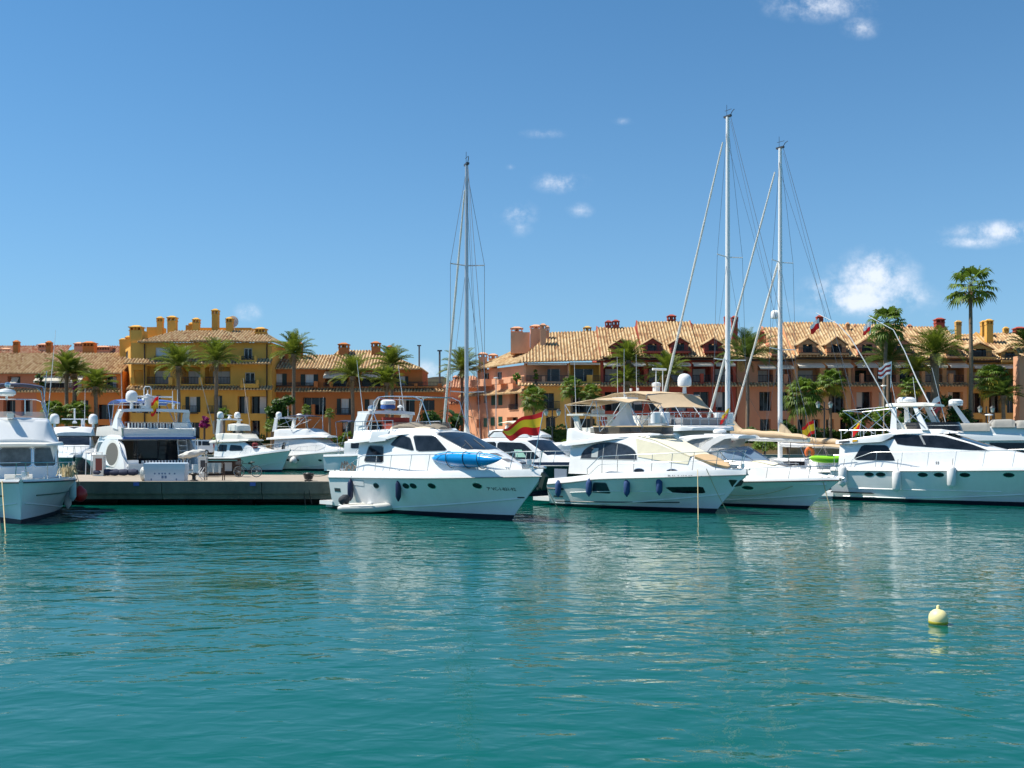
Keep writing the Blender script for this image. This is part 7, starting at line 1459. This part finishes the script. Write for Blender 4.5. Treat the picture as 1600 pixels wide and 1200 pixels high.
# row houses with dormers: (name, label, x0,x1, material, ridge row, holes, dormers(px,apex,wy0,wy1,half), chimneys)
def rowhouse(lb, x0, x1, m_, ridge, eave, holes, dorms, chims, dd=0.0, gable=(), tile=None, ap=604):
    Dd = DB-1+dd; t = house('row_house', lb, at((x0+x1)/2, Dd), Dd, 'row houses with tiled roofs'); w = front(x0, x1, Dd); facade(t, w, .004, w.L-.004, GZ, zat(eave-3, Dd), holes, m_, depth=13)
    m = MB(); segs = ridge if isinstance(ridge, list) else [(x0, x1, ridge)]
    for (a, b, r_) in segs:
        rise = zat(r_, Dd+7)-zat(eave, Dd)-.2; roofplane(m, (at(a, Dd)+.01, Dd-1.2, zat(eave, Dd)), (at(b, Dd)-.01, Dd-1.2, zat(eave, Dd)), (0, 8.2, 0), rise, rows=12)
        roofplane(m, (at(b, Dd)-.01, Dd+15.2, zat(eave, Dd)), (at(a, Dd)+.01, Dd+15.2, zat(eave, Dd)), (0, -8.2, 0), rise, rows=3)
        g = MB()
        for X_ in (at(a, Dd)+.03, at(b, Dd)-.17): g.add([(X_+o, yy, zz) for o in (0, .14) for (yy, zz) in ((Dd-.2, zat(eave-3, Dd)), (Dd+7, zat(r_, Dd+7)+.05), (Dd+14, zat(eave-3, Dd)))], [(0, 1, 2), (5, 4, 3), (0, 3, 4, 1), (1, 4, 5, 2), (0, 2, 5, 3)])
        g.build('gable_wall', m_, t, smooth=False, org=t.location)
    apron(m, w, .004, w.L-.004, zat(ap, Dd), 1.1, .5); ro = roof_obj(m, t, tile)
    g = MB(); w.box(g, 0, w.L, .02, 1.0, zat(eave, Dd)-.32, zat(eave, Dd)-.2); g.build('timber_eaves', FASC, t, smooth=False, org=t.location)
    for (px, ap_, a_, b_, hw) in dorms: dormer(ro, w, px, Dd-.75, ap_, a_, b_, hw, m_, t.location, 0)
    for c in chims: chim_px(ro, c[0], c[1], c[2], c[3], Dd+(c[4] if len(c) > 4 else 7), c[5] if len(c) > 5 else m_, t.location)
    return t, w, ro
def level(x0, x1, step, kinds, y0, y1, ins=.16):
    o = []; n = max(1, int(round((x1-x0)/step))); s = (x1-x0)/n
    for i in range(n): o.append((x0+s*(i+ins), x0+s*(i+1-ins), y0, y1, kinds[i % len(kinds)]))
    return o
h = level(940, 1148, 35, ['lrp'], 569, 597, .08)+level(940, 1148, 35, ['A'], 566, 570.5, .06)+level(940, 1148, 35, ['d'], 612, 642, .14)+level(940, 1148, 26, ['d'], 655, 684, .2)+[(968, 973, 587, 600, 'P'), (1093, 1098, 584, 600, 'P'), (1030, 1035, 586, 600, 'P')]
rowhouse('dark red row house with three gabled dormers behind the tan awning', 938, 1150, DR_, [(938, 1003, 510), (1003.1, 1093, 501), (1093.1, 1150, 505)], 559, h, [(969, 531, 541, 549, 13), (1019, 529, 539, 548, 13), (1062, 528, 538, 548, 13), (1114, 529, 539, 548, 13)], [(946, 955, 502, 520), (957, 967, 501, 515), (1043, 1055, 493, 505, 7.5), (1132, 1140, 494, 506, 7.5), (1143, 1152, 495, 540, 3.0)])
h = level(1182, 1238, 28, ['lrp'], 572, 597, .08)+level(1182, 1238, 28, ['A'], 570, 575, .06)+level(1182, 1238, 28, ['d'], 612, 642, .16)+level(1182, 1238, 28, ['d'], 655, 684, .2)+[(1223, 1229, 585, 600, 'P')]
rowhouse('plain pink row house behind the two white masts, with a low roof', 1151, 1240, RP_, [(1151, 1209, 527), (1209.1, 1240, 510)], 561, h, [(1213, 541, 545, 552, 8)], [(1185, 1193, 518, 532, 5, DR_)], dd=.6)
h = level(1242, 1330, 44, ['lrp'], 572, 597, .10)+level(1242, 1330, 44, ['A'], 567, 573, .05)+level(1242, 1330, 44, ['d'], 612, 645, .2)+level(1242, 1330, 22, ['d'], 655, 684, .22)
rowhouse('peach row house with two dormers, right of the mast carrying a dome', 1240.2, 1330, PO_, 502, 558, h, [(1262, 529, 540, 551, 14), (1307, 527, 540, 551, 15)], [(1276, 1285, 494, 506, 7.5, DR_), (1322, 1327, 505, 512, 6)])
h = level(1333, 1438, 40, ['lp'], 572, 597, .08)+level(1333, 1438, 40, ['A'], 566, 573, .03)+level(1333, 1438, 35, ['d'], 612, 645, .15)+level(1333, 1438, 26, ['d'], 655, 684, .22)+[(1342, 1347, 584, 600, 'P'), (1420, 1425, 584, 600, 'P')]
rowhouse('rose row house with dormers behind the bent-trunk fan palm', 1330.2, 1440, RP_, 505, 559, h, [(1355, 529, 540, 551, 15), (1408, 529, 540, 551, 14)], [(1334, 1338, 508, 516, 6.5), (1418, 1424, 508, 514, 6.5)], dd=.5)
h = level(1442, 1510, 34, ['lrp'], 572, 597, .1)+level(1442, 1510, 34, ['A'], 567, 573, .06)+level(1442, 1510, 30, ['d'], 612, 645, .15)+level(1442, 1510, 26, ['d'], 655, 684, .22)+[(1480, 1486, 584, 600, 'P')]
rowhouse('peach row house behind the thick-trunked palm, with one red chimney', 1440.2, 1511, PO_, 509, 560, h, [(1490, 538, 547, 556, 12)], [(1461, 1474, 498, 514, 6.5, DR_), (1493, 1501, 502, 520, 6, BO_)])
h = level(1513, 1625, 38, ['lrp'], 575, 600, .1)+level(1513, 1625, 38, ['A'], 569, 574, .06)+level(1513, 1625, 28, ['d'], 614, 645, .15)+level(1513, 1625, 28, ['d'], 655, 684, .2)
rowhouse('brown-ochre row house near the right edge, with slender yellow chimneys', 1511.2, 1640, BO_, [(1511.2, 1560, 521), (1560.1, 1640, 519)], 563, h, [(1530, 536, 547, 557, 20), (1578, 544, 552, 562, 14)], [(1533, 1542, 502, 522, 6, YE_), (1540, 1550, 500, 528, 4, YE_), (1568, 1575, 512, 522, 7, YE_), (1585, 1600, 512, 522, 7, DR_)], dd=.8, ap=607)
# right edge pier of a nearer salmon house
Z_ = house('corner_house', 'salmon house corner cut off by the right edge', at(1625, 128), 128); wz = front(1593, 1720, 127.5); facade(Z_, wz, 0, wz.L, GZ, zat(556, 127.5), [(1603, 1625, 590, 610, 'd'), (1603, 1625, 626, 646, 'd'), (1603, 1625, 660, 676, 'd')], SA_, depth=1.6); m = MB(); roofplane(m, (at(1588, 127), 126.6, zat(552, 127)), (at(1730, 127), 126.6, zat(552, 127)), (0, 2.6, 0), 1.5, .03, .97, rows=4); roof_obj(m, Z_)

# ------------------------------------------------------------------ palms, trees, hedges
def leafmat(name, c, tr=.25, isl=.45): return mat(name, c, .55, .35, island=isl, trans=tr)
PG = leafmat('date_palm_green', (.12, .155, .016), .3); PGD = leafmat('dark_palm_green', (.075, .115, .018), .3); FG = leafmat('fan_palm_green', (.095, .15, .015), .3); FY = leafmat('yellowing_fan_leaf', (.32, .25, .02)); DEAD = leafmat('dead_frond_brown', (.20, .125, .05), .15)
TRK = mat('palm_trunk', (.20, .14, .095), .9, var=.35, vscale=3, stretch=(1, 1, 4), bump=.6, bscale=6)
def frond(m, az, el, L, rng, pairs=26, droop=1.0, wid=.085, ll=.27):
    d = Vector((math.cos(az), math.sin(az), 0)); p = Vector((0, 0, 0)); pts = []; e = el; n = 10
    for i in range(n+1):
        pts.append(p.copy()); p = p+(d*math.cos(e)+Vector((0, 0, 1))*math.sin(e))*(L/n); e -= droop*(.03+.15*(i/n)**1.3)
    m.tube(pts, .045, 3, r2=.012, cap=False); lat = d.cross(Vector((0, 0, 1)))
    for k in range(pairs):
        t = .14+.84*k/(pairs-1); f = t*n; i = min(n-1, int(f)); c = pts[i].lerp(pts[i+1], f-i); ax = (pts[i+1]-pts[i]).normalized(); nn = lat.cross(ax).normalized()
        l = L*ll*(math.sin(math.pi*min(1, .15+t*.85))**.7)*(.85+.3*rng.random()); 
        for s_ in (-1, 1):
            v = (lat*s_*.72+ax*.72+nn*(.42*rng.uniform(.4, 1.2))).normalized(); w_ = ax*wid*.5; q = c+v*l-Vector((0, 0, .10*l*l)); mid = c+v*l*.5+Vector((0, 0, .03*l))
            m.add([c-w_*.6, c+w_*.6, mid+w_, mid-w_], [(0, 1, 2, 3)]); m.add([mid-w_, mid+w_, q], [(0, 1, 2)])
def fan_leaf(m, az, el, pet, rad, rng, segs=15):
    d = Vector((math.cos(az), math.sin(az), 0)); ax = d*math.cos(el)+Vector((0, 0, 1))*math.sin(el); lat = d.cross(Vector((0, 0, 1))); up = lat.cross(ax).normalized(); h = ax*pet-Vector((0, 0, .10*pet*pet)); m.tube([(0, 0, 0), h*.55+Vector((0, 0, .05)), h], .03, 3, cap=False)
    ax2 = (ax-Vector((0, 0, .45))).normalized()
    for k in range(segs):
        a = (k/(segs-1)-.5)*math.radians(230); v = ax2*math.cos(a)+lat*math.sin(a)+up*.18*math.cos(a*1.3); r_ = rad*(.8+.3*rng.random())*(1-.15*abs(a)/2); wv = (lat*math.cos(a)-ax2*math.sin(a))*rad*.085
        mid = h+v*r_*.62; tip = h+v*r_-Vector((0, 0, r_*(.28+.2*rng.random())))
        m.add([h, mid-wv, tip, mid+wv], [(0, 1, 2, 3)])
def trunk(m, h, r0, r1, lean=0.0, rng=None, boss=.0):
    P = []; Rr = []; n = 14
    for i in range(n+1):
        k = i/n; P.append((lean*k*k, .03*math.sin(k*9), h*k)); Rr.append((r0+(r1-r0)*k)*(1+.06*math.sin(i*2.4))+(boss*max(0, k-.85)/.15 if boss else 0)+(.12*max(0, .08-k)/.08))
    m.tube(P, Rr, 9); return P[-1]
def date_palm(h, R_, seed, label, loc, nf=46, r0=.27, lean=0.0, thick=1.0, mt=None, grp='feather palms along the promenade'):
    rng = random.Random(seed); t = thing('date_palm', label, 'palm tree', loc, rng.random()*6, grp); m = MB(); top = trunk(m, h, r0*1.05*thick, r0*.8*thick, lean, rng, .18*thick); m.build('trunk', TRK, t, ang=60)
    m = MB()
    for i in range(nf):
        k = i/nf; el = R(86-92*k**1.15+rng.uniform(-8, 8)); frond(m, i*2.39996+rng.uniform(-.3, .3), el, R_*(1.12-.1*(k < .15))*rng.uniform(.9, 1.12), rng, droop=.9+.5*rng.random())
    for i in range(len(m.v)): m.v[i] = (m.v[i][0]+top[0], m.v[i][1]+top[1], m.v[i][2]+top[2])
    m.build('crown', mt or PG, t, smooth=False)
    m = MB()
    for i in range(9): frond(m, i*.7+rng.random(), R(-38-25*rng.random()), R_*.55, rng, pairs=10, droop=.7)
    for i in range(len(m.v)): m.v[i] = (m.v[i][0]+top[0], m.v[i][1]+top[1], m.v[i][2]+top[2]-.1)
    m.build('dry_fronds', DEAD, t, smooth=False); return t
def fan_palm(h, R_, seed, label, loc, nl=34, r0=.22, lean=0.0, skirt=10, yellow=0, grp='fan palms along the promenade', low=-48, bend=None):
    rng = random.Random(seed); t = thing('fan_palm', label, 'palm tree', loc, rng.random()*6 if not lean else 0, grp); m = MB(); top = trunk(m, h, r0, r0*.62, lean, rng, .12); m.build('trunk', TRK, t, ang=60)
    def sh(m):
        for i in range(len(m.v)): m.v[i] = (m.v[i][0]+top[0], m.v[i][1]+top[1], m.v[i][2]+top[2])
    m = MB(); y = MB()
    for i in range(nl):
        k = i/nl; tgt = y if (yellow and k > .62 and rng.random() < yellow) else m; fan_leaf(tgt, i*2.39996+rng.uniform(-.3, .3), R(80-(80-low)*k+rng.uniform(-8, 8)), R_*rng.uniform(.52, .72), R_*rng.uniform(.42, .52), rng)
    sh(m); m.build('crown', FG, t, smooth=False)
    if y.v: sh(y); y.build('yellow_leaves', FY, t, smooth=False)
    if skirt:
        m = MB()
        for i in range(skirt): fan_leaf(m, i*2.4, R(-62-20*rng.random()), R_*.3, R_*.36, rng, 9)
        sh(m); m.build('dry_skirt', DEAD, t, smooth=False)
    return t
def dpx(px, cy, rpx, D, seed, label, g=1.6, **k): return date_palm(zat(cy, D)-g, rpx*D/F, seed, label, (at(px, D), D, g), **k)
def fpx(px, cy, rpx, D, seed, label, g=1.6, **k): return fan_palm(zat(cy, D)-g, rpx*D/F, seed, label, (at(px, D), D, g), **k)
dpx(104, 580, 33, 129, 1, 'feather palm before the white awning of the orange house, left of its twin'); dpx(116, 584, 27, 131, 2, 'slimmer twin feather palm close behind another, before the white awning', nf=44)
dpx(150, 604, 31, 127, 3, 'low arching feather palm before the orange house, left of the yellow block', nf=44)
dpx(279, 572, 37, 129, 4, 'left of two feather palms in front of the yellow block'); dpx(338, 563, 36, 128.5, 5, 'right of two feather palms in front of the yellow block')
dpx(459, 553, 36, 130, 6, 'tall slim feather palm between the yellow block and the terracotta house'); dpx(551, 588, 36, 129, 7, 'feather palm hiding the middle of the terracotta house awnings'); dpx(612, 570, 33, 132, 8, 'upper of two feather palms before the right end of the terracotta house'); dpx(604, 598, 27, 128.5, 9, 'lower feather palm in front of a taller one at the terracotta house', nf=46)
dpx(722, 578, 36, 150, 10, 'feather palm half hidden behind the bare grey mast', nf=46); dpx(982, 563, 34, 128, 11, 'feather palm in front of the dark red house, left of the big tan awning post'); dpx(980, 596, 26, 127, 12, 'lower feather palm under another, left of the dark red house', nf=40)
dpx(1043, 585, 37, 128, 13, 'feather palm with drooping pale fronds just above the big tan awning'); dpx(1168, 558, 46, 131, 14, 'broad dark feather palm between the two tall white masts', mt=PGD, nf=54)
dpx(1388, 562, 40, 129, 15, 'feather palm behind the leaning fan palm trunk near the outriggers', mt=PGD); dpx(1461, 553, 44, 126, 16, 'big feather palm with a thick trunk right of the outriggers', r0=.45, thick=1.25, nf=60); dpx(1432, 580, 26, 131, 17, 'small feather palm left of the thick-trunked palm', nf=40)
dpx(1568, 618, 28, 125, 18, 'low feather palm at the right edge under a yellowing fan palm', nf=40, mt=PGD); dpx(1606, 540, 30, 126, 19, 'feather palm cut off by the right edge of the picture', nf=40)
fpx(1517, 446, 42, 126, 21, 'tallest fan palm with a long bare trunk against the sky', nl=25, skirt=3, r0=.32, low=-38); fpx(1380, 505, 36, 126, 22, 'tall fan palm rising above the rose row house roof', nl=34, skirt=8, r0=.30, lean=.5)
fpx(834, 622, 25, 127, 23, 'stocky bright fan palm in front of the ochre ground floor', nl=44, skirt=6); fpx(893, 606, 22, 128, 24, 'fan palm left of another, before the ochre house bay', nl=40); fpx(924, 616, 21, 127, 25, 'fan palm right of another, just above the tan biminis', nl=40)
fpx(1256, 618, 36, 125, 26, 'large fan palm with a brown skirt behind the second white mast', nl=58, skirt=26); fpx(1298, 598, 27, 127, 27, 'yellowing fan palm right of the skirted fan palm', nl=46, skirt=12, yellow=.5); fpx(1552, 592, 31, 127, 28, 'fan palm with bright yellow lower leaves near the right edge', nl=52, skirt=16, yellow=.45)
fpx(86, 645, 24, 125, 29, 'bushy low fan palm left of another beside the dark-hulled yacht', nl=54, skirt=14); fpx(121, 645, 24, 125.5, 30, 'bushy low fan palm right of another beside the dark-hulled yacht', nl=54, skirt=14); fpx(1424, 605, 22, 124, 31, 'short fan palm with yellow leaves beside the hedge, right of the disc-topped lamp', nl=40, yellow=.4)
fpx(350, 646, 12, 124, 32, 'small young fan palm against the yellow block ground floor', nl=24, skirt=0); fpx(479, 640, 10, 124, 33, 'small young fan palm before the terracotta house glass doors', nl=22, skirt=0); fpx(515, 646, 10, 124, 34, 'slim young fan palm right of the terracotta glass doors', nl=22, skirt=0); fpx(425, 666, 14, 122, 35, 'low fan palm beside the dark round tree', nl=26, skirt=0)
def leaves(m, blobs, n, size, rng, drop=.3):
    tot = sum(b[3]*b[4]*b[5] for b in blobs)
    for (cx_, cy_, cz_, rx, ry, rz) in blobs:
        k = int(n*rx*ry*rz/tot)
        for _ in range(k):
            while True:
                v = Vector((rng.uniform(-1, 1), rng.uniform(-1, 1), rng.uniform(-1, 1)))
                if .3 < v.length < 1: break
            v = v*(.55+.5*rng.random()); c = Vector((cx_+v.x*rx, cy_+v.y*ry, cz_+v.z*rz)); a = Vector((rng.gauss(0, 1), rng.gauss(0, 1), rng.gauss(0, .7))).normalized(); b = a.orthogonal().normalized(); s = size*rng.uniform(.6, 1.3); a = a*s; b = b*s*.55
            m.add([c-a, c+b*.8, c+a, c-b*.8], [(0, 1, 2, 3)])
TG = leafmat('tree_leaf_green', (.035, .085, .010)); TG2 = leafmat('bright_leaf_green', (.10, .17, .012)); HG = leafmat('hedge_leaf_green', (.04, .085, .010)); BGV = leafmat('bougainvillea_magenta', (.30, .02, .16), .3)
BARK = mat('tree_bark', (.09, .06, .04), .9, var=.3)
def tree(label, px, D, y0, y1, wpx, seed, mt, n=2600, name='tree', size=.26, g=1.6, grp=None):
    rng = random.Random(seed); t = thing(name, label, 'tree' if name == 'tree' else 'shrub', (at(px, D), D, g), 0, grp); zt = zat(y0, D)-g; zb = max(.2, zat(y1, D)-g); W_ = wpx*D/F
    m = MB(); m.tube([(0, 0, -.1), (.05, 0, zb+.3*(zt-zb)), (.1, .05, zb+.6*(zt-zb))], [.16, .12, .05], 7)
    for k in range(5): a = k*1.3; m.tube([(.05, 0, zb+.2*(zt-zb)), (.35*W_*math.cos(a), .35*W_*math.sin(a), zb+.6*(zt-zb))], .06, 5, r2=.02)
    m.build('trunk', BARK, t)
    bl = []
    for k in range(16):
        a = rng.random()*6.28; r_ = rng.random()**.5*.42*W_; z = zb+(zt-zb)*(.12+.76*rng.random()); q = (1-.55*abs((z-zb)/(zt-zb)-.42)*1.4); s = W_*.21*rng.uniform(.75, 1.25); bl.append((r_*math.cos(a)*q, r_*math.sin(a)*q, z, s, s, s*.85))
    m = MB(); leaves(m, bl, n, size, rng); m.build('crown', mt, t, smooth=False); return t
tree('dark round leafy tree between the yellow block and the terracotta house', 437, 126, 612, 676, 46, 41, TG, 4200)
tree('dark dense shrub tree left of the furled jib', 668, 130, 640, 690, 56, 42, TG, 2600)
for (px, y0, y1, w_, sd_, mt, lb) in ((1330, 640, 690, 40, 51, TG2, 'bright green tree right of the street lamp behind the sailing yachts'), (1372, 632, 690, 50, 52, TG2, 'bright leafy tree behind the right-hand yacht hardtop, left of another'), (1418, 626, 690, 54, 53, TG, 'dark leafy tree behind the hardtop, left of the thick palm trunk'), (1490, 612, 690, 64, 54, TG, 'wide dark leafy tree right of the thick palm trunk'), (1450, 640, 690, 40, 55, TG2, 'low bright tree at the foot of the thick-trunked palm'), (1230, 655, 690, 30, 56, TG, 'small dark tree at the foot of the skirted fan palm')):
    tree(lb, px, 125.5, y0, y1, w_, sd_, mt, 2600)
# banana-like plant
rng = random.Random(9); t = thing('banana_plant', 'big-leaved banana plant just left of the bare grey mast', 'plant', (at(706, 132), 132, 1.6)); m = MB(); m.tube([(0, 0, 0), (.1, 0, 3.2)], .22, 7, r2=.12); m.tube([(.5, 0, 0), (.7, 0, 4)], .2, 7, r2=.12); m.build('stem', BARK, t); m = MB()
for i in range(34):
    a = i*2.4; el = R(75-80*(i/34)); L = rng.uniform(2.0, 3.1); d = Vector((math.cos(a), math.sin(a), 0)); p = Vector((.35, 0, 2.4+2.6*rng.random())); e = el; rows = []; lat = d.cross(Vector((0, 0, 1)))
    for k in range(7): q = k/6; w_ = .42*math.sin(math.pi*min(1, .08+q*.92))**.7; rows.append([p-lat*w_, p.copy()-Vector((0, 0, .08)), p+lat*w_]); p = p+(d*math.cos(e)+Vector((0, 0, 1))*math.sin(e))*L/6; e -= .24
    m.grid(rows)
m.build('leaves', leafmat('banana_leaf_green', (.035, .075, .02)), t, smooth=False)
def hedge(label, x0, x1, D, z0, z1, seed, mt=None, dep=1.4, dens=34):
    rng = random.Random(seed); X0, X1 = at(x0, D), at(x1, D); m = MB(); n = int((X1-X0)*(z1-z0)*dens); bl = []
    t = thing('hedge', label, 'hedge', ((X0+X1)/2, D, z0), 0, None)
    for _ in range(n):
        x = rng.uniform(X0, X1); f = rng.random(); top = z1+.25*math.sin(x*1.3)+.15*math.sin(x*3.1)
        if f < .6: c = Vector((x, D-dep/2+rng.gauss(0, .1), rng.uniform(z0, top)))
        elif f < .9: c = Vector((x, D+rng.uniform(-dep/2, dep/2), top+rng.gauss(0, .08)))
        else: c = Vector((x, D+dep/2, rng.uniform(z0, top)))
        a = Vector((rng.gauss(0, 1), rng.gauss(0, 1), rng.gauss(0, 1))).normalized(); b = a.orthogonal().normalized(); s = .22*rng.uniform(.6, 1.3); m.add([c-a*s, c+b*s*.5, c+a*s, c-b*s*.5], [(0, 1, 2, 3)])
    m.bb(X0+.2, X1-.2, D-dep/2+.15, D+dep/2-.15, z0, z1-.15); m.build('foliage', mt or HG, t, smooth=False, org=t.location)
hedge('dark clipped hedge before the orange house', 55, 205, 128.3, 1.6, 3.9, 61); hedge('hedge before the yellow block', 205, 425, 128.2, 1.6, 3.5, 62); hedge('hedge before the terracotta house', 455, 692, 128.4, 1.6, 3.4, 63)
hedge('clipped hedge above the stone wall below the ochre house', 842, 945, 128.4, 2.9, 4.9, 64); hedge('long dark hedge behind the white masts', 1160, 1330, 128.3, 1.6, 4.6, 65); hedge('hedge at the right behind the right-hand yacht', 1330, 1592, 128.4, 1.6, 4.4, 66)
rng = random.Random(70)
for (px, y0, w_, lb, mt) in ((375, 672, 26, 'low green shrub at the promenade edge right of the white van', TG2), (345, 680, 26, 'small shrub behind the white van', TG2), (400, 690, 20, 'rounded shrub behind the sport-fishing boat', TG), (850, 682, 14, 'small bright shrub by the stone wall below the Spanish flag', TG2), (884, 686, 12, 'trailing bright shrub hanging on the stone wall right of the street lamp', TG2), (440, 676, 22, 'green shrub behind the white yacht with canvas-covered windows', TG2), (540, 672, 24, 'green shrub before the terracotta house', TG2), (1195, 690, 40, 'wide low shrub under the tan boom cover', TG2), (1350, 690, 36, 'low bright shrub left of the right-hand yacht flybridge', TG2)):
    tree(lb, px, 123.5, y0, 703, w_, int(px), mt, 700, 'shrub', .2)
tree('magenta bougainvillea bush beside the yellow block', 319, 126, 648, 670, 15, 77, BGV, 900, 'bougainvillea', .16)
tree('small pink-flowering plant beside a palm trunk of the orange house', 118, 128, 596, 612, 9, 78, BGV, 250, 'bougainvillea', .14)
for (px, D_, y0, y1, w_, lb) in ((807, 137, 582, 596, 14, 'green potted shrub on the corner terrace of the salmon house'), (837, 139.5, 575, 596, 9, 'dark potted plant in the salmon loggia'), (62, 139, 582, 606, 14, 'dark green plant on the terrace of the long orange house')):
    tree(lb, px, D_-1.2, y0, y1, w_, int(px)+3, TG2 if px > 800 else TG, 420, 'shrub', .14, g=zat(y1+3, D_-1.2))
